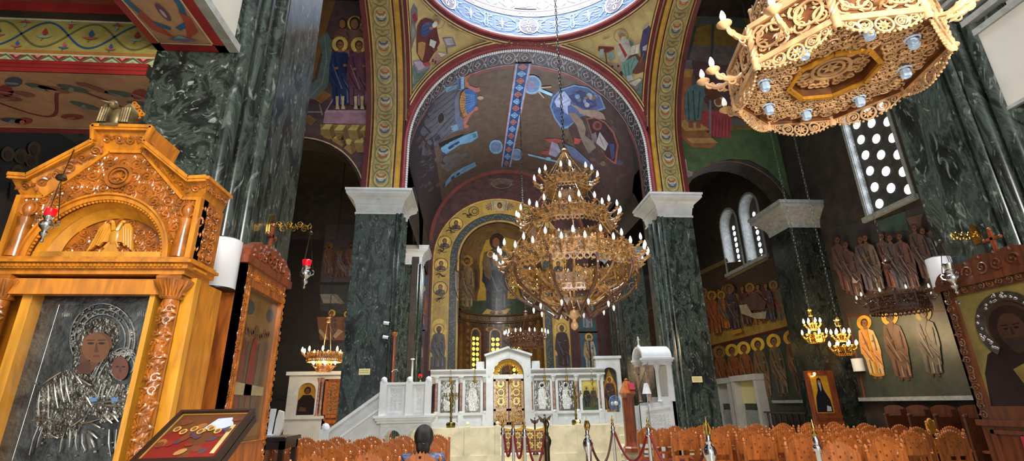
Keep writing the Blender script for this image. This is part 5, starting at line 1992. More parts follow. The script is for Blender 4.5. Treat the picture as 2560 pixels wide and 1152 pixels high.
def crown(m, mb2, n, r, zb, zt, ph, c, cell, fringe, carve=True, bead=.012):
    """a ring of n carved panels between zb and zt; frames and fringe go to m, carved fields to mb2"""
    V = [Vector((c[0] + r * math.cos(ph + 2 * PI * i / n), c[1] + r * math.sin(ph + 2 * PI * i / n), 0)) for i in range(n)]
    for i in range(n):
        a, b = V[i], V[(i + 1) % n]
        u = (b - a)
        L = u.length
        u = u / L
        nn = Vector((u.y, -u.x, 0))
        h = zt - zb
        a0 = a + Vector((0, 0, zb))
        f = (a0, u, Vector((0, 0, 1)), nn)
        m.bar(a0, a0 + u * L, .03, .035)
        m.bar(a0 + Vector((0, 0, h)), a0 + u * L + Vector((0, 0, h)), .035, .03)
        m.bar(a0 + Vector((0, 0, h * .5)) - nn * .012, a0 + u * L + Vector((0, 0, h * .5)) - nn * .012, .012, h * .96)
        m.cyl(a0 - Vector((0, 0, .03)), a0 + Vector((0, 0, h + .04)), .022, n=6)
        m.ball(a0 + Vector((0, 0, h + .06)), .028, 8, 5)
        g = (a0 + Vector((0, 0, .02)), u, Vector((0, 0, 1)), nn)
        if carve:
            rinceau(mb2, g, L, h - .03, cell, tw=cell * .09, seed=i)
        k = max(2, round(L / (cell * .8)))
        for j in range(k):
            x = (j + .5) * L / k
            mb2.ring(f, x, -fringe * .5, fringe * .42, fringe * .22, .014, 10, -.006)
            leaf(mb2, f, x, -fringe * .5, -PI / 2, fringe * .62, fringe * .3, .012, 0)
            leaf(mb2, f, x, h, PI / 2, fringe * .8, fringe * .5, .014, 0)
            mb2.ball(f[0] + u * x - Vector((0, 0, fringe * 1.02)), bead, 6, 4)
    return V


def put(name, me_src, parent, loc, rot=(0, 0, 0)):
    o = bpy.data.objects.new(name, me_src)
    COL.objects.link(o)
    o.parent = parent
    o.location = loc
    o.rotation_euler = rot
    return o


def chain_mb(p0, p1, ln=.09, w=.03, r=.008, off=None):
    m = MB(off)
    p0, p1 = Vector(p0), Vector(p1)
    d = (p1 - p0)
    k = max(1, int(d.length / (ln * .8)))
    z = d.normalized()
    x = z.cross(Vector((0, 1, 0))).normalized()
    y = z.cross(x)
    for i in range(k):
        c = p0 + d * ((i + .5) / k)
        s = x if i % 2 else y
        m.tube([c + s * (w / 2) * math.cos(a) + z * (ln / 2) * math.sin(a) for a in [2 * PI * j / 8 for j in range(8)]], r, 4, True)
    return m


def chandelier(name, label, c, tiers, wood, bulbm, top, group=None, hub=None, chain_r=.008, seedrot=0.0, arm_out=.2, dish=.045, bh=.10, glow=None, wire=True):
    """tiers: (n sides, radius, z bottom, z top, candles per side, fringe)"""
    t = thing(name, label, 'chandelier', (c[0], c[1], tiers[0][2]), 0, group)
    off = t.location
    arm = None
    bul = bulb_mb(bh, bh * .22).mesh('bulb', bulbm, True)
    arm = arm_mb(arm_out, .05, dish, .05, w=dish * .3).mesh('candle_arm', wood, True)
    for ti, (n, r, zb, zt, per, fringe) in enumerate(tiers):
        m, m2 = MB(off), MB(off)
        ph = seedrot + (.157 if n == 10 else .2)
        V = crown(m, m2, n, r, zb, zt, ph, c, max(.07, (zt - zb) * .5), fringe)
        tier = m.build('crown_ring', wood, t)
        m2.build('carving', wood, tier)
        for i in range(n):
            a, b = V[i], V[(i + 1) % n]
            for k in range(per):
                s = (k + .5) / per if per < 4 else (0, .25, .5, .75)[k]
                p = a.lerp(b, s)
                an = ph + 2 * PI * (i + .5) / n if s else ph + 2 * PI * i / n
                zz = zb + (zt - zb) * (.75 if (k % 2 == 0 or per < 3) else .35)
                L = Vector((p.x, p.y, zz)) - off
                o = put('candle_arm', arm, t, L, (0, 0, an))
                put('bulb', bul, o, (arm_out, 0, .05 + .05))
        if ti:
            pass
    m = MB(off)
    hz = hub if hub is not None else tiers[-1][3] + .7
    zs = [(q[1] * .96, q[3], q[0]) for q in tiers] + [(.05, hz, 8)]
    for j in range(len(zs) - 1):
        nr = (8 if j else 10) if len(tiers) > 2 else 3
        for i in range(nr):
            a = 2 * PI * i / nr + .2
            p0 = (c[0] + zs[j][0] * math.cos(a), c[1] + zs[j][0] * math.sin(a), zs[j][1])
            r1 = zs[j + 1][0] if j + 1 == len(zs) - 1 else zs[j + 1][0] * .98
            p1 = (c[0] + r1 * math.cos(a), c[1] + r1 * math.sin(a), zs[j + 1][1] - (.22 if j + 1 < len(zs) - 1 else 0))
            m.cyl(p0, p1, .009 if len(tiers) > 2 else .005, n=5)
            if len(tiers) > 2:
                for q in (.35, .65):
                    m.ball(Vector(p0).lerp(Vector(p1), q), .028, 6, 4)
    m.lathe([(.001, hz - .12), (.06, hz - .1), (.075, hz - .02), (.05, hz + .02), (.085, hz + .06), (.06, hz + .1), (.02, hz + .14), (.001, hz + .16)], (c[0], c[1], 0), 14)
    m.build('hanger', wood, t)
    if wire:
        m = chain_mb((c[0], c[1], hz + .12), (c[0], c[1], top), .13, .05, chain_r, off)
        m.build('chain', 'iron' if wire == 1 else 'silver_plain', t)
    if glow:
        light(name + '_glow', 'POINT', (c[0], c[1], tiers[0][3] + .25), glow, (1.0, .74, .42), .3)
    return t


# --- the great three-tier chandelier under the dome
MC = (2.17, 10.5)
def zf(px, py, r):
    return aty(px, py, MC[1] - r).z
T = [(10, 1.46, zf(1430, 628, 1.46), zf(1430, 590, 1.46), 4, .13), (10, .96, zf(1425, 534, .96), zf(1425, 505, .96), 3, .10), (8, .52, zf(1415, 452, .52), zf(1415, 430, .52), 2, .09)]
hubz = aty(1410, 383, MC[1]).z
big = chandelier('crown_chandelier', 'great three-tiered gilded wooden chandelier with rings of candle bulbs under the dome', MC, T, 'gilt_wood', 'candle_bulb', 18.4, hub=hubz, arm_out=.26, dish=.055, bh=.15, seedrot=-PI / 2, wire=2, chain_r=.012)
off = big.location
zb = T[0][2]
zi = aty(1420, 712, MC[1] - .8).z
zc1 = aty(1432, 785, MC[1]).z
m, m2 = MB(off), MB(off)
crown(m, m2, 10, .8, zi - .05, zi + .05, -PI / 2 + .157, MC, .1, .05)
lr = m.build('lower_ring', 'gilt_wood', big)
m2.build('carving', 'gilt_wood', lr)
def rib(pr, a, r0, off, w=1.0):
    m = MB(off)
    pts = []
    n = len(pr)
    for i in range(n * 4 - 3):
        k, f_ = divmod(i, 4)
        if k >= n - 1:
            p = pr[-1]
        else:
            p = tuple(x + (y - x) * f_ / 4 for x, y in zip(pr[k], pr[k + 1]))
        pts.append((MC[0] + p[0] * math.cos(a), MC[1] + p[0] * math.sin(a), p[1]))
    m.tube(pts, r0, 7)
    return m
dn = bulb_mb(.13, .028, True).mesh('bulb', 'candle_bulb', True)
for i in range(20):
    a = -PI / 2 + .157 + 2 * PI * i / 20
    lo = zc1 + .1
    if i % 2 == 0:
        m = rib([(1.45, zb), (1.47, zb - .18), (1.40, zb - .36), (1.22, zb - .56), (.95, zb - .72), (.66, zb - .86), (.42, zb - 1.02), (.26, lo + .12), (.17, lo - .02), (.10, lo)], a, .032, off)
        f = (Vector((MC[0], MC[1], 0)), Vector((math.cos(a), math.sin(a), 0)), Vector((0, 0, 1)), Vector((math.sin(a), -math.cos(a), 0)))
        spiral(m, f, 1.3, zb - .40, .10, 1.3, 1, 0, .016, -.01)
        spiral(m, f, .92, zb - .66, .09, 1.3, -1, 1, .016, -.01)
        spiral(m, f, .22, lo + .02, .07, 1.3, 1, 2, .02, -.01)
        o = m.build('rib', 'gilt_wood_dark', big)
        p = Vector((MC[0] + .86 * math.cos(a), MC[1] + .86 * math.sin(a), zb - .80)) - off
        m = MB()
        m.lathe([(.02, .09), (.034, .05), (.03, .0), (.012, -.01)], n=10)
        s_ = m.build('socket', 'gilt_wood_dark', o)
        s_.location = p
        put('bulb', dn, o, p)
    else:
        m = rib([(1.42, zb - .02), (1.30, zb - .2), (1.08, zb - .36), (.82, zi + .04), (.74, zi - .06), (.5, zi - .22), (.3, lo + .1)], a, .026, off)
        m.build('rib', 'gilt_wood', big)
m = MB(off)
m.lathe([(.001, zc1 + .16), (.07, zc1 + .14), (.09, zc1 + .08), (.16, zc1 + .06), (.17, zc1 + .02), (.15, zc1 - .02), (.09, zc1 - .07), (.045, zc1 - .11), (.04, zc1 - .16), (.075, zc1 - .2), (.085, zc1 - .26), (.06, zc1 - .31), (.02, zc1 - .34), (.001, zc1 - .35)], (MC[0], MC[1], 0), 20)
m.build('finial', 'lime_wood', big)
bm_ = MB()
f = fr((0, 0, 0), (1, 0, 0), (0, 0, 1))
bm_.ball((0, 0, 0), (.07, .05, .11))
for s in (-1, 1):
    bm_.prism([(s * .03, .06), (s * .12, .12), (s * .30, .13), (s * .24, .03), (s * .12, -.04), (s * .04, -.06)], f, -.015, .015)
    bm_.ball((s * .03, -.02, .14), (.025, .025, .03), 6, 4)
bm_.prism([(-.03, -.06), (.03, -.06), (.07, -.16), (-.07, -.16)], f, -.015, .015)
eagle = bm_.mesh('eagle', 'gilt_wood', True)
for i in range(6):
    a = -PI / 2 + .1 + 2 * PI * i / 6
    put('eagle', eagle, big, Vector((MC[0] + .98 * math.cos(a), MC[1] + .98 * math.sin(a), zb - .28)) - off, (0, 0, a + PI / 2))
m = MB()
m.cyl((0, 0, 0), (0, 0, -.5), .004, n=4)
for k in range(4):
    m.ball((0, 0, -.12 - .11 * k), .022 + .008 * (k == 3), 6, 4)
bead = m.mesh('bead_chain', 'brass', True)
for i in range(30):
    a = 2 * PI * i / 30
    r = 1.36 - .3 * (i % 3 == 0)
    put('bead_chain', bead, big, Vector((MC[0] + r * math.cos(a), MC[1] + r * math.sin(a), zb)) - off)

# --- the others
cz = aty(1316, 850, 18.0)
chandelier('small_chandelier', 'small dark crown chandelier hanging behind the great one, above the sanctuary gates', (cz.x, cz.y), [(10, .62, cz.z - .14, cz.z + .18, 2, .12)], 'gilt_wood_dark', 'candle_bulb', 14.05, hub=cz.z + .95, arm_out=.2, dish=.05, bh=.15, wire=2, chain_r=.012)
cl = aty(812, 893, 18.0)
chandelier('small_chandelier', 'lit chandelier glowing over the white screen of the left aisle', (cl.x, cl.y), [(10, .58, cl.z - .06, cl.z + .10, 1, .10), (6, .24, cl.z - .40, cl.z - .30, 1, .08)], 'gilt_wood', 'lit_bulb', 11.6, hub=cl.z + 1.3, arm_out=.2, dish=.05, bh=.16, glow=260)
cr = aty(2246, 758, 9.2)
chandelier('small_chandelier', 'unlit dark ring chandelier in front of the painted south wall', (cr.x, cr.y), [(10, .52, cr.z - .10, cr.z + .12, 1, .09)], 'gilt_wood_dark', 'candle_bulb', 16.4, hub=cr.z + .8, arm_out=.17, dish=.045, bh=.09, wire=2, chain_r=.004)
for px, py, Y, lb in ((2038, 842, 13.6, 'left one of two lit candle clusters hanging beside the dark pilaster'), (2110, 872, 12.6, 'right one of two lit candle clusters hanging above the white cylinder lamp')):
    c2 = aty(px, py, Y)
    chandelier('small_chandelier', lb, (c2.x, c2.y), [(8, .2, c2.z - .1, c2.z + .02, 1, .06), (8, .09, c2.z + .24, c2.z + .32, 1, .05)], 'brass', 'lit_bulb', 16.4, hub=c2.z + .7, arm_out=.14, dish=.04, bh=.12, glow=120, chain_r=.004, wire=2)

# --- the octagonal carved lamp close overhead
OC, OR, OA, OZ = Vector((3.0936, 3.3664, 0)), .79, math.radians(-169.82), 4.2
oct_ = thing('octagonal_chandelier', 'large pale carved wooden octagonal chandelier with glass downlights, close overhead at the top right', 'chandelier', (OC.x, OC.y, OZ))
off = oct_.location
def ov(i, r, z):
    a = OA - PI / 4 * i
    return Vector((OC.x + r * math.cos(a), OC.y + r * math.sin(a), z))
PH = .37
pan, car = MB(off), MB(off)
frm, frg = MB(off), MB(off)
for i in range(8):
    a, b = ov(i, OR, OZ), ov(i + 1, OR, OZ)
    u = b - a
    L = u.length
    u.normalize()
    nn = Vector((-u.y, u.x, 0))
    if nn.dot(a - OC) < 0:
        nn = -nn
    up = Vector((0, 0, 1))
    frm.bar(a + up * .02, b + up * .02, .035, .05)
    frm.bar(a + up * PH, b + up * PH, .05, .045)
    pan.bar(a + up * (PH / 2) - nn * .012, b + up * (PH / 2) - nn * .012, .016, PH)
    f = (a + up * .05, u, up, nn)
    if u.cross(up).dot(nn) < 0:
        f = (b + up * .05, -u, up, nn)
    rinceau(car, f, L, PH - .08, .148, tw=.0125, seed=20 + i, d=.0)
    for x in (.25, .75):
        car.ring(f, L * x, (PH - .08) / 2, .1, .02, .02, 22)
    for k in range(30):
        car.ball(f[0] + u * 0 + f[1] * (L * (k + .5) / 30) + up * (PH - .04), .008, 5, 4)
    # twisted corner colonnette
    for k in range(3):
        frm.tube([a + up * (.03 + (PH - .04) * q / 14) + Vector((math.cos(q * .9 + k * 2.09), math.sin(q * .9 + k * 2.09), 0)) * .017 for q in range(15)], .016, 6)
    frm.lathe([(.02, -.06), (.035, -.04), (.03, .0), (.036, .05), (.03, .06)], a, 10)
    # hanging fringe of wheels and scrolls
    g = (f[0] - up * .05, f[1], up, nn)
    rosette(frg, g, L / 2, -.07, .068, -.006, .016, 8)
    for s in (-1, 1):
        frg.ring(g, L / 2 + s * .125, -.055, .048, .013, .014, 16, -.006)
        spiral(frg, g, L / 2 + s * .125, -.055, .036, 1.2, s, .5, .008, -.004)
        for q in range(4):
            frg.ball(g[0] + g[1] * (L / 2 + s * .125 + .012 * math.cos(q * 1.6)) + up * (-.055 + .012 * math.sin(q * 1.6)) + nn * .004, .008, 5, 4)
        spiral(frg, g, L / 2 + s * .215, -.032, .034, 1.3, -s, 2.5, .009, -.004)
        leaf(frg, g, L / 2 + s * .2, -.01, -PI / 2 - s * .7, .1, .035, .014)
        spiral(frg, g, L / 2 + s * .275, -.02, .022, 1.1, s, 2.5, .008, -.004)
        frg.tube([g[0] + g[1] * (L / 2 + s * (.075 + .055 * q)) + up * (-.115 + .018 * q * q * .35 + .005 * (q % 2)) for q in range(5)], .008, 5)
    for q in range(16):
        s_ = (q + .5) / 16
        frg.ball(g[0] + g[1] * (L * s_) + up * (-.035 - .1 * math.sin(PI * s_) ** .8), .011, 6, 4)
side = frm.build('frame', 'lime_wood', oct_)
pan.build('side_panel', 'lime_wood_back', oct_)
car.build('scroll_carving', 'lime_wood', oct_)
frg.build('fringe', 'lime_wood', oct_)
# soffit with scrollwork, inner octagonal coffer, glass lamps
m = MB(off)
zz = OZ + .035
outer = [ov(i, OR - .02, zz) for i in range(8)]
inner = [ov(i, .33, zz) for i in range(8)]
for i in range(8):
    j = (i + 1) % 8
    m.add([outer[i], outer[j], inner[j], inner[i]], [(0, 1, 2, 3)])
zt = OZ + .12
m.add([ov(i, .33, zt) for i in range(8)], [tuple(range(8))])
for i in range(8):
    j = (i + 1) % 8
    m.add([ov(i, .33, zz), ov(j, .33, zz), ov(j, .33, zt), ov(i, .33, zt)], [(0, 1, 2, 3)])
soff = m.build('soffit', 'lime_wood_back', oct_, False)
m = MB(off)
fb = (OC + Vector((-.8, .8, zz)), Vector((1, 0, 0)), Vector((0, -1, 0)), Vector((0, 0, -1)))
oc2 = [(ov(i, OR - .06, 0).x - OC.x + .8, .8 - (ov(i, OR - .06, 0).y - OC.y)) for i in range(8)]
in2 = [(ov(i, .39, 0).x - OC.x + .8, .8 - (ov(i, .39, 0).y - OC.y)) for i in range(8)]
lamps = [((OC.x + .565 * math.cos(OA - PI / 8 - PI / 4 * i)), (OC.y + .565 * math.sin(OA - PI / 8 - PI / 4 * i))) for i in range(8)]
l2 = [(x - OC.x + .8, .8 - (y - OC.y)) for x, y in lamps]
rinceau(m, fb, 1.6, 1.6, .115, lambda a, b: inpoly((a, b), oc2) and not inpoly((a, b), in2) and all((a - x) ** 2 + (b - y) ** 2 > .0042 for x, y in l2), tw=.0115, seed=77)
rinceau(m, (fb[0] + Vector((.05, -.05, 0)), fb[1], fb[2], fb[3]), 1.5, 1.5, .118, lambda a, b: inpoly((a + .05, b + .05), oc2) and not inpoly((a + .05, b + .05), in2) and all((a + .05 - x) ** 2 + (b + .05 - y) ** 2 > .004 for x, y in l2), tw=.008, seed=78)
fc = (Vector((OC.x, OC.y, zt)), fb[1], fb[2], fb[3])
for k in range(10):
    a = 2 * PI * k / 10
    spiral(m, fc, .2 * math.cos(a), .2 * math.sin(a), .05, 1.3, (-1) ** k, a, .012)
    leaf(m, fc, .1 * math.cos(a), .1 * math.sin(a), a, .16, .05, .016)
m.ring(fc, 0, 0, .145, .03, .02, 28)
rosette(m, fc, 0, 0, .11, .0, .018, 6)
for k in range(8):
    a0, a1 = ov(k, .27, 0), ov(k + 1, .27, 0)
    for q in (.22, .5, .78):
        p = a0.lerp(a1, q)
        m.ring(fc, p.x - OC.x, -(p.y - OC.y), .026, .012, .018, 14)
m.build('scroll_carving', 'lime_wood', soff)
m = MB(off)
for i in range(8):
    m.bar(ov(i, .345, OZ + .025), ov(i + 1, .345, OZ + .025), .035, .03)
m.build('inner_frame', 'honey_wood_pale', soff)
for x, y in lamps:
    m = MB(off)
    m.lathe([(.001, OZ + .02), (.026, OZ + .03), (.034, OZ + .02), (.041, OZ - .03), (.035, OZ - .05), (.02, OZ - .05), (.015, OZ - .04), (.001, OZ - .04)], (x, y, 0), 7)
    m.lathe([(.05, OZ + .034), (.06, OZ + .03), (.05, OZ + .018)], (x, y, 0), 12)
    m.build('downlight', 'lamp_glass', oct_, False)
# candle brackets on the panels and corners
armw = arm_mb(.24, .07, .062, .05, w=.021, drop=.05).mesh('candle_arm', 'lime_wood', True)
blb = bulb_mb(.105, .026).mesh('bulb', 'candle_bulb', True)
for i in range(8):
    for r, da, z in ((OR * .93, PI / 8, OZ + .13), (OR, 0.0, OZ + .29)):
        a = OA - PI / 4 * i - da
        o = put('candle_arm', armw, oct_, Vector((OC.x + r * math.cos(a), OC.y + r * math.sin(a), z)) - off, (0, 0, a))
        put('bulb', blb, o, (.24, 0, .12))
# upper, smaller crown and the suspension
m, m2 = MB(off), MB(off)
crown(m, m2, 8, .50, OZ + .62, OZ + .92, OA, (OC.x, OC.y), .15, .10)
for i in range(8):
    m.cyl(ov(i, OR - .02, OZ + PH), ov(i, .5, OZ + .62), .012, n=6)
    m.cyl(ov(i, .5, OZ + .92), (OC.x, OC.y, OZ + 1.8), .008, n=5)
uc = m.build('upper_crown', 'lime_wood', oct_)
m2.build('scroll_carving', 'lime_wood', uc)
chain_mb((OC.x, OC.y, OZ + 1.75), (OC.x, OC.y, 12.4), .13, .05, .011, off).build('chain', 'iron', oct_)
# ------------------------------------------------------------------ the honey coloured shrine at the left
SY = 3.0
def s3(px, py, Y=SY):
    p = aty(px, py, Y)
    return (p.x, p.z)
FX = lambda Y: (Vector((0, Y, 0)), Vector((1, 0, 0)), Vector((0, 0, 1)), Vector((0, -1, 0)))
xl, zs_ = s3(64, 640)
xr, _ = s3(408, 640)
AC, AR = (xl + xr) / 2, (xr - xl) / 2
xe = s3(506, 497)[0]                      # right edge of the body
x0 = 2 * AC - xe
z_ent0, z_ent1 = s3(300, 688)[1], s3(300, 648)[1]
ztop = s3(300, 330)[1]
shr = thing('icon_shrine', 'honey coloured carved wooden shrine with a silver-clad icon under a carved gable', 'shrine', (AC, 3.15, 0))
off = shr.location
m = MB(off)
m.box(x0, xe, 3.06, 3.26, 0, 1.18)
m.box(x0 - .04, xe + .04, 3.0, 3.28, 1.18, 1.26)
m.box(x0, x0 + .05, 3.1, 3.26, 1.26, z_ent0)
m.box(xe - .05, xe, 3.1, 3.26, 1.26, z_ent0)
m.box(x0, xe, 3.44, 3.26, 1.26, z_ent0)
m.build('body', 'honey_wood', shr, False)
# entablature
m = MB(off)
h = z_ent1 - z_ent0
for k, (a, b, e) in enumerate(((0, .3, .0), (.3, .62, .025), (.62, .8, .05), (.8, 1.0, .03))):
    m.box(x0 - e, xe + e, SY - .03 - e, 3.26, z_ent0 + h * a, z_ent0 + h * b)
for k in range(46):
    x = x0 + (xe - x0) * (k + .5) / 46
    m.ball((x, SY - .06, z_ent0 + h * .46), .011, 6, 4)
for k in range(9):
    m.ball((xe + .03, 3.0 + .26 * (k + .5) / 16, z_ent0 + h * .46), .011, 6, 4)
m.build('entablature', 'honey_wood', shr, False)
# pediment: body outline and boxed cornice
lo = [s3(83, 489), s3(263, 374), s3(353, 372)]
zi_ = (s3(463, 495)[1] + s3(83, 489)[1]) / 2
def mir(p):
    return (2 * AC - p[0], p[1])
top_in = s3(352, 376)
knee_in = s3(452, 493)
ins = [(x0, z_ent1), (x0, knee_in[1]), mir(knee_in), mir(top_in), top_in, knee_in, (xe, knee_in[1]), (xe, z_ent1)]
m = MB(off)
archo = [(AC + AR * math.cos(a), z_ent1 + AR * math.sin(a)) for a in [PI * i / 28 for i in range(29)]]
plate(m, ins, [archo[:]], FX(3.03), 0, -.05)
m.box(x0, x0 + .04, 3.03, 3.25, z_ent1, knee_in[1])
m.box(xe - .04, xe, 3.03, 3.25, z_ent1, knee_in[1])
m.prism(ins, FX(3.25), 0, -.03)
ped = m.build('pediment', 'carved_wood', shr, False)
m = MB(off)
def inped(a, b):
    x, z = a + x0 + .02, b + z_ent1
    q = [(p[0] * .985 + AC * .015, p[1] - .01) for p in ins]
    return inpoly((x, z), q) and (x - AC) ** 2 + (z - z_ent1) ** 2 > (AR + .035) ** 2 and (x - AC) ** 2 + (z - z_ent1 - AR - .165) ** 2 > .075 ** 2
fp = (Vector((x0 + .02, 3.03, z_ent1)),) + FX(0)[1:]
rinceau(m, fp, xe - x0 - .04, ztop - z_ent1, .082, inped, tw=.0085, seed=31)
rinceau(m, (fp[0] + Vector((.04, 0, .04)),) + fp[1:], xe - x0 - .04, ztop - z_ent1, .084, lambda a, b: inped(a + .04, b + .04), tw=.006, seed=32, d=-.003)
f0 = (Vector((AC, 3.03, z_ent1 + AR + .165)),) + FX(0)[1:]
m.ring(f0, 0, 0, .072, .02, .02, 26)
rosette(m, f0, 0, 0, .055, 0, .02, 6)
# side field of the pediment and frieze scrolls
fs_ = (Vector((xe + .002, 3.06, z_ent1 + .02)), Vector((0, 1, 0)), Vector((0, 0, 1)), Vector((1, 0, 0)))
rinceau(m, fs_, .17, knee_in[1] - z_ent1 - .04, .075, tw=.008, seed=33)
fz0, fz1 = s3(250, 730)[1], s3(250, 700)[1]
fq = (Vector((x0 + .1, SY + .03, fz0)),) + FX(0)[1:]
rinceau(m, fq, xe - x0 - .2, fz1 - fz0, .05, tw=.006, seed=34)
# two saints standing in the scrolls beside the arch
for sx in (-1, 1):
    x = AC + sx * (AR + (xe - AC - AR) * .5)
    m.lathe([(.001, 0), (.05, .005), (.045, .1), (.035, .2), (.045, .25), (.02, .27), (.03, .29), (.034, .32), (.02, .35), (.001, .355)], (x, 3.02, z_ent1 + .01), 10)
    m.ring((Vector((x, 3.02, z_ent1 + .325)),) + FX(0)[1:], 0, 0, .045, .012, .01, 16, .0)
m.build('scroll_carving', 'carved_wood', ped)
m = MB(off)
m.bar((x0 + .02, SY + .02, fz0 + (fz1 - fz0) / 2), (xe - .02, SY + .02 + .03, fz0 + (fz1 - fz0) / 2), .06, fz1 - fz0 + .02)
for x, w in ((x0 + .016, .03), (xe - .016, .03)):
    m.box(x - w / 2, x + w / 2, 2.99, 3.03, z_ent1, knee_in[1])
m.ring((Vector((AC, 3.02, z_ent1)),) + FX(0)[1:], 0, 0, AR + .012, .032, .03, 40, 0, 0, PI)
m.ring((Vector((AC, 3.02, z_ent1)),) + FX(0)[1:], 0, 0, AR + .03, .012, .045, 40, 0, 0, PI)
for k in range(54):
    a = PI * (k + .5) / 54
    m.ball((AC + (AR - .012) * math.cos(a), 3.0, z_ent1 + (AR - .012) * math.sin(a)), .009, 6, 4)
m.build('arch_rim', 'honey_wood', ped)
# coffered recess: stepped soffit and tympanum with the eagle
TYM = 3.13
tz0, tz1 = s3(276, 640, TYM)[1], s3(276, 546, TYM)[1]
trx, trz = AR * .78, tz1 - tz0
m = MB(off)
k = 30
for (ax_, az_, zo, ya), (bx_, bz_, zp, yb) in (((AR - .005, AR - .005, z_ent1, 3.03), (AR - .03, AR - .03, z_ent1, 3.08)), ((AR - .03, AR - .03, z_ent1, 3.08), (trx + .045, trz + .045, tz0, 3.08)), ((trx + .045, trz + .045, tz0, 3.08), (trx, trz, tz0, TYM))):
    m.add([p for i in range(k + 1) for p in ((AC + ax_ * math.cos(PI * i / k), ya, zo + az_ * math.sin(PI * i / k)), (AC + bx_ * math.cos(PI * i / k), yb, zp + bz_ * math.sin(PI * i / k)))], [(2 * i, 2 * i + 1, 2 * i + 3, 2 * i + 2) for i in range(k)])
m.box(AC - AR, AC + AR, 3.03, TYM + .02, z_ent1 - .01, tz0)
m.build('arch_soffit', 'honey_wood_pale', ped)
m = MB(off)
m.prism([(AC + (trx + .03) * math.cos(PI * i / 30), tz0 + (trz + .03) * math.sin(PI * i / 30)) for i in range(31)], FX(TYM + .03), 0, .02)
tym = m.build('tympanum', 'carved_wood', ped, False)
m = MB(off)
rinceau(m, (Vector((AC - trx, TYM + .01, tz0)),) + FX(0)[1:], 2 * trx, trz, .07, lambda a, b: ((a - trx) / (trx - .02)) ** 2 + (b / (trz - .02)) ** 2 < 1, tw=.008, seed=36)
rinceau(m, (Vector((AC - trx + .03, TYM + .01, tz0 + .03)),) + FX(0)[1:], 2 * trx - .06, trz - .06, .072, lambda a, b: ((a + .03 - trx) / (trx - .03)) ** 2 + ((b + .03) / (trz - .03)) ** 2 < 1, tw=.006, seed=37)
m.build('scroll_carving', 'carved_wood', tym)
m = MB(off)
fe = (Vector((AC, TYM - .01, tz0 + .02)),) + FX(0)[1:]
es = trz / .27
for s in (-1, 1):
    m.prism([(s * x * es, z * es) for x, z in ((.02, .13), (.05, .20), (.08, .205), (.105, .17), (.12, .1), (.15, .0), (.12, .02), (.1, .05), (.08, .04), (.06, .07), (.03, .07))], fe, 0, .016)
    m.tube([fe[0] + Vector((s * x * es, -.012, z * es)) for x, z in ((.01, .15), (.022, .19), (.03, .21))], [.016, .012, .011], 7)
    m.ball(fe[0] + Vector((s * .036 * es, -.014, .215 * es)), (.016, .012, .012), 7, 5)
    m.tube([fe[0] + Vector((s * .02 * es, -.01, .07 * es)), fe[0] + Vector((s * .045 * es, -.012, .03 * es))], .008, 6)
    for k in range(4):
        m.tube([fe[0] + Vector((s * (.045 + .018 * k) * es, -.018, (.18 - .01 * k) * es)), fe[0] + Vector((s * (.075 + .018 * k) * es, -.018, (.06 - .015 * k) * es))], .005, 5)
m.ball(fe[0] + Vector((0, -.008, .11 * es)), (.034, .016, .06), 10, 6)
m.prism([(-.016, .06 * es), (.016, .06 * es), (.05, 0), (-.05, 0)], fe, 0, .014)
m.build('eagle', 'honey_wood_pale', tym)
# boxed cornice along the gable
ko, kt = s3(484, 455), s3(375, 366)
outp = [mir(s3(529, 453)), mir(ko), mir(kt), mir(s3(395, 330)), s3(395, 330), kt, ko, s3(529, 453)]
inp_ = [(x0 - .0, knee_in[1]), mir(knee_in), mir(top_in), mir(top_in), top_in, top_in, knee_in, (xe, knee_in[1])]
m = MB(off)
ya, yb = 2.94, 3.03
for i in range(7):
    a, b, c, d = outp[i], outp[i + 1], inp_[i + 1], inp_[i]
    A = [Vector((p[0], ya, p[1])) for p in (a, b)] + [Vector((p[0], yb, p[1])) for p in (c, d)]
    m.add(A, [(0, 1, 2, 3)])
    t2 = [Vector((p[0], 3.26, p[1])) for p in (b, a)]
    m.add([A[0], A[1], t2[0], t2[1]], [(0, 1, 2, 3)])
    m.bar(A[0], A[1], .03, .022)
    m.bar(A[0] - Vector((0, 0, .02)), A[1] - Vector((0, 0, .02)), .018, .016)
    if (A[3] - A[2]).length > .02:
        m.bar(A[3], A[2], .03, .02)
e1, e2 = Vector((outp[7][0], ya, outp[7][1])), Vector((outp[7][0] + .0, 3.26, outp[7][1]))
m.add([e1, e2, (xe, 3.26, knee_in[1]), (xe, yb, knee_in[1])], [(0, 1, 2, 3)])
m.bar(e1, e2, .03, .022)
e1, e2 = Vector((outp[0][0], ya, outp[0][1])), Vector((outp[0][0], 3.26, outp[0][1]))
m.add([e1, e2, (x0, 3.26, knee_in[1]), (x0, yb, knee_in[1])], [(0, 1, 2, 3)])
cor = m.build('cornice', 'honey_wood', shr, False)
m = MB(off)
for i in (0, 1, 3, 5, 6):
    a, b, c, d = [Vector((p[0], y, p[1])) for p, y in ((outp[i], ya), (outp[i + 1], ya), (inp_[i + 1], yb), (inp_[i], yb))]
    u = (b - a).normalized()
    w = ((d + c) / 2 - (a + b) / 2)
    v = -(w - u * w.dot(u)).normalized()
    n = u.cross(v)
    if n.y > 0:
        n = -n
    k = max(1, round((b - a).length / .085))
    for j in range(k):
        p = (a.lerp(b, (j + .5) / k) + d.lerp(c, (j + .5) / k)) / 2
        g = (p, u, v, n)
        spiral(m, g, 0, 0, .03, 1.3, (-1) ** j, j * 1.3, .008)
        leaf(m, g, .03, 0, .6 * (-1) ** j, .05, .026, .012)
        leaf(m, g, -.03, 0, PI + .6 * (-1) ** j, .05, .026, .012)
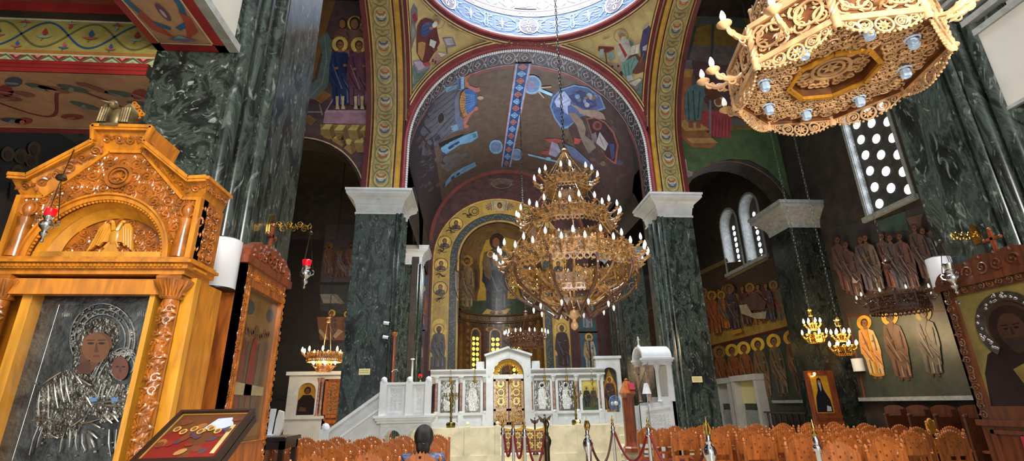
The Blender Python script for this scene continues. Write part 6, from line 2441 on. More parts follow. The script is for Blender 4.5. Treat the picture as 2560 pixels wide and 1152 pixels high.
fs2 = (Vector((outp[7][0] - .01, 2.97, outp[7][1] - .075)), Vector((0, 1, 0)), Vector((0, 0, 1)), Vector((1, 0, 0)))
rinceau(m, fs2, .28, .055, .06, tw=.006, seed=41)
# cresting
for k in range(9):
    x = AC - .12 + .03 * k
    spiral(m, (Vector((x, 2.98, ztop + .014)),) + FX(0)[1:], 0, 0, .016 + .003 * (4 - abs(4 - k)), 1.2, (-1) ** k, k, .006)
m.build('scroll_carving', 'carved_wood', cor)
cx_, cz_ = s3(330, 285, 3.05)
m = MB(off)
fcx = (Vector((cx_, 3.05, cz_)),) + FX(0)[1:]
for a in range(4):
    c, s = math.cos(a * PI / 2), math.sin(a * PI / 2)
    m.bar(fcx[0], fcx[0] + Vector((c * .055, 0, s * .07)), .02, .016, (0, 1, 0))
    for q in (-1, 0, 1):
        m.ring(fcx, c * (.066 if q == 0 else .045) - s * q * .022, s * (.08 if q == 0 else .058) + c * q * .022, .012, .007, .012, 10, -.006)
m.ring(fcx, 0, 0, .035, .01, .014, 18, -.007)
m.cyl((cx_, 3.05, ztop - .02), (cx_, 3.05, cz_ - .05), .012, n=8)
m.build('cross', 'honey_wood', shr)
# columns with carved shafts
for sx, nm in ((1, 'column'), (-1, 'column')):
    xc = xe - .075 if sx > 0 else x0 + .075
    zt = z_ent0
    zc0 = s3(440, 742)[1]
    m = MB(off)
    m.lathe([(.045, 1.26), (.06, 1.28), (.05, 1.33), (.044, 1.36), (.044, zc0 - .01)], (xc, SY + .03, 0), 14)
    m.lathe([(.05, zc0 - .012), (.06, zc0), (.05, zc0 + .012)], (xc, SY + .03, 0), 14)
    col_ = m.build('column', 'carved_wood', shr)
    m = MB(off)
    for k in range(2):
        for q in range(13):
            z = 1.36 + (zc0 - 1.40) * (q + .5) / 13
            a = -PI / 2 + (.55 if (q + k) % 2 else -.55)
            g = (Vector((xc + .043 * math.cos(a), SY + .03 + .043 * math.sin(a), z)), Vector((-math.sin(a), math.cos(a), 0)), Vector((0, 0, 1)), Vector((math.cos(a), math.sin(a), 0)))
            spiral(m, g, 0, 0, .026, 1.2, (-1) ** q, q + k, .008, .0)
            for w in range(3):
                leaf(m, g, 0, .0, w * 2.1 + q, .05, .026, .012)
    m.build('vine_carving', 'carved_wood', col_)
    m = MB(off)
    m.lathe([(.05, zc0), (.052, zc0 + .03), (.07, zc0 + .07), (.098, zc0 + .1), (.1, zt - .012), (.085, zt)], (xc, SY + .03, 0), 4, None, PI / 4)
    m.lathe([(.046, zc0 + .005), (.062, zc0 + .04), (.09, zc0 + .075), (.1, zc0 + .1)], (xc, SY + .03, 0), 16)
    for k in range(9):
        a = -PI / 2 + (k - 4) * .3
        m.tube([(xc + r * math.cos(a), SY + .03 + r * math.sin(a), zc0 + z) for r, z in ((.055, .0), (.066, .035), (.09, .07), (.1, .095))], .008, 5)
    m.build('capital', 'carved_wood', col_)
    m = MB(off)
    x1 = xc + sx * .10
    m.box(min(xc + sx * .03, x1), max(xc + sx * .03, x1), SY + .07, SY + .12, 1.26, zt)
    m.build('pilaster', 'honey_wood_pale', shr, False)
# sloping inner frame and the silver-clad icon
IY = 3.12
xa, za = s3(113, 737, IY)
xb, _ = s3(397, 737, IY)
xa0 = s3(8, 1146, IY)[0]
ib = 1.29
m = MB(off)
m.box(xa - .055, xa, 3.04, 3.14, ib, za)
m.box(xb, xb + .03, 3.04, 3.14, ib, za)
m.box(xa - .055, xb + .03, 3.05, 3.14, za, za + .03)
m.build('inner_frame', 'honey_wood_pale', shr, False)
m = MB(off)
m.box(xa, xb, IY, IY + .03, ib, za)
icon = m.build('icon_cover', 'silver_plain', shr, False, 'silver revetment of a mother and child icon')
qi = lambda x, y: s3(x / 2.667, 720 + y / 2.667, IY)
fI = (Vector((0, IY, 0)),) + FX(0)[1:]
rl = MB(off)
def V3(x, y, d=.0):
    p = qi(x, y)
    return Vector((p[0], IY - d, p[1]))
def ell3(cx, cy, rx, ry, n, a0=0, a1=2 * PI):
    return [(cx + rx * math.cos(a0 + (a1 - a0) * i / n), cy + ry * math.sin(a0 + (a1 - a0) * i / n)) for i in range(n + 1)]
rn = random.Random(50)
for cx, cy, r0, r1, kx, cnt in ((690, 340, 165, 235, .92, 120), (830, 510, 75, 108, .9, 46)):
    for i in range(cnt):
        a = rn.uniform(PI * .55, PI * 2.25)
        r = rn.uniform(r0, r1)
        rl.ball(V3(cx + r * kx * math.cos(a), cy + r * math.sin(a), .006), (.009, .006, .009), 6, 4)
    for r in (r0, r1, (r0 + r1) / 2):
        rl.tube([V3(x, y, .006) for x, y in ell3(cx, cy, r * kx, r, 30, PI * .55, PI * 2.25)], .0045, 5)
for a, b in (((395, 110), (80, 1150)), ((1040, 100), (790, 1150)), ((330, 105), (1050, 105))):
    rl.tube([V3(*a, -.0005), V3(*b, -.0005)], .0011, 5)
for x in (445, 950):
    for k in range(5):
        rl.tube([V3(x - 26 + k * 12, 190, .004), V3(x - 24 + k * 12, 150 + 8 * abs(k - 2), .004)], .003, 5)
# mantle masses
ms = MB(off)
def mass(pts, d):
    ms.prism([qi(*p) for p in pts], fI, 0, d)
mass([(520, 600), (490, 520), (500, 380), (540, 270), (620, 210), (720, 200), (790, 250), (800, 340), (760, 400), (650, 560), (620, 620)], .010)
mass([(240, 900), (260, 700), (330, 610), (470, 540), (520, 600), (620, 640), (640, 760), (560, 900), (500, 1000), (300, 1000)], .009)
mass([(610, 640), (640, 540), (720, 440), (760, 420), (780, 460), (740, 560), (760, 640), (880, 640), (900, 720), (820, 860), (700, 900), (600, 800)], .013)
for s0, s1 in (((280, 690), (275, 860)), ((335, 650), (335, 870)), ((375, 640), (400, 800)), ((415, 600), (440, 760)), ((450, 590), (480, 760)), ((300, 640), (420, 560)), ((500, 560), (560, 640)), ((520, 590), (620, 650)), ((560, 700), (620, 780)),
               ((640, 600), (700, 480)), ((660, 620), (720, 500)), ((690, 640), (660, 740)), ((720, 640), (690, 740)), ((760, 650), (720, 740)), ((800, 640), (760, 740)), ((840, 660), (820, 730)), ((600, 770), (850, 750)), ((640, 780), (820, 790)),
               ((700, 840), (760, 900)), ((740, 830), (800, 890)), ((620, 900), (680, 930)), ((600, 950), (660, 1000)), ((610, 990), (640, 1060)), ((270, 920), (210, 1110)), ((300, 930), (260, 1060)), ((440, 960), (410, 1090)), ((480, 940), (475, 1060)),
               ((525, 940), (525, 1080)), ((560, 970), (580, 1080)), ((740, 940), (750, 1120)), ((790, 940), (780, 1140)), ((820, 900), (800, 1120)), ((230, 880), (420, 880)), ((470, 930), (560, 870)), ((560, 900), (680, 870)), ((340, 960), (400, 1000))):
    c0, c1 = V3(*s0, .014), V3(*s1, .014)
    mid = (c0 + c1) / 2 + Vector((rn.uniform(-.006, .006), -.004, rn.uniform(-.006, .006)))
    rl.tube([c0, mid, c1], [.003, .0065, .003], 6)
for k in range(70):
    rl.ball(V3(rn.uniform(250, 860), rn.uniform(600, 1120), .010), (rn.uniform(.004, .011), .006, rn.uniform(.004, .010)), 6, 4)
rl.build('relief', 'tarnished_silver', icon)
ms.build('robe_relief', 'silver_relief', icon, False)
P = Paint(lambda a, b, l=0: V3(a, b, .0135 + .0006 * l))
P.poly([(552, 400), (575, 330), (630, 298), (700, 296), (752, 330), (762, 390), (700, 460), (640, 540), (610, 572), (518, 572), (545, 500)], (96, 62, 40), 1)
P.ell(650, 400, 92, 100, (112, 74, 48), 2, 20)
P.poly([(545, 500), (610, 480), (620, 568), (518, 570)], (84, 52, 38), 2)
for x in (618, 690):
    P.ell(x, 370, 22, 8, (48, 30, 22), 3, 10)
    P.line([(x - 28, 350), (x + 26, 348)], 6, (60, 38, 28), 3)
P.poly([(650, 365), (660, 365), (668, 430), (640, 430)], (86, 54, 36), 3)
P.ell(655, 455, 26, 7, (110, 50, 42), 3, 10)
P.ell(812, 535, 56, 80, (104, 64, 50), 2, 18)
for x in (795, 835):
    P.ell(x, 525, 13, 6, (50, 30, 24), 3, 8)
P.poly([(810, 525), (818, 525), (822, 560), (805, 560)], (80, 48, 38), 3)
P.build('painted_face', icon, 'icon_paint', off)
m = MB(off)
for x in (640, 780):
    m.prism([qi(x - 22, 730), qi(x + 22, 730), qi(x + 22, 756), qi(x - 22, 756)], fI, .014, .022)
m.build('gem', 'blue_plastic', icon, False)
# bronze bird on the gable
t = thing('bronze_bird', 'dark bronze bird figure beside the little cross on top of the honey shrine', 'figurine', (s3(288, 320)[0], 3.0, ztop))
bx = s3(288, 320)[0]
m = MB(t.location)
m.ball((bx, 3.0, ztop + .085), (.045, .045, .085), 12, 8)
m.ball((bx - .03, 2.97, ztop + .185), (.03, .032, .032))
m.cyl((bx - .035, 2.95, ztop + .18), (bx - .05, 2.89, ztop + .165), .013, .002, 6)
m.box(bx - .04, bx + .07, 2.92, 3.05, ztop, ztop + .02)
m.build('body', 'old_bronze', t)
for s in (-1, 1):
    m = MB(t.location)
    m.prism([(bx + s * .03, ztop + .16), (bx + s * .07, ztop + .20), (bx + s * .105, ztop + .15), (bx + s * .10, ztop + .06), (bx + s * .075, ztop + .02), (bx + s * .04, ztop + .03)], FX(2.99), -.03, .02)
    for k in range(4):
        m.tube([(bx + s * (.04 + .016 * k), 2.965, ztop + .16), (bx + s * (.045 + .015 * k), 2.96, ztop + .05)], .008, 6)
    m.build('wing', 'old_bronze', t)


# ------------------------------------------------------------------ vigil lamps
def vigil_lamp(label, c, sc, hang, glass='red_glass', group=None, metal='silver', n=12, lit=None):
    """c: foot of the lamp; hang: the hook it hangs from"""
    t = thing('vigil_lamp', label, 'lamp', c, 0, group)
    off = t.location
    m = MB(off)
    pr = [(.001, 0), (.012, .005), (.016, .02), (.007, .035), (.013, .05), (.03, .065), (.036, .085), (.02, .105), (.03, .12), (.05, .14), (.058, .165), (.048, .19), (.03, .205), (.034, .22), (.046, .235), (.044, .245), (.001, .24)]
    m.lathe([(r * sc, z * sc) for r, z in pr], c, n)
    if n > 8:
        for k in range(3):
            a = 2 * PI * k / 3 + .4
            m.tube([Vector(c) + Vector((math.cos(a) * r * sc, math.sin(a) * r * sc, z * sc)) for r, z in ((.05, .15), (.075, .16), (.085, .19), (.07, .21), (.06, .20))], .006 * sc, 5)
    m.build('bowl', metal, t)
    m = MB(off)
    m.lathe([(r * sc, z * sc) for r, z in ((.03, .24), (.042, .26), (.05, .31), (.046, .315), (.038, .27), (.001, .262))], c, n)
    m.build('glass', glass, t)
    if lit:
        m = MB(off)
        m.ball(Vector(c) + Vector((0, 0, .30 * sc)), .018 * sc, 8, 6)
        m.build('flame', lit, t)
    m = MB(off)
    hg = Vector(hang)
    ct = Vector(c) + Vector((0, 0, min(.62 * sc, (hg.z - c[2]) * .9)))
    for k in range(3):
        a = 2 * PI * k / 3 + .4
        m.cyl(Vector(c) + Vector((math.cos(a) * .07 * sc, math.sin(a) * .07 * sc, .2 * sc)), ct, .0035 * sc, n=4)
    m.cyl(ct, hg, .004 * sc, n=5)
    m.lathe([(.001, .03), (.02, .02), (.028, 0), (.02, -.012), (.001, -.015)], ct, 8)
    m.build('chain', metal if metal != 'silver' else 'bronze', t)
    return t


p = aty(103, 606, 2.75)
vigil_lamp('red glass vigil lamp hanging in front of the honey coloured shrine', (p.x, p.y, p.z), .62, aty(186, 372, 2.93), lit='warm_flame')

# scrolled brass brackets on the two near piers, each with its lamp
def bracket(name, label, c, sx, ln, metal):
    t = thing(name, label, 'bracket', c)
    off = t.location
    c = Vector(c)
    m = MB(off)
    m.lathe([(.001, .02), (.03, .018), (.045, 0), (.03, -.004)], c, 12, Matrix(((0, 0, sx), (0, 1, 0), (-sx, 0, 0))))
    m.prism([(-.035, -.1), (.035, -.1), (.05, 0), (.035, .1), (0, .15), (-.035, .1), (-.05, 0)], (c, Vector((0, 1, 0)), Vector((0, 0, 1)), Vector((sx, 0, 0))), 0, .015)
    m.build('wall_plate', metal, t)
    m = MB(off)
    f = (c, Vector((sx, 0, 0)), Vector((0, 0, 1)), Vector((0, -sx, 0)))
    m.tube([c + Vector((sx * ln * q / 10, 0, .02 * math.sin(q * .9))) for q in range(11)], .008, 6)
    for k in range(3):
        x = ln * (.2 + .29 * k)
        spiral(m, f, x, .03, .045, 1.4, 1, PI, .008)
        spiral(m, f, x + .06, -.03, .042, 1.4, 1, 0, .008)
        leaf(m, f, x, 0, .8, .06, .03, .012)
    m.tube([c + Vector((sx * ln, 0, .0)), c + Vector((sx * (ln + .03), 0, .04)), c + Vector((sx * (ln + .045), 0, .0)), c + Vector((sx * (ln + .03), 0, -.02))], .007, 6)
    m.build('scroll_arm', metal, t)
    return t


c = atx(676, 566, -2.26)
bracket('lamp_bracket', 'brass scrollwork lamp bracket on the left green pier', c, 1, .40, 'brass')
p = aty(759, 722, c.y)
vigil_lamp('red glass vigil lamp hanging from the brass bracket of the left pier', (p.x, p.y, p.z), 1.02, (p.x, p.y, c.z), lit='warm_flame')
c = atx(2440, 590, 5.96)
bracket('lamp_bracket', 'gilt scrollwork lamp bracket on the right green pier', c, -1, .28, 'brass')
p = aty(2394, 735, c.y)
vigil_lamp('silver vigil lamp hanging above the icon stand at the right edge', (p.x, p.y, p.z), 1.15, (p.x, p.y, c.z), 'silver')


# ------------------------------------------------------------------ white cylinders (loudspeakers) on the piers
def cylinder_lamp(c, r, h, label, back):
    t = thing('cylinder_lamp', label, 'wall lamp', c)
    m = MB(t.location)
    m.lathe([(r * .97, 0), (r, 0), (r, h), (r * .97, h)], c, 40)
    m.lathe([(.001, h * .02), (r * .98, h * .02)], c, 40)
    m.build('shade', 'white_shell', t)
    m = MB(t.location)
    m.lathe([(.001, h + .012), (r * .9, h + .012), (r * 1.0, h), ], c, 40)
    m.lathe([(r * 1.0, 0), (r * 1.0, -.012), (.001, -.014)], c, 40)
    m.bar(Vector(c) + Vector((0, 0, h / 2)), Vector(back) + Vector((0, 0, h / 2)), .05, .08)
    m.build('mount', 'black_plastic', t)


p0, p1 = aty(517, 700, 4.1), aty(604, 700, 4.1)
pb, pt_ = aty(560, 722, 4.1), aty(560, 603, 4.1)
cylinder_lamp(((p0.x + p1.x) / 2 - .05, 4.1, pb.z), (p1.x - p0.x) / 2, pt_.z - pb.z, 'white cylinder on the near left pier, beside the honey coloured shrine', (-2.3, 4.1, pb.z))
pb = atx(2352, 722, 5.84)
pt_ = atx(2375, 640, 5.84)
cylinder_lamp((5.84, pb.y - .08, pb.z), .13, .37, 'white cylinder on the near right pier, half hidden by the icon stand', (6.0, pb.y - .1, pb.z))
pb = aty(2150, 928, 14.2)
cylinder_lamp((pb.x, 14.2, pb.z), .16, .36, 'small white cylinder on the dark pilaster below the lit candle clusters', (pb.x, 14.5, pb.z))


# ------------------------------------------------------------------ tall wooden icon stands set along the piers
def side_stand(label, X, sg, y0, y1, zb, z_g0, z_g1, z1, fw, painter, wood, crest, depth, lower=None, cross=True):
    """a framed icon facing the nave (normal sg along x); y0 near end, y1 far end; z_g0..z_g1 the picture opening"""
    t = thing('icon_stand', label, 'icon stand', (X - sg * depth / 2, (y0 + y1) / 2, 0))
    off = t.location
    f = (Vector((X, 0, 0)), Vector((0, 1, 0)), Vector((0, 0, 1)), Vector((sg, 0, 0)))
    m = MB(off)
    plate(m, [(y0, zb), (y1, zb), (y1, z1), (y0, z1)], [[(y0 + fw, z_g0), (y1 - fw, z_g0), (y1 - fw, z_g1), (y0 + fw, z_g1)]], f, -.06, 0)
    for a, b in ((y0, y0 + .03), (y1 - .03, y1)):
        m.box(min(X, X - sg * depth), max(X, X - sg * depth), a, b, zb, z1)
    fr_ = m.build('frame', wood, t, False)
    m = MB(off)
    for yy in (y0 + fw / 2, y1 - fw / 2):
        k = int((z1 - zb) / (fw * .62))
        for q in range(k):
            spiral(m, f, yy, zb + (z1 - zb) * (q + .5) / k, fw * .3, 1.3, (-1) ** q, q, fw * .075)
            leaf(m, f, yy, zb + (z1 - zb) * (q + .5) / k, q * 2.1, fw * .5, fw * .25, .012)
    for zz in ((z1 + z_g1) / 2,):
        k = max(2, int((y1 - y0 - 2 * fw) / (fw * .62)))
        for q in range(k):
            spiral(m, f, y0 + fw + (y1 - y0 - 2 * fw) * (q + .5) / k, zz, min(fw * .3, (z1 - z_g1) * .4), 1.3, (-1) ** q, q, fw * .075)
    if sg > 0:
        m.tube([(X + .008, y0 + fw, z_g0), (X + .008, y1 - fw, z_g0), (X + .008, y1 - fw, z_g1), (X + .008, y0 + fw, z_g1)], .010, 6, True)
    m.build('carving', 'carved_wood' if wood != 'brown_wood' else 'gilt_wood_dark', fr_)
    m = MB(off)
    k = 24
    yc, hw = (y0 + y1) / 2, (y1 - y0) / 2 + .02
    pts = [(y0 - .02, z1), (y1 + .02, z1)] + [(yc + hw * math.cos(PI * i / k), z1 + .05 + crest * math.sin(PI * i / k) ** .8 * (1 + .10 * math.cos(14 * PI * i / k))) for i in range(k + 1)]
    m.prism(pts, f, -.07, .02)
    for q in range(9):
        yy = y0 + (y1 - y0) * (q + .5) / 9
        hh = crest * max(.15, math.sin(PI * (q + .5) / 9))
        spiral(m, f, yy, z1 + .05 + hh * .42, min(.07, hh * .45), 1.3, (-1) ** q, q, .013, .02)
        leaf(m, f, yy, z1 + .05 + hh * .8, PI / 2, .06, .04, .03, .01)
    m.box(min(X + sg * .03, X - sg * .08), max(X + sg * .03, X - sg * .08), y0 - .04, y1 + .04, z1 - .02, z1 + .05)
    m.build('crest', wood if wood != 'orange_wood' else 'red_wood', t)
    if cross:
        m = MB(off)
        zc = z1 + crest + .04
        m.bar((X - sg * .03, yc, zc), (X - sg * .03, yc, zc + .24), .03, .03)
        m.bar((X - sg * .03, yc - .07, zc + .15), (X - sg * .03, yc + .07, zc + .15), .03, .03)
        for a, b in ((0, .26), (-.085, .15), (.085, .15)):
            m.ball((X - sg * .03, yc + a, zc + b), .022, 8, 6)
        m.build('cross', 'red_wood', t)
    P = Paint(lambda a, b, l=0: Vector((X - sg * (.03 - .001 * l), y0 + fw + a * (y1 - y0 - 2 * fw), z_g0 + b * (z_g1 - z_g0))))
    painter(P, (z_g1 - z_g0) / (y1 - y0 - 2 * fw))
    P.build('icon', t, 'icon_paint', off)
    m = MB(off)
    a, b = sorted((X, X - sg * depth))
    m.box(a, b, y0, y1, 0, zb)
    m.box(a - .03, b + .03, y0 - .03, y1 + .03, zb - .06, zb)
    if lower:
        lower(m, X, sg, y0, y1, zb)
    m.build('pedestal', wood, t, False)
    return t


def paint_dormition(P, asp):
    P.rect(0, 0, 1, 1, (120, 92, 50), 0)
    P.rect(.04, .03, .96, .97, (132, 98, 52), 1)
    rn = random.Random(61)
    for i in range(16):
        x = .1 + .05 * i
        h = .5 + .06 * rn.random()
        c = rn.choice([(120, 56, 36), (96, 76, 50), (110, 84, 60), (84, 64, 54)])
        P.poly([(x - .06, .12), (x + .06, .12), (x + .045, .12 + h), (x, .16 + h), (x - .045, .12 + h)], c, 2 + i % 3)
        P.ell(x, .2 + h, .04, .04 / asp * 1.0, (112, 76, 50), 6, 10)
    P.poly([(.36, .30), (.56, .30), (.54, .64), (.46, .7), (.38, .62)], (128, 48, 32), 7)
    P.ell(.46, .74, .05, .03, (112, 76, 50), 8, 12)
    P.poly([(.10, .30), (.9, .30), (.9, .36), (.1, .38)], (170, 150, 110), 7)
    for s in (.2, .8):
        P.ell(s, .88, .12, .05, (70, 76, 70), 3, 12)


nt_ = atx(619, 652, -1.9)
ft_ = atx(717, 722, -1.9)
zg1 = atx(650, 730, -1.9).z
side_stand('tall carved wooden icon stand with an arched crest along the left green pier', -1.9, 1, nt_.y, ft_.y, 1.08, 1.34, zg1, nt_.z, .10, paint_dormition, 'orange_wood', .19, .36)


def paint_dark_saint(P, asp):
    P.rect(0, 0, 1, 1, (128, 112, 62), 0)
    P.ell(.6, .66, .30, .30 / asp, (60, 44, 32), 1, 24)
    P.poly([(.2, 0), (.24, .28), (.34, .44), (.5, .52), (.72, .52), (.88, .44), (.96, .28), (1, 0)], (34, 22, 22), 2)
    P.ell(.6, .64, .19, .20 / asp, (40, 26, 22), 3, 20)
    P.ell(.6, .62, .12, .15 / asp, (66, 42, 32), 4, 18)
    P.poly([(.52, .56), (.68, .56), (.64, .44), (.6, .42), (.56, .44)], (50, 36, 30), 5)
    for s in (-1, 1):
        P.ell(.6 + s * .045, .64, .022, .008, (20, 12, 10), 6, 8)
        P.line([(.6 + s * .02, .668), (.6 + s * .08, .672)], .008, (26, 16, 12), 6)
    P.poly([(.595, .65), (.605, .65), (.615, .585), (.585, .585)], (46, 28, 22), 6)
    P.poly([(.50, .12), (.62, .10), (.70, .30), (.6, .34), (.52, .28)], (116, 96, 50), 5)


y_f = atx(2352, 735, 5.6).y
z_t = atx(2352, 726, 5.6).z
z_b = atx(2445, 1048, 5.6).z
def low_front(m, X, sg, y0, y1, zb):
    for a, b, c, d in ((y0 + .1, y1 - .1, zb - .14, zb - .10), (y0 + .1, y1 - .1, zb - .5, zb - .46), (y1 - .14, y1 - .1, zb - .5, zb - .1), (y0 + .1, y0 + .14, zb - .5, zb - .1)):
        m.box(X - .025, X, a, b, c, d)
st = side_stand('carved icon stand of a dark-robed saint with a silver halo at the right edge', 5.6, -1, y_f - 1.5, y_f, z_b, z_b + .14, z_t - .10, z_t, .15, paint_dark_saint, 'brown_wood', .22, .34, low_front)
m = MB(st.location)
W_ = 1.5 - .3
cy, cz2 = y_f - 1.5 + .15 + .6 * W_, z_b + .14 + .66 * (z_t - .1 - z_b - .14)
g = (Vector((5.63, cy, cz2)), Vector((0, 1, 0)), Vector((0, 0, 1)), Vector((-1, 0, 0)))
rh = .30 * W_
m.ring(g, 0, 0, rh * .86, rh * .26, .012, 40, 0, -.9, PI + .9)
rn = random.Random(70)
for k in range(60):
    a = rn.uniform(-.9, PI + .9)
    r = rh * rn.uniform(.76, .96)
    m.ball(g[0] + Vector((-.014, r * math.cos(a), r * math.sin(a))), (.008, .014, .014), 6, 4)
for s in (-.95, 1.2):
    m.ball(g[0] + Vector((-.005, s * rh * 1.1, rh * .95)), (.012, .03, .03), 10, 6)
m.build('silver_halo', 'silver', st)
m = MB(st.location)
m.box(5.575, 5.595, y_f - 1.2, y_f - .4, z_b - .44, z_b - .15)
m.build('red_panel', 'red_cloth', st, False)

# ------------------------------------------------------------------ tilted icon on a small lectern, low at the left
yt_, yb_ = 2.35, 2.07
TL, TR, BL, BR = aty(440, 1030, yt_), aty(626, 1024, yt_), aty(340, 1156, yb_), aty(552, 1152, yb_)
cen = (TL + TR + BL + BR) / 4
t = thing('tilted_icon', 'tilted framed icon with red painted figures, resting on a small lectern before the shrine', 'icon', (cen.x, cen.y, cen.z - .12))
off = t.location
u = ((TR - TL).normalized() + (BR - BL).normalized()).normalized()
v = ((TL - BL) + (TR - BR)).normalized()
v = (v - u * v.dot(u)).normalized()
n = u.cross(v)
w_, h_ = (TR - TL).length, ((TL - BL).length + (TR - BR).length) / 2
o = cen - u * w_ / 2 - v * h_ / 2
m = MB(off)
g = (o, u, v, n)
plate(m, [(0, 0), (w_, 0), (w_, h_), (0, h_)], [[(.015, .015), (w_ - .015, .015), (w_ - .015, h_ - .015), (.015, h_ - .015)]], g, -.02, .008)
m.prism([(0.002, 0.002), (w_ - .002, 0.002), (w_ - .002, h_ - .002), (0.002, h_ - .002)], g, -.022, -.004)
m.build('frame', 'dark_wood', t, False)
P = Paint(lambda a, b, l=0: o + u * (.015 + a * (w_ - .03)) + v * (.015 + b * (h_ - .03)) + n * (-.003 + .0006 * l))
P.rect(0, 0, 1, 1, (168, 128, 50), 0)
P.rect(.03, .03, .97, .97, (96, 58, 32), 1)
P.poly([(.03, .03), (.5, .03), (.42, .55), (.2, .65), (.03, .5)], (122, 34, 28), 2)
P.poly([(.6, .03), (.97, .03), (.97, .3), (.8, .42), (.62, .25)], (128, 36, 30), 3)
P.poly([(.5, .62), (.6, .86), (.8, .88), (.9, .7), (.75, .6)], (186, 196, 206), 3)
P.poly([(.7, .6), (.9, .66), (.92, .5), (.74, .5)], (60, 84, 130), 4)
rn = random.Random(12)
for k in range(26):
    P.ell(rn.uniform(.1, .9), rn.uniform(.1, .85), rn.uniform(.03, .07), rn.uniform(.04, .10), rn.choice([(150, 96, 50), (110, 60, 40), (170, 120, 70), (80, 60, 70), (130, 44, 34)]), 4 + k % 3, 9, rn.uniform(0, 3))
for k in range(6):
    P.ell(.15 + .12 * k, .62 - .06 * (k % 2), .05, .06, (206, 164, 74), 8, 12)
    P.ell(.15 + .12 * k, .62 - .06 * (k % 2), .03, .04, (120, 80, 54), 9, 10)
P.rect(.88, .1, .94, .7, (196, 176, 120), 5)
P.build('painting', t, 'icon_paint', off)
t = thing('icon_lectern', 'small dark lectern carrying the tilted red icon', 'lectern', (cen.x, cen.y, 0))
m = MB(t.location)
m.prism([(-.0, -.0), (w_, 0), (w_, h_), (0, h_)], (o - n * .026, u, v, n), -.03, 0)
m.build('desk', 'dark_wood', t, False)
m = MB(t.location)
q = cen - n * .05
m.cyl((q.x, q.y, .05), (q.x, q.y, q.z), .03, n=10)
m.lathe([(.001, .06), (.15, .05), (.17, .02), (.17, 0)], (q.x, q.y, 0), 20)
m.build('post', 'dark_wood', t)
# ------------------------------------------------------------------ sanctuary screen
TY = 20.3
FL = .85
m = MB()
m.box(-2.2, 6.0, 17.0, 28, .3, FL)
m.box(-2.2, 6.0, 16.6, 17.0, .3, .6)
structure(m, 'trim_2_step', 'cream_marble')
def t3(px, py, Y=TY):
    p = aty(px, py, Y)
    return p.x, p.z
def FXY(Y):
    return (Vector((0, Y, 0)), Vector((1, 0, 0)), Vector((0, 0, 1)), Vector((0, -1, 0)))


scr = thing('sanctuary_screen', 'white marble sanctuary screen with silver icons and a gabled central arch', 'iconostasis', (t3(1272, 1000)[0], TY, FL))
off = scr.location
xs = [t3(x, 1000)[0] for x in (1075, 1515)]
zc0, zc1 = t3(1150, 941)[1], t3(1150, 924)[1]
dl, dr = t3(1234, 1000)[0], t3(1309, 1000)[0]
zcol0, zcol1 = t3(1150, 1030)[1], t3(1150, 957)[1]
for a, b in ((xs[0], dl - .3), (dr + .3, xs[1])):
    m = MB(off)
    h = zc1 - zc0
    for q0, q1, e in ((0, .3, .05), (.3, .6, .0), (.6, .8, .08), (.8, 1, .14)):
        m.box(a, b, TY - .1 - e, TY + .2, zc0 + h * q0, zc0 + h * q1)
    m.build('cornice', 'white_marble', scr, False)
m = MB(off)
for a, b in ((xs[0], dl - .12), (dr + .12, xs[1])):
    m.box(a, b, TY, TY + .15, FL, zcol0 - .1)
    m.box(a, b, TY - .06, TY + .15, zcol0 - .12, zcol0 - .02)
    m.box(a, b, TY - .08, TY + .15, FL, FL + .16)
    m.box(a, b, TY + .02, TY + .15, zcol1 - .02, zc0)
m.build('dado', 'white_marble', scr, False)
for px in (1090, 1152, 1212, 1223, 1320, 1329, 1385, 1443, 1500):
    x = t3(px, 1000)[0]
    m = MB(off)
    m.box(x - .10, x + .10, TY - .14, TY + .02, FL, zcol0 - .05)
    m.box(x - .12, x + .12, TY - .16, TY + .02, FL, FL + .14)
    m.lathe([(.10, zcol0 - .05), (.085, zcol0), (.065, zcol0 + .03)], (x, TY - .06, 0), 12)
    m.lathe([(.06, zcol1), (.07, zcol1 + .04), (.10, zcol1 + .16), (.13, zcol1 + .2), (.13, zc0)], (x, TY - .06, 0), 8)
    c = m.build('post', 'white_marble', scr, False)
    m = MB(off)
    m.lathe([(.058, zcol0 + .02), (.055, zcol1 + .01)], (x, TY - .06, 0), 14)
    m.build('colonnette', 'pink_marble', c)
rn = random.Random(90)
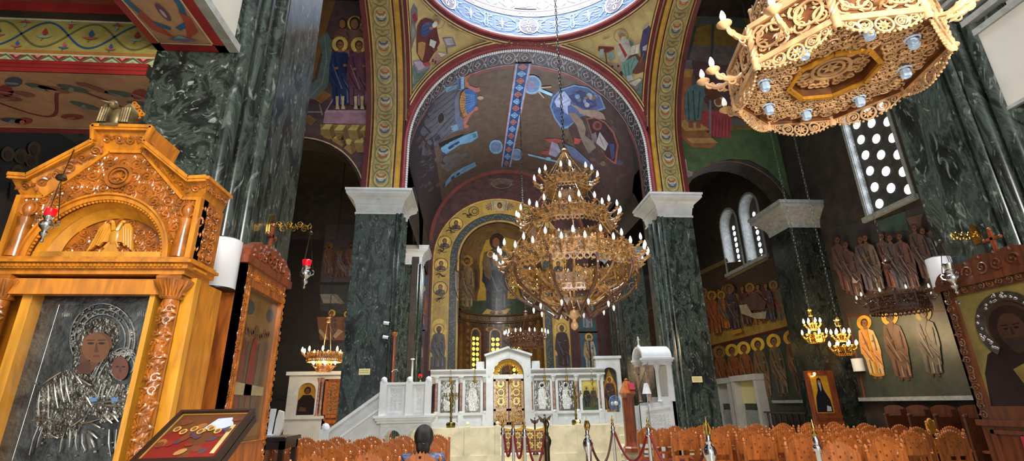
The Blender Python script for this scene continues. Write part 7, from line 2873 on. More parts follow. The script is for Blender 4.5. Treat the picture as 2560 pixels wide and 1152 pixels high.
for k, (x0_, x1_, y1_, kind) in enumerate(((1100, 1140, 1032, 0), (1162, 1201, 1032, 0), (1336, 1374, 1027, 1), (1397, 1434, 1027, 1), (1457, 1492, 1025, 2))):
    a, za = t3(x0_, y1_)
    b, zb_ = t3(x1_, 950)
    m = MB(off)
    plate(m, [(a - .1, za - .1), (b + .1, za - .1), (b + .1, zb_ + .1), (a - .1, zb_ + .1)], [[(a, za), (b, za), (b, zb_), (a, zb_)]], FXY(TY), -.1, .05)
    ic = m.build('icon_frame', 'white_marble', scr, False)
    m = MB(off)
    m.box(a, b, TY - .02, TY + .05, za, zb_)
    m.build('icon_panel', 'silver_plain' if kind < 2 else 'dark_wood', ic, False)
    if kind < 2:
        m = MB(off)
        xc, H = (a + b) / 2, zb_ - za
        for q in range(120):
            x, z = rn.uniform(a + .03, b - .03), rn.uniform(za + .04, zb_ - .15)
            dx, dz = rn.uniform(-.03, .03), rn.uniform(.05, .16)
            m.tube([(x, TY - .025, z), (x + dx * .3, TY - .045, z + dz * .5), (x + dx, TY - .025, min(z + dz, zb_))], [.006, .018, .006], 6)
        for zz, r in ((za + H * .84, .10),):
            m.ring((Vector((xc, TY - .02, zz)),) + FXY(0)[1:], 0, 0, r, .03, .03, 20)
        m.prism([(xc - .04, za + H * .76), (xc - .14, za + H * .68), (xc - .17, za + H * .4), (xc - .12, za + H * .06), (xc + .12, za + H * .06), (xc + .17, za + H * .4), (xc + .14, za + H * .68), (xc + .04, za + H * .76)], FXY(TY), .02, .04)
        m.build('relief', 'bright_silver', ic)
        if kind == 1:
            m = MB(off)
            m.ball((xc, TY - .03, za + H * .84), (.06, .03, .09))
            m.build('painted_face', 'hair', ic)
    else:
        P = Paint(flat((a, TY - .022, za), (1, 0, 0), (0, 0, 1)))
        w_, h_ = b - a, zb_ - za
        P.rect(0, 0, w_, h_, (204, 190, 96), 0)
        P.rect(0, 0, w_, h_ * .4, (60, 84, 48), 1)
        saint(P, w_ * .3, h_ * .08, h_ * .72, (34, 34, 30), (40, 36, 32), 1, (210, 180, 90), 2, w=1.1)
        saint(P, w_ * .72, h_ * .12, h_ * .66, (96, 74, 46), (70, 64, 44), 1, (210, 180, 90), 12, w=1.1)
        P.build('painting', ic, 'icon_paint', off)
# central portal: jambs, arch, gable, lunette
xc = (dl + dr) / 2
zs2, zap = t3(1272, 936)[1], t3(1272, 897)[1]
ro = zap - zs2
m = MB(off)
gl, gp, gr = t3(1213, 889), t3(1272, 868), t3(1335, 886)
out = [(dl - .30, FL), (dl - .02, FL)] + [(xc - (dr - dl) / 2 - .02 + ((dr - dl) + .04) * (1 - math.cos(PI * i / 20)) / 2, zs2 + ro * math.sin(PI * i / 20)) for i in range(21)] + [(dr + .02, FL), (dr + .30, FL), (dr + .30, gr[1] - .06), (xc, gp[1] - .06), (dl - .30, gr[1] - .06)]
m.prism(out, FXY(TY), -.2, .165)
m.bar((dl - .36, TY - .1, gr[1] - .03), (xc, TY - .1, gp[1] - .02), .34, .08)
m.bar((dr + .36, TY - .1, gr[1] - .03), (xc, TY - .1, gp[1] - .02), .34, .08)
for s in (-1, 1):
    x = xc + s * ((dr - dl) / 2 + .52)
    m.box(x - .16, x + .16, TY - .05, TY + .15, zc1, zc1 + .3)
m.ring((Vector((xc, TY - .14, zs2)),) + FXY(0)[1:], 0, 0, (dr - dl) / 2 + .1, .08, .03, 30, 0, 0, PI)
m.build('portal', 'white_marble', scr, False)
m = MB(off)
m.box(dl, dr, TY - .08, TY + .08, zs2 - .16, zs2)
lu = m.build('lintel', 'white_marble', scr, False)
m = MB(off)
m.ring((Vector((xc, TY + .02, zs2)),) + FXY(0)[1:], 0, 0, (dr - dl) / 2 * .84, .17, .03, 30, 0, 0, PI)
for q in range(15):
    a = PI * (q + .5) / 15
    leaf(m, (Vector((xc, TY - .01, zs2)),) + FXY(0)[1:], (dr - dl) / 2 * .9 * math.cos(a), (dr - dl) / 2 * .9 * math.sin(a), a + PI, .2, .09, .03)
m.build('gilt_garland', 'gold_brocade', lu)
for s in (-1, 1):
    a, b = (dl, xc - .015) if s < 0 else (xc + .015, dr)
    m = MB(off)
    zt = zs2 - .16
    m.box(a, b, TY, TY + .06, FL + .02, zt)
    for x in (a + .04, b - .04, ):
        m.box(x - .04, x + .04, TY - .03, TY, FL + .02, zt)
    for z in (FL + .06, FL + .55, zt - .05):
        m.box(a, b, TY - .03, TY, z - .04, z + .04)
    dw = m.build('royal_door', 'gilt_wood', scr, False)
    m = MB(off)
    w_ = b - a - .16
    rinceau(m, (Vector((a + .08, TY, FL + .6)),) + FXY(0)[1:], w_, zt - FL - .7, .13, tw=.012, seed=5 + s)
    rinceau(m, (Vector((a + .08, TY, FL + .1)),) + FXY(0)[1:], w_, .42, .13, tw=.012, seed=9 + s)
    for q in range(3):
        m.ring((Vector(((a + b) / 2, TY - .005, FL + .86 + q * .33)),) + FXY(0)[1:], 0, 0, .12, .03, .02, 20)
    m.build('carving', 'brass', dw)
    P = Paint(flat(((a + b) / 2, TY - .012, FL), (1, 0, 0), (0, 0, 1)))
    for q in range(3):
        z = .86 + q * .33
        P.ell(0, z, .108, .108, (216, 206, 180) if q != 1 else (120, 84, 90), 0, 20)
        bust(P, 0, z + .03, .085, (96, 60, 50), (190, 150, 70), 1, 1)
    P.build('roundel_painting', dw, 'icon_paint', off)
# side arch at the right end
a, za = t3(1500, 1075)
b, zb_ = t3(1540, 896)
oa, oz = t3(1512, 1030)
ob, ot = t3(1540, 918)
m = MB(off)
hole = arched(oa, ob, oz, ot - (ob - oa) / 2, 12)
plate(m, [(a, FL), (b + .12, FL), (b + .12, zb_), (a, zb_)], [hole], FXY(TY), -.12, .1)
m.box(a - .05, b + .17, TY - .16, TY + .14, zb_, zb_ + .1)
ar = m.build('side_arch', 'white_marble', scr, False)
P = Paint(flat((0, TY + .05, 0), (1, 0, 0), (0, 0, 1)))
P.rect(oa - .05, oz, ob + .05, ot + .05, (60, 56, 44), 0)
P.poly([((oa + ob) / 2 - .2, oz), ((oa + ob) / 2 + .2, oz), (ob - .04, oz + 1.0), ((oa + ob) / 2, ot - .05), (oa + .04, oz + 1.0)], (176, 126, 52), 1)
saint(P, (oa + ob) / 2, oz + .05, 1.3, (84, 56, 50), (70, 50, 52), 1, (206, 160, 70), 2)
P.build('icon', ar, 'icon_paint', off)

# lamps in front of the screen, hung from little arms on the cornice
for px, py, lb in ((1126, 964, 'first icon from the left'), (1187, 962, 'second icon from the left'), (1275, 962, 'central doors'), (1362, 958, 'first silver icon right of the doors'), (1417, 958, 'second silver icon right of the doors'), (1481, 966, 'painted icon of two saints')):
    p = aty(px, py, TY - .3)
    zt = gp[1] - .12 if px == 1275 else zc1 + .02
    vigil_lamp('small brass lamp hanging before the %s of the screen' % lb, (p.x, p.y, p.z), .95, (p.x, p.y - .0, zt), 'warm_flame' if px == 1275 else 'brass', 'lamps before the screen', 'brass', 8)

# standing brass candelabra
def candelabrum(label, px, pyb, pyt, Y):
    p, q = aty(px, pyb, Y), aty(px, pyt, Y)
    h = q.z - FL
    t = thing('candelabrum', label, 'candelabra', (p.x, Y, FL), 0, 'candelabra before the screen')
    m = MB()
    m.lathe([(.12, 0), (.15, .04), (.16, .16), (.13, .2), (.12, .17), (.001, .15)], n=20)
    m.build('pot_base', 'old_brass', t)
    m = MB()
    m.lathe([(.05, .15), (.035, .3), (.05, .36), (.03, .42), (.055, .75), (.035, .82), (.075, .9), (.09, .95), (.04, 1.0), (.03, h * .8), (.05, h * .84), (.018, h * .9), (.022, h - .02), (.001, h)], n=14)
    m.build('stem', 'old_brass', t)
    for k in range(6):
        a = PI / 3 * k + .3
        m = MB()
        m.tube([(r * math.cos(a), r * math.sin(a), z) for r, z in ((.03, .92), (.12, .90), (.2, .96), (.24, 1.04))], .012, 6)
        m.lathe([(.001, 1.03), (.05, 1.05), (.055, 1.07), (.02, 1.07), (.018, 1.16), (.001, 1.16)], (.24 * math.cos(a), .24 * math.sin(a), 0), 10)
        m.build('arm', 'old_brass', t)


candelabrum('left tall brass candelabrum before the silver icons left of the gilded doors', 1127, 1069, 952, 18.2)
candelabrum('right tall brass candelabrum before the silver icons right of the gilded doors', 1441, 1061, 952, 18.2)

# ------------------------------------------------------------------ side screen in the left aisle
t = thing('aisle_screen', 'small white marble screen with an icon and a gilded door in the left aisle', 'iconostasis', (t3(795, 1000, 20)[0], 20, .5))
off = t.location
q = lambda x, y: t3(x, y, 20)
m = MB(off)
xa, xb = q(728, 935)[0], q(862, 935)[0]
z0, z1 = q(790, 945)[1], q(790, 929)[1]
m.box(xa - .1, xb, 19.75, 20.15, z0 + .1, z1)
m.box(xa, xb, 19.85, 20.15, z0 - .05, z0 + .1)
m.build('cornice', 'white_marble', t, False)
m = MB(off)
zi0, zi1 = q(765, 1037)[1], q(765, 957)[1]
ia, ib_ = q(745, 1000)[0], q(790, 1000)[0]
m.box(xa, ib_ + .35, 19.9, 20.1, .5, zi0 - .12)
m.box(xa - .04, ib_ + .38, 19.84, 20.1, zi0 - .14, zi0 - .04)
plate(m, [(xa, zi0 - .05), (ib_ + .1, zi0 - .05), (ib_ + .1, z0), (xa, z0)], [arched(ia, ib_, zi0, zi1 - (ib_ - ia) / 2)], FXY(19.9), -.1, .04)
m.build('panel', 'white_marble', t, False)
for x in (q(796, 1000)[0], q(804, 1000)[0]):
    m = MB(off)
    m.lathe([(.07, zi0 - .04), (.05, zi0 + .06), (.048, z0 - .2), (.08, z0 - .06), (.09, z0)], (x, 19.9, 0), 10)
    m.build('colonnette', 'pink_marble', t)
P = Paint(flat((ia, 19.95, zi0), (1, 0, 0), (0, 0, 1)))
w_, h_ = ib_ - ia, zi1 - zi0
P.rect(-.05, 0, w_ + .05, h_, (176, 136, 56), 0)
P.poly([(0, 0), (w_, 0), (w_ * .98, h_ * .45), (w_ * .72, h_ * .62), (w_ * .28, h_ * .62), (.02, h_ * .45)], (34, 24, 26), 1)
P.ell(w_ * .5, h_ * .76, w_ * .19, h_ * .12, (40, 28, 22), 2, 16)
P.ell(w_ * .5, h_ * .74, w_ * .12, h_ * .09, (104, 68, 44), 3, 14)
P.poly([(w_ * .1, h_ * .12), (w_ * .55, h_ * .1), (w_ * .5, h_ * .22), (w_ * .2, h_ * .26)], (84, 60, 40), 3)
P.build('icon', t, 'icon_paint', off)
da, db = q(812, 1000)[0], q(853, 1000)[0]
m = MB(off)
m.box(da, db, 19.95, 20.03, .5, z0)
for x in (da + .04, db - .04):
    m.box(x - .05, x + .05, 19.9, 19.95, .5, z0)
for z in (.6, 1.1, 1.3, z0 - .06):
    m.box(da, db, 19.9, 19.95, z - .05, z + .05)
dd = m.build('gilded_door', 'orange_wood', t, False)
m = MB(off)
rinceau(m, (Vector((da + .1, 19.94, 1.36)),) + FXY(0)[1:], db - da - .2, z0 - 1.5, .15, tw=.016, seed=3)
m.build('carving', 'gilt_wood', dd)

# ------------------------------------------------------------------ pulpit with its stair
AY = 13.2
q = lambda x, y, Y=AY: t3(x, y, Y)
t = thing('marble_pulpit', 'white marble pulpit with a stair rising from the left, before the left pier', 'pulpit', (q(1010, 1000)[0], AY + .5, .18))
off = t.location
xl, xm, xr = q(957, 1000)[0], q(1022, 1000)[0], q(1070, 1000)[0]
zt, zb = q(1010, 955)[1], q(1010, 1038)[1]
zk1 = q(1010, 1057)[1]
m = MB(off)
m.box(xl, xr, AY + .02, AY + .95, zb, zt - .04)
m.box(xl - .02, xr + .02, AY - .02, AY + .99, zt - .06, zt)
m.build('parapet_box', 'white_marble', t, False)
for x in (xl, xm, xr):
    m = MB(off)
    m.box(x - .08, x + .08, AY - .06, AY + .08, zb, zt + .02)
    m.lathe([(.08, zt + .02), (.075, zt + .08), (.05, zt + .12), (.001, zt + .14)], (x, AY + .01, 0), 12)
    m.build('corner_post', 'white_marble', t, False)
m = MB(off)
for a, b in ((xl + .12, xm - .12), (xm + .12, xr - .12)):
    plate(m, [(a, zb + .06), (b, zb + .06), (b, zt - .1), (a, zt - .1)], [[(a + .05, zb + .11), (b - .05, zb + .11), (b - .05, zt - .15), (a + .05, zt - .15)]], FXY(AY + .02), 0, .02)
    rinceau(m, (Vector((a + .06, AY + .02, zb + .12)),) + FXY(0)[1:], b - a - .12, zt - zb - .28, .1, tw=.007, seed=2, rich=False)
m.build('panel_relief', 'white_marble', t)
m = MB(off)
for k, (a, b, e) in enumerate(((0, .35, .04), (.35, .7, .08), (.7, 1, .12))):
    m.box(xl - .06 - e, xr + .06 + e, AY - .06 - e, AY + 1.0, zk1 + (zb - zk1) * a, zk1 + (zb - zk1) * b)
m.build('cornice', 'white_marble', t, False)
m = MB(off)
r = .2
w2 = (xr - xl) / 2
holes = [arched(xl + w2 * (k + .5) - r, xl + w2 * (k + .5) + r, .19, zk1 - .36, 14) for k in (0, 1)]
plate(m, [(xl - .02, .18), (xr + .02, .18), (xr + .02, zk1), (xl - .02, zk1)], holes, FXY(AY), -.9, 0)
for k in (0, 1):
    m.ring((Vector((xl + w2 * (k + .5), AY, zk1 - .36)),) + FXY(0)[1:], 0, 0, r + .04, .05, .02, 20, 0, 0, PI)
m.build('arcaded_base', 'white_marble', t, False)
n0, n1 = q(800, 1062), q(816, 1097)
s0, s1 = q(817, 1077), q(953, 975)
m = MB(off)
m.prism([(s0[0], .18), (xl, .18), (xl, s1[1] - .05), (s0[0], s0[1] - .05)], FXY(AY + .1), -.7, 0)
m.build('stair_side', 'white_marble', t, False)
m = MB(off)
for d, w_ in ((0, .07), (-.36, .05)):
    m.bar((s0[0] + (.0 if d == 0 else .3), AY + .08, s0[1] - .02 + d + (.0 if d == 0 else .22)), (xl, AY + .08, s1[1] - .02 + d), .12, w_)
for k in range(40):
    f_ = (k + .5) / 40
    m.ball((s0[0] + (xl - s0[0]) * f_, AY + .06, s0[1] + (s1[1] - s0[1]) * f_ - .08), .022, 6, 4)
m.build('handrail', 'white_marble', t, False)
m = MB(off)
m.box(n0[0] - .0, n1[0] + .04, AY, AY + .18, .18, n0[1] - .1)
m.lathe([(.1, n0[1] - .1), (.1, n0[1] - .04), (.06, n0[1] + .02), (.001, n0[1] + .04)], ((n0[0] + n1[0]) / 2 + .02, AY + .09, 0), 12)
m.build('newel', 'white_marble', t)
pul_top = zt
m = MB()
a, b = aty(987, 955, AY + .5), aty(984, 926, AY + .5)
m.tube([Vector((a.x + .1, a.y, pul_top)), Vector((a.x + .09, a.y, b.z - .05)), Vector((a.x + .03, a.y, b.z + .03)), Vector((a.x - .05, a.y, b.z + .02)), Vector((a.x - .1, a.y, b.z - .03))], .012, 6)
m.lathe([(.06, pul_top), (.06, pul_top + .02), (.001, pul_top + .03)], (a.x + .1, a.y, 0), 12)
single(m, 'gooseneck_microphone', 'chrome', 'thin gooseneck microphone on the rim of the white pulpit', 'microphone')
m = MB()
a = aty(1029, 955, AY + .3)
b = aty(1029, 898, AY + .3)
m.cyl((a.x, a.y, pul_top), (a.x, a.y, b.z), .03, .022, 10)
m.lathe([(.03, b.z - .02), (.06, b.z), (.05, b.z + .02), (.001, b.z + .02)], (a.x, a.y, 0), 10)
single(m, 'candle_post', 'white_marble', 'slim white post standing on the pulpit parapet', 'post')
p = aty(1050, 953, AY + .1)
t = thing('brass_lectern_lamp', 'small red and brass lamp on the pulpit edge', 'lamp', (p.x, p.y, pul_top))
m = MB(t.location)
m.lathe([(.06, pul_top), (.05, pul_top + .03), (.02, pul_top + .05), (.02, pul_top + .1), (.06, pul_top + .13)], (p.x, p.y, 0), 10)
m.build('stand', 'old_brass', t)
m = MB(t.location)
m.lathe([(.03, pul_top + .13), (.05, pul_top + .16), (.04, pul_top + .2), (.001, pul_top + .19)], (p.x, p.y, 0), 10)
m.build('glass', 'red_glass', t)

# ------------------------------------------------------------------ parapets of the solea and the patterned gate
PY = 13.4
for (xa, xb, ya, yb, lb) in ((1079, 1250, 1069, 1069, 'cream marble parapet left of the patterned gate'), (1366, 1546, 1065, 1060, 'cream marble parapet right of the patterned gate')):
    a, b = t3(xa, ya, PY), t3(xb, yb, PY)
    t = thing('parapet', lb, 'parapet', ((a[0] + b[0]) / 2, PY + .1, 0))
    off = t.location
    z = (a[1] + b[1]) / 2
    m = MB(off)
    m.box(a[0], b[0], PY, PY + .18, .0, z)
    m.box(a[0], b[0], PY - .03, PY, 0, .42)
    m.build('slab', 'cream_marble', t, False)
    for x in (a[0] + (b[0] - a[0]) * (.52 if xa < 1100 else .45), b[0] - .06 if xa < 1100 else a[0] + .06):
        m = MB(off)
        m.box(x - .07, x + .07, PY - .035, PY + .2, 0, z + .03)
        m.lathe([(.06, z + .03), (.03, z + .05), (.05, z + .09), (.03, z + .13), (.001, z + .14)], (x, PY + .09, 0), 12)
        m.build('post', 'cream_marble', t, False)
t = thing('altar_gate', 'low gold and brown star-patterned gate between the cream parapets', 'gate', (t3(1310, 1100, PY)[0], PY + .05, .18))
off = t.location
for xa, xb in ((1256, 1309), (1311, 1364)):
    a, b = t3(xa, 1132, PY), t3(xb, 1073, PY)
    m = MB(off)
    z0, z1 = a[1], b[1]
    out = [(a[0], z0), (b[0], z0), (b[0], z1 + .08), (b[0] - .06, z1 + .04), ((a[0] + b[0]) / 2, z1 - .01), (a[0] + .06, z1 + .04), (a[0], z1 + .08)]
    m.prism(out, FXY(PY + .06), -.02, .02)
    m.box(a[0], a[0] + .05, PY + .03, PY + .09, .18, z1 + .1)
    m.box(b[0] - .05, b[0], PY + .03, PY + .09, .18, z1 + .1)
    lf = m.build('gate_leaf', 'gold_brocade', t, False)
    P = Paint(flat((a[0], PY + .038, z0), (1, 0, 0), (0, 0, 1)))
    w_, h_ = b[0] - a[0], z1 - z0
    P.rect(.04, 0, w_ - .04, .05, (110, 24, 30), 0)
    for i in range(2):
        for j in range(2):
            cx, cy = w_ * (.28 + .44 * i), h_ * (.32 + .42 * j)
            r = w_ * .19
            P.rect(cx - r, cy - r, cx + r, cy + r, (84, 40, 16), 1)
            P.poly([(cx + (r * .98 if k % 2 == 0 else r * .62) * math.cos(k * PI / 8), cy + (r * .98 if k % 2 == 0 else r * .62) * math.sin(k * PI / 8)) for k in range(16)], (216, 190, 110) if i == j else (226, 200, 120), 2)
            P.poly([(cx, cy - r * .5), (cx + r * .5, cy), (cx, cy + r * .5), (cx - r * .5, cy)], (150, 110, 22), 3)
    P.build('star_pattern', lf, off=off)
for px, py, s, lb in ((1337, 1062, .7, 'smaller'), (1362, 1062, 1.0, 'larger')):
    p = aty(px, py, PY + .5)
    m = MB()
    m.ball((p.x, p.y, p.z + .1 * s), (.05 * s, .04 * s, .1 * s))
    m.ball((p.x, p.y, p.z + .24 * s), .03 * s)
    for sg in (-1, 1):
        m.prism([(sg * .03 * s, .04 * s), (sg * .12 * s, .08 * s), (sg * .18 * s, .24 * s), (sg * .1 * s, .2 * s), (sg * .05 * s, .16 * s)], (p, Vector((1, 0, 0)), Vector((0, 0, 1)), Vector((0, -1, 0))), -.01, .01)
    m.cyl((p.x, p.y, .36), (p.x, p.y, p.z + .05 * s), .03 * s, n=8)
    m.lathe([(.12 * s, .36), (.1 * s, .4), (.03 * s, .44)], (p.x, p.y, 0), 12)
    single(m, 'eagle_stand', 'bronze', '%s bronze eagle ornament behind the star-patterned gate' % lb, 'ornament')

# ------------------------------------------------------------------ bishop's canopy throne
BX0, BX1, BY0, BY1 = 4.72, 5.42, 13.6, 14.5
t = thing('canopy_throne', 'white marble bishop throne with a barrel canopy and a cross, before the right pier', 'throne', (5.05, 14.05, .18))
off = t.location
zw = t3(1665, 1003, BY0)[1]
zc0, zc1 = t3(1680, 911, BY0)[1], t3(1680, 893, BY0)[1]
m = MB(off)
for y in (BY0, BY1 - .08):
    f = (Vector((0, y, 0)), Vector((1, 0, 0)), Vector((0, 0, 1)), Vector((0, 1, 0)))
    m.prism([(BX0 - .28, .18), (BX1, .18), (BX1, zw + .12), (BX1 - .3, zw + .12)] + [(BX1 - .36 - .09 * (1 - math.cos(PI / 2 * k / 5)), zw + .12 - .14 * math.sin(PI / 2 * k / 5)) for k in range(6)] + [(BX0, zw - .03), (BX0 - .04, zw - .10), (BX0 - .28, zw - .10)], f, 0, .08)
m.box(BX1 - .08, BX1, BY0, BY1, .18, zc0)
m.box(BX0 + .1, BX1, BY0 + .08, BY1 - .08, .18, .75)
m.build('seat_walls', 'white_marble', t, False)
for y in (BY0 + .04, BY1 - .04):
    for x in (BX0 + .03, BX0 + .30):
        m = MB(off)
        m.lathe([(.07, zw), (.05, zw + .05), (.045, zw + .08), (.04, zc0 - .18), (.05, zc0 - .16), (.08, zc0 - .02), (.085, zc0)], (x, y, 0), 12)
        m.build('column', 'pink_marble' if x < BX0 + .2 else 'white_marble', t)
    m = MB(off)
    m.box(BX1 - .14, BX1, y - .05, y + .05, zw, zc0)
    m.build('rear_post', 'white_marble', t, False)
m = MB(off)
for y in (BY0, BY1 - .1):
    for a, b, e in ((0, .4, .0), (.4, .7, .03), (.7, 1, .06)):
        m.box(BX0 - .05 - e, BX1 + .03 + e, y - e, y + .1 + e, zc0 + (zc1 - zc0) * a, zc0 + (zc1 - zc0) * b)
m.build('entablature', 'white_marble', t, False)
m = MB(off)
yc, r = (BY0 + BY1) / 2, (BY1 - BY0) / 2 + .02
f = (Vector((BX0 - .08, yc, zc1)), Vector((0, 1, 0)), Vector((0, 0, 1)), Vector((1, 0, 0)))
rk = (t3(1633, 866, yc)[1] - zc1) / r
ol = [(r * math.cos(PI * k / 20), r * rk * math.sin(PI * k / 20)) for k in range(21)]
il = [(r * .82 * math.cos(PI * k / 20), r * rk * .82 * math.sin(PI * k / 20)) for k in range(20, -1, -1)]
m.prism(ol + il, f, 0, BX1 - BX0 + .12)
m.build('barrel_canopy', 'white_marble', t)
m = MB(off)
zr = zc1 + r * rk
m.lathe([(.05, zr - .02), (.04, zr + .04), (.02, zr + .06)], (BX0 + .0, yc, 0), 10)
m.bar((BX0, yc, zr + .04), (BX0, yc, zr + .28), .035, .035)
m.bar((BX0, yc - .07, zr + .19), (BX0, yc + .07, zr + .19), .035, .035)
m.build('cross', 'white_marble', t, False)
m = MB(off)
plate(m, [(BX0 - .2, .4), (BX1 - .1, .4), (BX1 - .1, zw - .1), (BX0 - .2, zw - .2)], [[(BX0 - .14, .46), (BX1 - .16, .46), (BX1 - .16, zw - .16), (BX0 - .14, zw - .25)]], FXY(BY0), 0, .015)
rinceau(m, (Vector((BX0 - .1, BY0, .5)),) + FXY(0)[1:], .6, zw - .8, .1, tw=.007, seed=8, rich=False)
m.build('panel_relief', 'white_marble', t)

# wooden psaltery stand with a red book, fan
LX, LYY = aty(1573, 1040, 13.9).x, 13.9
t = thing('reading_stand', 'tall carved orange-brown reading stand beside the white throne', 'lectern', (LX, LYY, .36))
off = t.location
zt = t3(1573, 984, LYY)[1]
za = t3(1573, 952, LYY)[1]
m = MB(off)
m.lathe([(.24, .36), (.24, .46), (.19, .5), (.165, .6), (.16, zt - .1), (.19, zt - .05), (.24, zt)], (LX, LYY, 0), 8, None, PI / 8)
m.build('pedestal', 'red_wood', t, False)
m = MB(off)
m.lathe([(.25, zt), (.25, zt + .03), (.1, za - .02), (.04, za), (.06, za + .04), (.001, za + .08)], (LX, LYY, 0), 4, None, PI / 4)
m.build('sloped_desk', 'orange_wood', t, False)
m = MB()
m.prism([(-.08, -.1), (.08, -.1), (.08, .1), (-.08, .1)], (Vector((LX + .09, LYY - .15, (zt + za) / 2 + .01)), Vector((1, .0, 0)), Vector((0, .5, .86)), Vector((0, -.86, .5))), .005, .035)
single(m, 'book', 'red_cloth', 'red book leaning on the slope of the tall reading stand', 'book', smooth=False)
p = aty(1536, 1008, 13.7)
t = thing('standing_fan', 'pale standing fan with a blue guard, beside the reading stand', 'fan', (p.x, 13.7, .36))
off = t.location
m = MB(off)
m.cyl((p.x, 13.72, .4), (p.x, 13.72, p.z), .022, .018, 10)
m.lathe([(.001, .4), (.16, .39), (.18, .36), (.001, .36)], (p.x, 13.72, 0), 18)
m.build('stand', 'pale_plastic', t)
m = MB(off)
ff = (Vector((p.x, 13.66, p.z)), Vector((.9, .43, 0)).normalized(), Vector((0, 0, 1)), Vector((.43, -.9, 0)).normalized())
for r in (.19, .16, .13, .10, .07, .04):
    m.tube([ff[0] + ff[1] * (r * math.cos(a)) + ff[2] * (r * math.sin(a)) + ff[3] * (.05 - .2 * r) for a in [2 * PI * k / 24 for k in range(24)]], .0035, 4, True)
m.tube([ff[0] + ff[1] * (.195 * math.cos(a)) + ff[2] * (.195 * math.sin(a)) for a in [2 * PI * k / 28 for k in range(28)]], .009, 6, True)
for k in range(20):
    a = 2 * PI * k / 20
    m.cyl(ff[0] + ff[3] * .05, ff[0] + ff[1] * (.19 * math.cos(a)) + ff[2] * (.19 * math.sin(a)) + ff[3] * .01, .003, n=4)
m.build('guard', 'blue_plastic', t)
for k in range(3):
    a = 2.1 * k
    m = MB(off)
    e = ff[1] * math.cos(a) + ff[2] * math.sin(a)
    g = ff[1] * math.cos(a + 1.57) + ff[2] * math.sin(a + 1.57)
    m.add([ff[0] + e * .03, ff[0] + e * .1 + g * .07 + ff[3] * .02, ff[0] + e * .165 + g * .05 + ff[3] * .02, ff[0] + e * .17 - g * .03, ff[0] + e * .08 - g * .05 - ff[3] * .01], [(0, 1, 2, 3, 4)])
    m.build('blade', 'blue_plastic', t)
m = MB(off)
m.lathe([(.001, .09), (.05, .08), (.06, .0), (.05, -.1), (.001, -.12)], ff[0], 14, Matrix((ff[1], ff[2], ff[3])).transposed())
m.build('motor', 'pale_plastic', t)

# ------------------------------------------------------------------ along the south wall
for k, (a, b, c, d, lb) in enumerate((((1789, 950), (1835, 942), 1065, 1, 'farther white doorway frame low in the south wall'), ((1840, 941), (1903, 933), 1065, 1, 'nearer white doorway frame low in the south wall'))):
    p0, p1 = atx(*a, WSX - .1), atx(*b, WSX - .1)
    zt = (p0.z + p1.z) / 2
    t = thing('doorway_frame', lb, 'doorway', (WSX - .15, (p0.y + p1.y) / 2, 0))
    off = t.location
    m = MB(off)
    for y in (p0.y - .2, p1.y):
        m.box(WSX - .38, WSX - .01, y, y + .2, 0, zt)
    m.box(WSX - .42, WSX - .01, p1.y - .03, p0.y + .03, zt - .22, zt)
    m.build('frame', 'white_plaster', t, False)
    m = MB(off)
    m.box(WSX - .06, WSX - .01, p1.y + .2, p0.y - .2, 1.45, zt - .22)
    m.build('upper_panel', 'white_plaster' if k == 0 else 'yellow_plaque', t, False)
    m = MB(off)
    m.box(WSX - .06, WSX - .01, p1.y + .2, p0.y - .2, 0, 1.2)
    m.build('lower_panel', 'grey_stone', t, False)
m = MB()
m.box(WSX - .14, WSX - .005, 5.5, 14.45, 1.50, 1.60)
m.box(WSX - .14, WSX - .005, 15.7, 18.9, 1.46, 1.56)
structure(m, 'trim_5', 'grey_stone')
a, b = atx(1912, 1028, 10.9), atx(2036, 1024, 10.9)
t = thing('wooden_balustrade', 'dark wooden balustrade against the south wall, left of the saint stand', 'balustrade', (10.9, (a.y + b.y) / 2, 0))
m = MB(t.location)
m.box(10.85, 10.95, b.y, a.y, a.z - .06, a.z)
m.box(10.85, 10.95, b.y, a.y, .1, .2)
m.build('rail', 'dark_stone', t, False)
for k in range(8):
    y = b.y + (a.y - b.y) * (k + .5) / 8
    m = MB(t.location)
    m.lathe([(.035, .2), (.03, .4), (.05, .6), (.03, .8), (.045, a.z - .1), (.03, a.z - .06)], (10.9, y, 0), 8)
    m.build('baluster', 'dark_wood', t)
# icon of the dark-robed monk on its stand
MY = 12.6
q = lambda x, y: t3(x, y, MY)
ia, ib_ = q(2034, 990)[0], q(2080, 990)[0]
iz0, iz1 = q(2070, 1032)[1], q(2055, 938)[1]
t = thing('icon_stand', 'brown wooden stand with a small icon of a bearded monk on gold ground', 'icon stand', ((ia + ib_) / 2, MY + .1, 0))
off = t.location
m = MB(off)
plate(m, [(ia - .04, .0), (ib_ + .16, .0), (ib_ + .16, iz1 + .12), (ia - .04, iz1 + .12)], [[(ia, iz0), (ib_, iz0), (ib_, iz1), (ia, iz1)]], FXY(MY), -.16, 0)
for k in range(4):
    m.box(ia - .05, ib_ + .17, MY - .02, MY, iz0 - .12 - .14 * k, iz0 - .06 - .14 * k)
m.build('frame', 'red_wood', t, False)
P = Paint(flat((ia, MY + .03, iz0), (1, 0, 0), (0, 0, 1)))
w_, h_ = ib_ - ia, iz1 - iz0
P.rect(0, 0, w_, h_, (214, 160, 46), 0)
P.poly([(w_ * .08, .02), (w_ * .95, .02), (w_ * .9, h_ * .35), (w_ * .66, h_ * .62), (w_ * .6, h_ * .9), (w_ * .5, h_ * .95), (w_ * .38, h_ * .9), (w_ * .33, h_ * .6), (w_ * .16, h_ * .4)], (22, 20, 28), 1)
P.ell(w_ * .49, h_ * .82, w_ * .09, h_ * .06, (140, 100, 70), 2, 12)
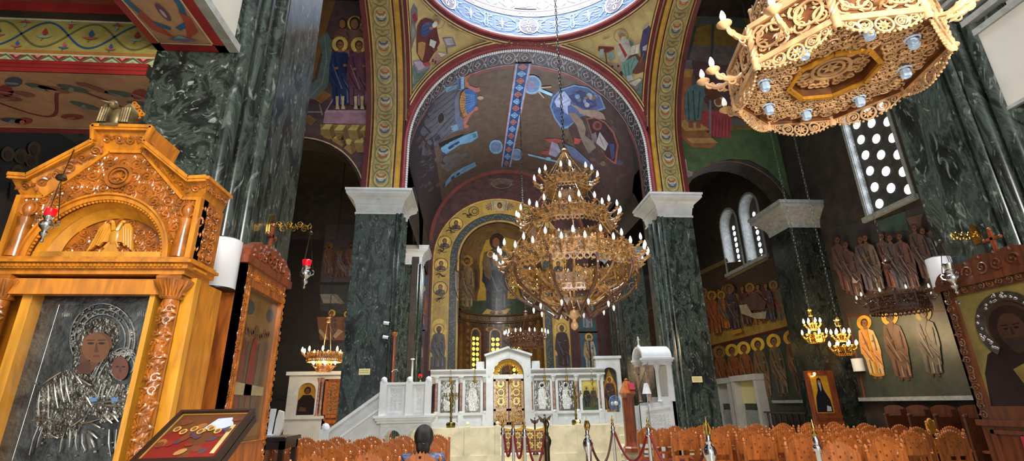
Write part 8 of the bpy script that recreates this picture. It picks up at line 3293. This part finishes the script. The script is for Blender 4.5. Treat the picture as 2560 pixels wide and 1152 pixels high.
P.poly([(w_ * .41, h_ * .81), (w_ * .57, h_ * .81), (w_ * .54, h_ * .62), (w_ * .48, h_ * .56)], (170, 166, 160), 3)
P.poly([(w_ * .6, .04), (w_ * .86, .04), (w_ * .86, h_ * .16), (w_ * .66, h_ * .2)], (196, 196, 200), 3)
P.build('icon', t, 'icon_paint', off)
p = aty(2036, 934, MY - .1)
m = MB()
m.ball((p.x, p.y, p.z), .035, 8, 6)
m.cyl((p.x, p.y, p.z - .04), (p.x, MY + .02, p.z - .06), .012, n=6)
single(m, 'votive_light', 'warm_flame', 'tiny glowing votive light at the top corner of the monk icon stand', 'lamp')
# ------------------------------------------------------------------ carved chairs in rows
def zigzag(w, zb, zs, zt):
    """outline of a carved chair crest: stepped pinnacles rising to a peak"""
    n = 11
    pts = [(-w, zb), (w, zb)]
    for i in range(n):
        t = 1 - 2 * (i + .5) / n
        x = w * t
        h = zs + (zt - zs) * math.cos(t * PI / 2) ** .8
        d = w / n
        pts += [(x + d * .95, h - .012), (x + d * .5, h - .004), (x, h + .016), (x - d * .5, h - .004)]
    return pts + [(-w * .999, zs - .02)]


def make_chair(name, label, wood):
    t = thing(name, label, 'chair')
    FXc = (Vector((0, 0, 0)), Vector((1, 0, 0)), Vector((0, 0, 1)), Vector((0, -1, 0)))
    m = MB()
    holes = [[(cx + .016 * math.cos(a), cz + .016 * math.sin(a)) for a in [2 * PI * k / 8 for k in range(8)]] for cx, cz in ((0, 1.07), (-.07, 1.0), (.07, 1.0), (-.13, .95), (.13, .95), (0, .96), (-.05, .90), (.05, .90))]
    plate(m, zigzag(.205, .80, 1.0, 1.12), holes, FXc, -.014, .014)
    for cx, s in ((-.1, 1), (.1, -1)):
        spiral(m, FXc, cx, 1.0, .05, 1.2, s, 1, .007, .012)
    m.build('back_panel', wood, t, False)
    m = MB()
    plate(m, [(-.20, .52), (.20, .52), (.20, .72), (-.20, .72)], [[(-.13, .56), (-.03, .56), (-.03, .68), (-.13, .68)], [(.03, .56), (.13, .56), (.13, .68), (.03, .68)]], FXc, -.011, .011)
    m.build('back_rail', wood, t, False)
    for s in (-1, 1):
        m = MB()
        m.box(s * .22 - .018, s * .22 + .018, -.018, .018, 0, 1.0)
        m.lathe([(.018, 1.0), (.026, 1.015), (.012, 1.03), (.024, 1.055), (.014, 1.08), (.001, 1.09)], (s * .22, 0, 0), 8)
        m.build('leg', wood, t, False)
        m = MB()
        m.lathe([(.018, 0), (.024, .1), (.016, .2), (.026, .32), (.022, .43)], (s * .22, .42, 0), 8)
        m.build('leg', wood, t)
        m = MB()
        m.bar((s * .22, 0, .2), (s * .22, .42, .2), .022, .03)
        m.build('stretcher', wood, t, False)
    m = MB()
    m.cbox(-.24, .24, -.01, .45, .40, .445, .008)
    m.build('seat_frame', wood, t, False)
    m = MB()
    m.cbox(-.215, .215, .01, .43, .445, .485, .018)
    m.build('seat_cushion', 'red_velvet', t)
    return t


ORD = ['nearest', 'second', 'third', 'fourth', 'fifth', 'sixth', 'seventh', 'eighth', 'ninth', 'tenth']
proto = make_chair('carved_chair', 'x', 'orange_wood')
first = [True]
def place(x, y, label, group, rz=0.0):
    if first[0]:
        first[0] = False
        proto.location = (x, y, 0)
        proto['label'], proto['group'] = label, group
        return proto
    return dup(proto, (x, y, 0), rz, label, group)


rn = random.Random(40)
for r, (y, x0_, n_) in enumerate(((5.95, -.56, 3), (6.85, -.60, 3), (7.75, -.62, 6), (8.65, -.62, 7), (9.5, -.62, 7))):
    for k in range(n_):
        x = x0_ - .565 * k
        place(x + rn.uniform(-.015, .015), y + rn.uniform(-.03, .03), 'carved orange wooden chair, %s row of the left block, %s from the middle aisle' % (ORD[r], 'first' if k == 0 else ORD[k]), 'carved chairs of the left block', rn.uniform(-.05, .05))
for r, (y, x0_, n_) in enumerate(((5.9, 4.22, 2), (6.55, 4.2, 3), (7.35, 4.1, 6), (8.2, 3.82, 8), (9.0, 3.66, 8), (9.8, 3.60, 8), (10.6, 3.58, 8))):
    for k in range(n_):
        x = x0_ + .575 * k
        place(x + rn.uniform(-.015, .015), y + rn.uniform(-.03, .03), 'carved orange wooden chair, %s row of the right block, %s from the middle aisle' % (ORD[r], 'first' if k == 0 else ORD[k]), 'carved chairs of the right block', rn.uniform(-.05, .05))
pale = make_chair('carved_chair', 'pale wooden chair standing by the south wall near the icon stand at the right', 'honey_wood_pale')
pale.location = (10.3, 11.2, 0)
pale.rotation_euler = (0, 0, .5)

# dark choir stalls along the south wall
st = thing('choir_stall', 'x', 'stall')
m = MB()
m.box(-.03, .03, 0, .62, 0, 1.15)
m.box(-.03, .03, -.02, .2, 1.15, 1.3)
m.ball((0, .58, 1.18), (.045, .07, .045))
m.build('arm_partition', 'brown_wood', st, False)
m = MB()
m.box(.03, .67, 0, .05, .1, 1.2)
m.prism([(.02, 1.2), (.68, 1.2), (.68, 1.3)] + [(.35 + .33 * math.cos(PI * k / 8), 1.3 + .1 * math.sin(PI * k / 8)) for k in range(9)] + [(.02, 1.3)], (Vector((0, .02, 0)), Vector((1, 0, 0)), Vector((0, 0, 1)), Vector((0, -1, 0))), -.02, .02)
m.build('backboard', 'brown_wood', st, False)
m = MB()
m.cbox(.03, .67, .05, .5, .45, .5, .01)
m.build('seat', 'red_wood', st, False)
st.rotation_euler = (0, 0, PI / 2)
for k in range(10):
    y = 6.3 + .72 * k
    lb = 'dark choir stall against the south wall, %s from the near right pier' % ('first' if k == 0 else ORD[k])
    if k == 0:
        st.location = (11.2, y, 0)
        st['label'], st['group'] = lb, 'choir stalls'
    else:
        dup(st, (11.2, y, 0), PI / 2, lb, 'choir stalls')

# ------------------------------------------------------------------ rope stanchions
def stanchion(px, Y, label, metal='chrome', bulge=False):
    p = aty(px, 1085, Y)
    t = thing('stanchion', label, 'stanchion', (p.x, Y, 0), 0, 'rope stanchions')
    m = MB()
    m.lathe([(.001, 0), (.17, 0), (.17, .015), (.13, .035), (.05, .06), (.03, .1)], n=20)
    m.build('base', metal, t)
    m = MB()
    if bulge:
        m.lathe([(.03, .1), (.036, .2), (.05, .4), (.045, .8), (.05, .9), (.075, .97), (.08, 1.02), (.06, 1.07), (.035, 1.10), (.042, 1.13), (.028, 1.15), (.03, 1.2), (.02, 1.24)], n=16)
    else:
        m.lathe([(.028, .1), (.026, 1.08), (.042, 1.10), (.044, 1.13), (.03, 1.15), (.036, 1.19), (.02, 1.23)], n=16)
    m.build('pole', metal, t)
    m = MB()
    if bulge:
        for k in range(3):
            a = 2.1 * k
            m.tube([(.02 * math.cos(a), .02 * math.sin(a), 1.2), (.045 * math.cos(a), .045 * math.sin(a), 1.27), (.02 * math.cos(a), .02 * math.sin(a), 1.34)], .014, 6)
        m.lathe([(.018, 1.22), (.02, 1.3), (.008, 1.36), (.001, 1.42)], n=10)
    else:
        m.lathe([(.016, 1.22), (.03, 1.25), (.012, 1.28), (.022, 1.31), (.01, 1.35), (.001, 1.40)], n=10)
    m.build('finial', metal if metal != 'chrome' else 'brass', t)
    return p.x, Y


S = [stanchion(1257, 9.3, 'slim chrome stanchion at the left edge of the star-patterned gate'),
     stanchion(1283, 9.0, 'slim chrome stanchion in front of the left gate leaf'),
     stanchion(1311, 8.6, 'chrome stanchion in front of the seam of the gate'),
     stanchion(1366, 8.9, 'dark metal stanchion at the right edge of the star-patterned gate', 'bronze', True),
     stanchion(1468, 8.0, 'thick chrome stanchion with a swollen knob and three-pronged top', 'chrome', True),
     stanchion(1533, 8.9, 'chrome stanchion with a gilt tip before the right parapet'),
     stanchion(1622, 8.1, 'chrome stanchion in front of the leftmost chair of the right block'),
     stanchion(1769, 6.3, 'chrome stanchion with pointed tip among the right block of chairs', 'chrome', True),
     stanchion(2036, 5.3, 'nearest chrome stanchion, standing before the middle of the right chairs', 'chrome', False)]
for a, b, sag, mt, lb in ((0, 1, .34, 'red_velvet', 'red rope between the two stanchions at the left of the gate'), (1, 2, .34, 'red_velvet', 'red rope drooping in front of the left gate leaf'), (2, 3, .45, 'red_velvet', 'red rope drooping in front of the right gate leaf'),
                          (4, 5, .42, 'brown_rope', 'dark brown rope hanging before the right marble parapet'), (5, 6, .40, 'red_velvet', 'red rope hanging between the right parapet and the leftmost chair'), (6, 7, .5, 'red_velvet', 'red rope passing in front of the first right-hand chairs')):
    A, B = Vector((*S[a], 1.11)), Vector((*S[b], 1.11))
    d = (B - A).normalized() * .05
    A, B = A + d, B - d
    m = MB()
    m.tube([A.lerp(B, k / 16) - Vector((0, 0, sag * 4 * (k / 16) * (1 - k / 16))) for k in range(17)], .019, 8)
    single(m, 'barrier_rope', mt, lb, 'rope', 'barrier ropes')

# ------------------------------------------------------------------ the seated visitor
PX, PYY = -.545, 6.16
pe = thing('person', 'seated person with short dark hair and a dark blue patterned top, seen from behind', 'person', (PX, PYY, -.01))
pe.scale = (1.06, 1.06, 1.06)
def skinned(name, verts, edges, rad, matn, sub=2, root=0):
    me = bpy.data.meshes.new(name)
    me.from_pydata(verts, edges, [])
    o = bpy.data.objects.new(name, me)
    COL.objects.link(o)
    md = o.modifiers.new('skin', 'SKIN')
    md.use_smooth_shade = True
    for i, v in enumerate(me.skin_vertices[0].data):
        r = rad[i]
        v.radius = r if isinstance(r, tuple) else (r, r)
        v.use_root = i == root
    s_ = o.modifiers.new('sub', 'SUBSURF')
    s_.levels = s_.render_levels = sub
    me.materials.append(MATS[matn])
    o.parent = pe
    return o


hd = .0
V = [(0, .0, .56), (0, -.02, .70), (0, -.03, .85), (0, -.01, .985), (0, .0, 1.04), (0, .02, 1.10), (0, .035, 1.185), (0, .03, 1.255)]
E_ = [(0, 1), (1, 2), (2, 3), (3, 4), (4, 5), (5, 6), (6, 7)]
R_ = [(.15, .11), (.135, .1), (.145, .1), (.11, .08), .048, .05, .083, .065]
for s in (-1, 1):
    b = len(V)
    V += [(s * .17, -.01, .995), (s * .22, .02, .78), (s * .17, .24, .66), (s * .12, .33, .66)]
    E_ += [(3, b), (b, b + 1), (b + 1, b + 2), (b + 2, b + 3)]
    R_ += [.055, .043, .034, (.03, .02)]
    for k in range(5):
        f0 = len(V)
        if k < 4:
            V += [(s * (.145 - .018 * k), .385, .665), (s * (.14 - .018 * k), .41 + .01 * (k % 2), .645)]
        else:
            V += [(s * .06, .34, .665), (s * .045, .36, .65)]
        E_ += [(b + 3, f0), (f0, f0 + 1)]
        R_ += [.0095, .008]
    b = len(V)
    V += [(s * .1, .06, .55), (s * .13, .42, .55), (s * .13, .45, .1), (s * .13, .58, .05)]
    E_ += [(0, b), (b, b + 1), (b + 1, b + 2), (b + 2, b + 3)]
    R_ += [.09, .062, .042, .035]
skinned('body', V, E_, R_, 'skin')
o = skinned('blouse', [(0, 0, .56), (0, -.02, .70), (0, -.03, .85), (0, -.012, .995), (0, -.005, 1.035), (-.175, -.01, .998), (-.215, .02, .83), (.175, -.01, .998), (.215, .02, .83)], [(0, 1), (1, 2), (2, 3), (3, 4), (3, 5), (5, 6), (3, 7), (7, 8)],
            [(.165, .125), (.15, .112), (.16, .115), (.13, .09), .064, .07, .06, .07, .06], 'navy_blouse')
o = skinned('trousers', [(0, .0, .53), (-.1, .06, .55), (-.13, .42, .55), (-.13, .45, .14), (.1, .06, .55), (.13, .42, .55), (.13, .45, .14)], [(0, 1), (1, 2), (2, 3), (0, 4), (4, 5), (5, 6)], [.13, .1, .074, .052, .1, .074, .052], 'trousers')
m = MB()
m.ball((0, .005, 1.205), (.104, .116, .128), 20, 14)
m.ball((0, -.045, 1.115), (.075, .06, .11), 16, 10)
m.ball((0, -.05, 1.03), (.05, .04, .08), 14, 8)
m.build('hair', 'hair', pe)
m = MB()
m.tube([(-.02, -.108, 1.14), (0, -.113, 1.148), (.02, -.108, 1.14)], .005, 6)
m.build('hair_clip', 'chrome', pe)
m = MB()
m.lathe([(.001, -.012), (.012, -.006), (.016, .006), (.01, .016), (.001, .02)], (0, .15, 1.175), 10)
for s in (-1, 1):
    m.ball((s * .034, .115, 1.2), (.016, .012, .009), 10, 6)
    m.ball((s * .092, .03, 1.185), (.012, .022, .034), 10, 6)
m.tube([(-.026, .118, 1.135), (0, .128, 1.131), (.026, .118, 1.135)], .007, 6)
m.build('facial_features', 'skin', pe)

# ------------------------------------------------------------------ small things on the piers
for px, py, lb, X0 in ((911, 929, 'small yellow notice plate on the left pier behind the pulpit', 15.0), (1743, 948, 'small yellow notice plate on the right pier behind the throne', 15.0)):
    a = aty(px, py, X0 - .015)
    m = MB()
    m.cbox(a.x - .16, a.x + .16, X0 - .02, X0, a.z - .085, a.z + .085, .006)
    o = single(m, 'notice_plate', 'yellow_plaque', lb, 'sign', smooth=False)
    P = Paint(flat((a.x, X0 - .022, a.z), (1, 0, 0), (0, 0, 1)))
    for k in range(2):
        for i in range(9):
            P.rect(-.12 + .027 * i, .03 - .055 * k, -.102 + .027 * i, .045 - .055 * k, (140, 126, 80), 0)
    P.build('faded_lettering', o, off=o.location)
for k, (px, py, lb) in enumerate(((968, 808, 'upper white security camera on the left pier'), (966, 843, 'lower white security camera on the left pier'))):
    a = aty(px, py, 14.9)
    t = thing('security_camera', lb, 'camera', (a.x, 14.9, a.z))
    m = MB(t.location)
    m.tube([(a.x, 15.0, a.z + .03), (a.x, 14.93, a.z + .03), (a.x, 14.88, a.z)], .015, 6)
    m.build('bracket', 'white_shell', t)
    m = MB(t.location)
    m.cyl((a.x - .09, 14.86, a.z + .01), (a.x + .07, 14.84, a.z - .02), .05, n=14)
    m.build('housing', 'white_shell', t)
    m = MB(t.location)
    m.cyl((a.x + .07, 14.84, a.z - .02), (a.x + .08, 14.838, a.z - .022), .038, n=14)
    m.build('lens', 'black_plastic', t)
a, b = aty(986, 830, 14.85), aty(984, 935, 14.85)
t = thing('processional_torch', 'tall slim wooden processional torch leaning on the left pier above the pulpit', 'torch', (b.x, 14.85, .36))
m = MB(t.location)
m.cyl((b.x, 14.85, .36), (a.x, 14.9, a.z - .1), .05, .055, 10)
m.build('shaft', 'red_wood', t)
m = MB(t.location)
m.lathe([(.055, a.z - .12), (.09, a.z - .06), (.09, a.z), (.001, a.z + .01)], (a.x, 14.9, 0), 12)
m.build('head', 'orange_wood', t)
# spot lamp and speaker by the right inner pier, a round warm lamp beyond it
a = aty(1640, 876, 15.5)
a = aty(1612, 872, 20.6)
m = MB()
m.ball(a, .10, 12, 8)
m.cyl(a, (a.x, 21.0, a.z), .02, n=6)
single(m, 'globe_lamp', 'warm_flame', 'small round glowing lamp on the dark pier left of the throne canopy', 'lamp')
a = aty(1594, 884, 20.7)
t = thing('wall_speaker', 'tilted grey loudspeaker on the dark pier left of the throne canopy', 'speaker', (a.x, 20.7, a.z))
m = MB(t.location)
m.bar(a + Vector((-.12, .1, .22)), a + Vector((.1, -.05, -.2)), .22, .2, (0, -1, .2))
m.build('case', 'black_plastic', t, False)
m = MB(t.location)
m.bar(a + Vector((.05, -.02, .18)), a + Vector((.2, -.12, -.12)), .1, .02, (0, -1, .2))
m.build('grille', 'white_shell', t, False)

# ------------------------------------------------------------------ odds and ends
a, b = aty(606, 1096, 7.0), aty(716, 1090, 7.0)
t = thing('side_table', 'dark wooden table behind the left chairs, beside the carved icon stand', 'table', ((a.x + b.x) / 2, 7.3, 0))
m = MB(t.location)
zt = (a.z + b.z) / 2
m.cbox(a.x, b.x, 7.0, 7.6, zt - .05, zt, .01)
m.box(a.x + .03, b.x - .03, 7.03, 7.57, zt - .15, zt - .05)
m.build('table_top', 'dark_wood', t, False)
for x in (a.x + .06, b.x - .06):
    for y in (7.06, 7.54):
        m = MB(t.location)
        m.box(x - .03, x + .03, y - .03, y + .03, 0, zt - .05)
        m.build('leg', 'dark_wood', t, False)
p0, p1 = aty(655, 1086, 7.3), aty(676, 1022, 7.3)
m = MB()
m.bar((p0.x + .06, 7.3, zt), (p0.x + .06, 7.36, p1.z), .12, .03, (0, -1, 0))
m.box(p0.x - .03, p0.x + .16, 7.2, 7.42, zt, zt + .02)
single(m, 'white_board', 'white_shell', 'small white upright board standing on the dark table beside the icon stand', 'board', smooth=False)
p0 = aty(695, 1082, 7.35)
m = MB()
m.prism([(-.06, 0), (.02, 0), (.05, .1), (.03, .3), (-.03, .32), (-.05, .2)], (Vector((p0.x, 7.38, zt + .0)), Vector((1, 0, 0)), Vector((0, 0, 1)), Vector((0, -1, 0))), -.03, .03)
single(m, 'folded_cloth', 'paper', 'folded white cloth standing upright on the dark table, right of the white board', 'cloth')
# reading lamp and curved microphone beside the throne
c = aty(1619, 1000, 13.3)
t = thing('reading_lamp', 'white-shaded lamp on a thin pole in front of the marble throne', 'lamp', (c.x, 13.3, .36))
zt2 = aty(1619, 962, 13.3).z
m = MB(t.location)
m.lathe([(.001, .39), (.12, .38), (.13, .36)], (c.x, 13.3, 0), 16)
m.cyl((c.x, 13.3, .38), (c.x, 13.3, zt2), .014, n=8)
m.build('pole', 'chrome', t)
m = MB(t.location)
m.lathe([(.12, zt2 - .22), (.05, zt2 + .04), (.001, zt2 + .05), (.04, zt2 + .02), (.11, zt2 - .21)], (c.x, 13.3, 0), 18)
m.build('shade', 'white_shell', t)
c = aty(1597, 1000, 13.2)
q0, q1, q2 = aty(1597, 935, 13.2), aty(1606, 910, 13.2), aty(1620, 905, 13.2)
t = thing('microphone_stand', 'thin microphone stand with a curved arm left of the marble throne', 'microphone', (c.x, 13.2, .36))
m = MB(t.location)
m.lathe([(.001, .39), (.13, .38), (.14, .36)], (c.x, 13.2, 0), 16)
m.cyl((c.x, 13.2, .38), (c.x, 13.2, c.z + .25), .012, n=8)
m.build('stand', 'black_plastic', t)
m = MB(t.location)
m.tube([(c.x, 13.2, c.z + .2), q2 - Vector((.02, 0, .05)), q2, q1, q0], .011, 6)
m.build('curved_arm', 'chrome', t)
m = MB(t.location)
m.ball(q0, .03, 8, 6)
m.build('microphone_head', 'black_plastic', t)
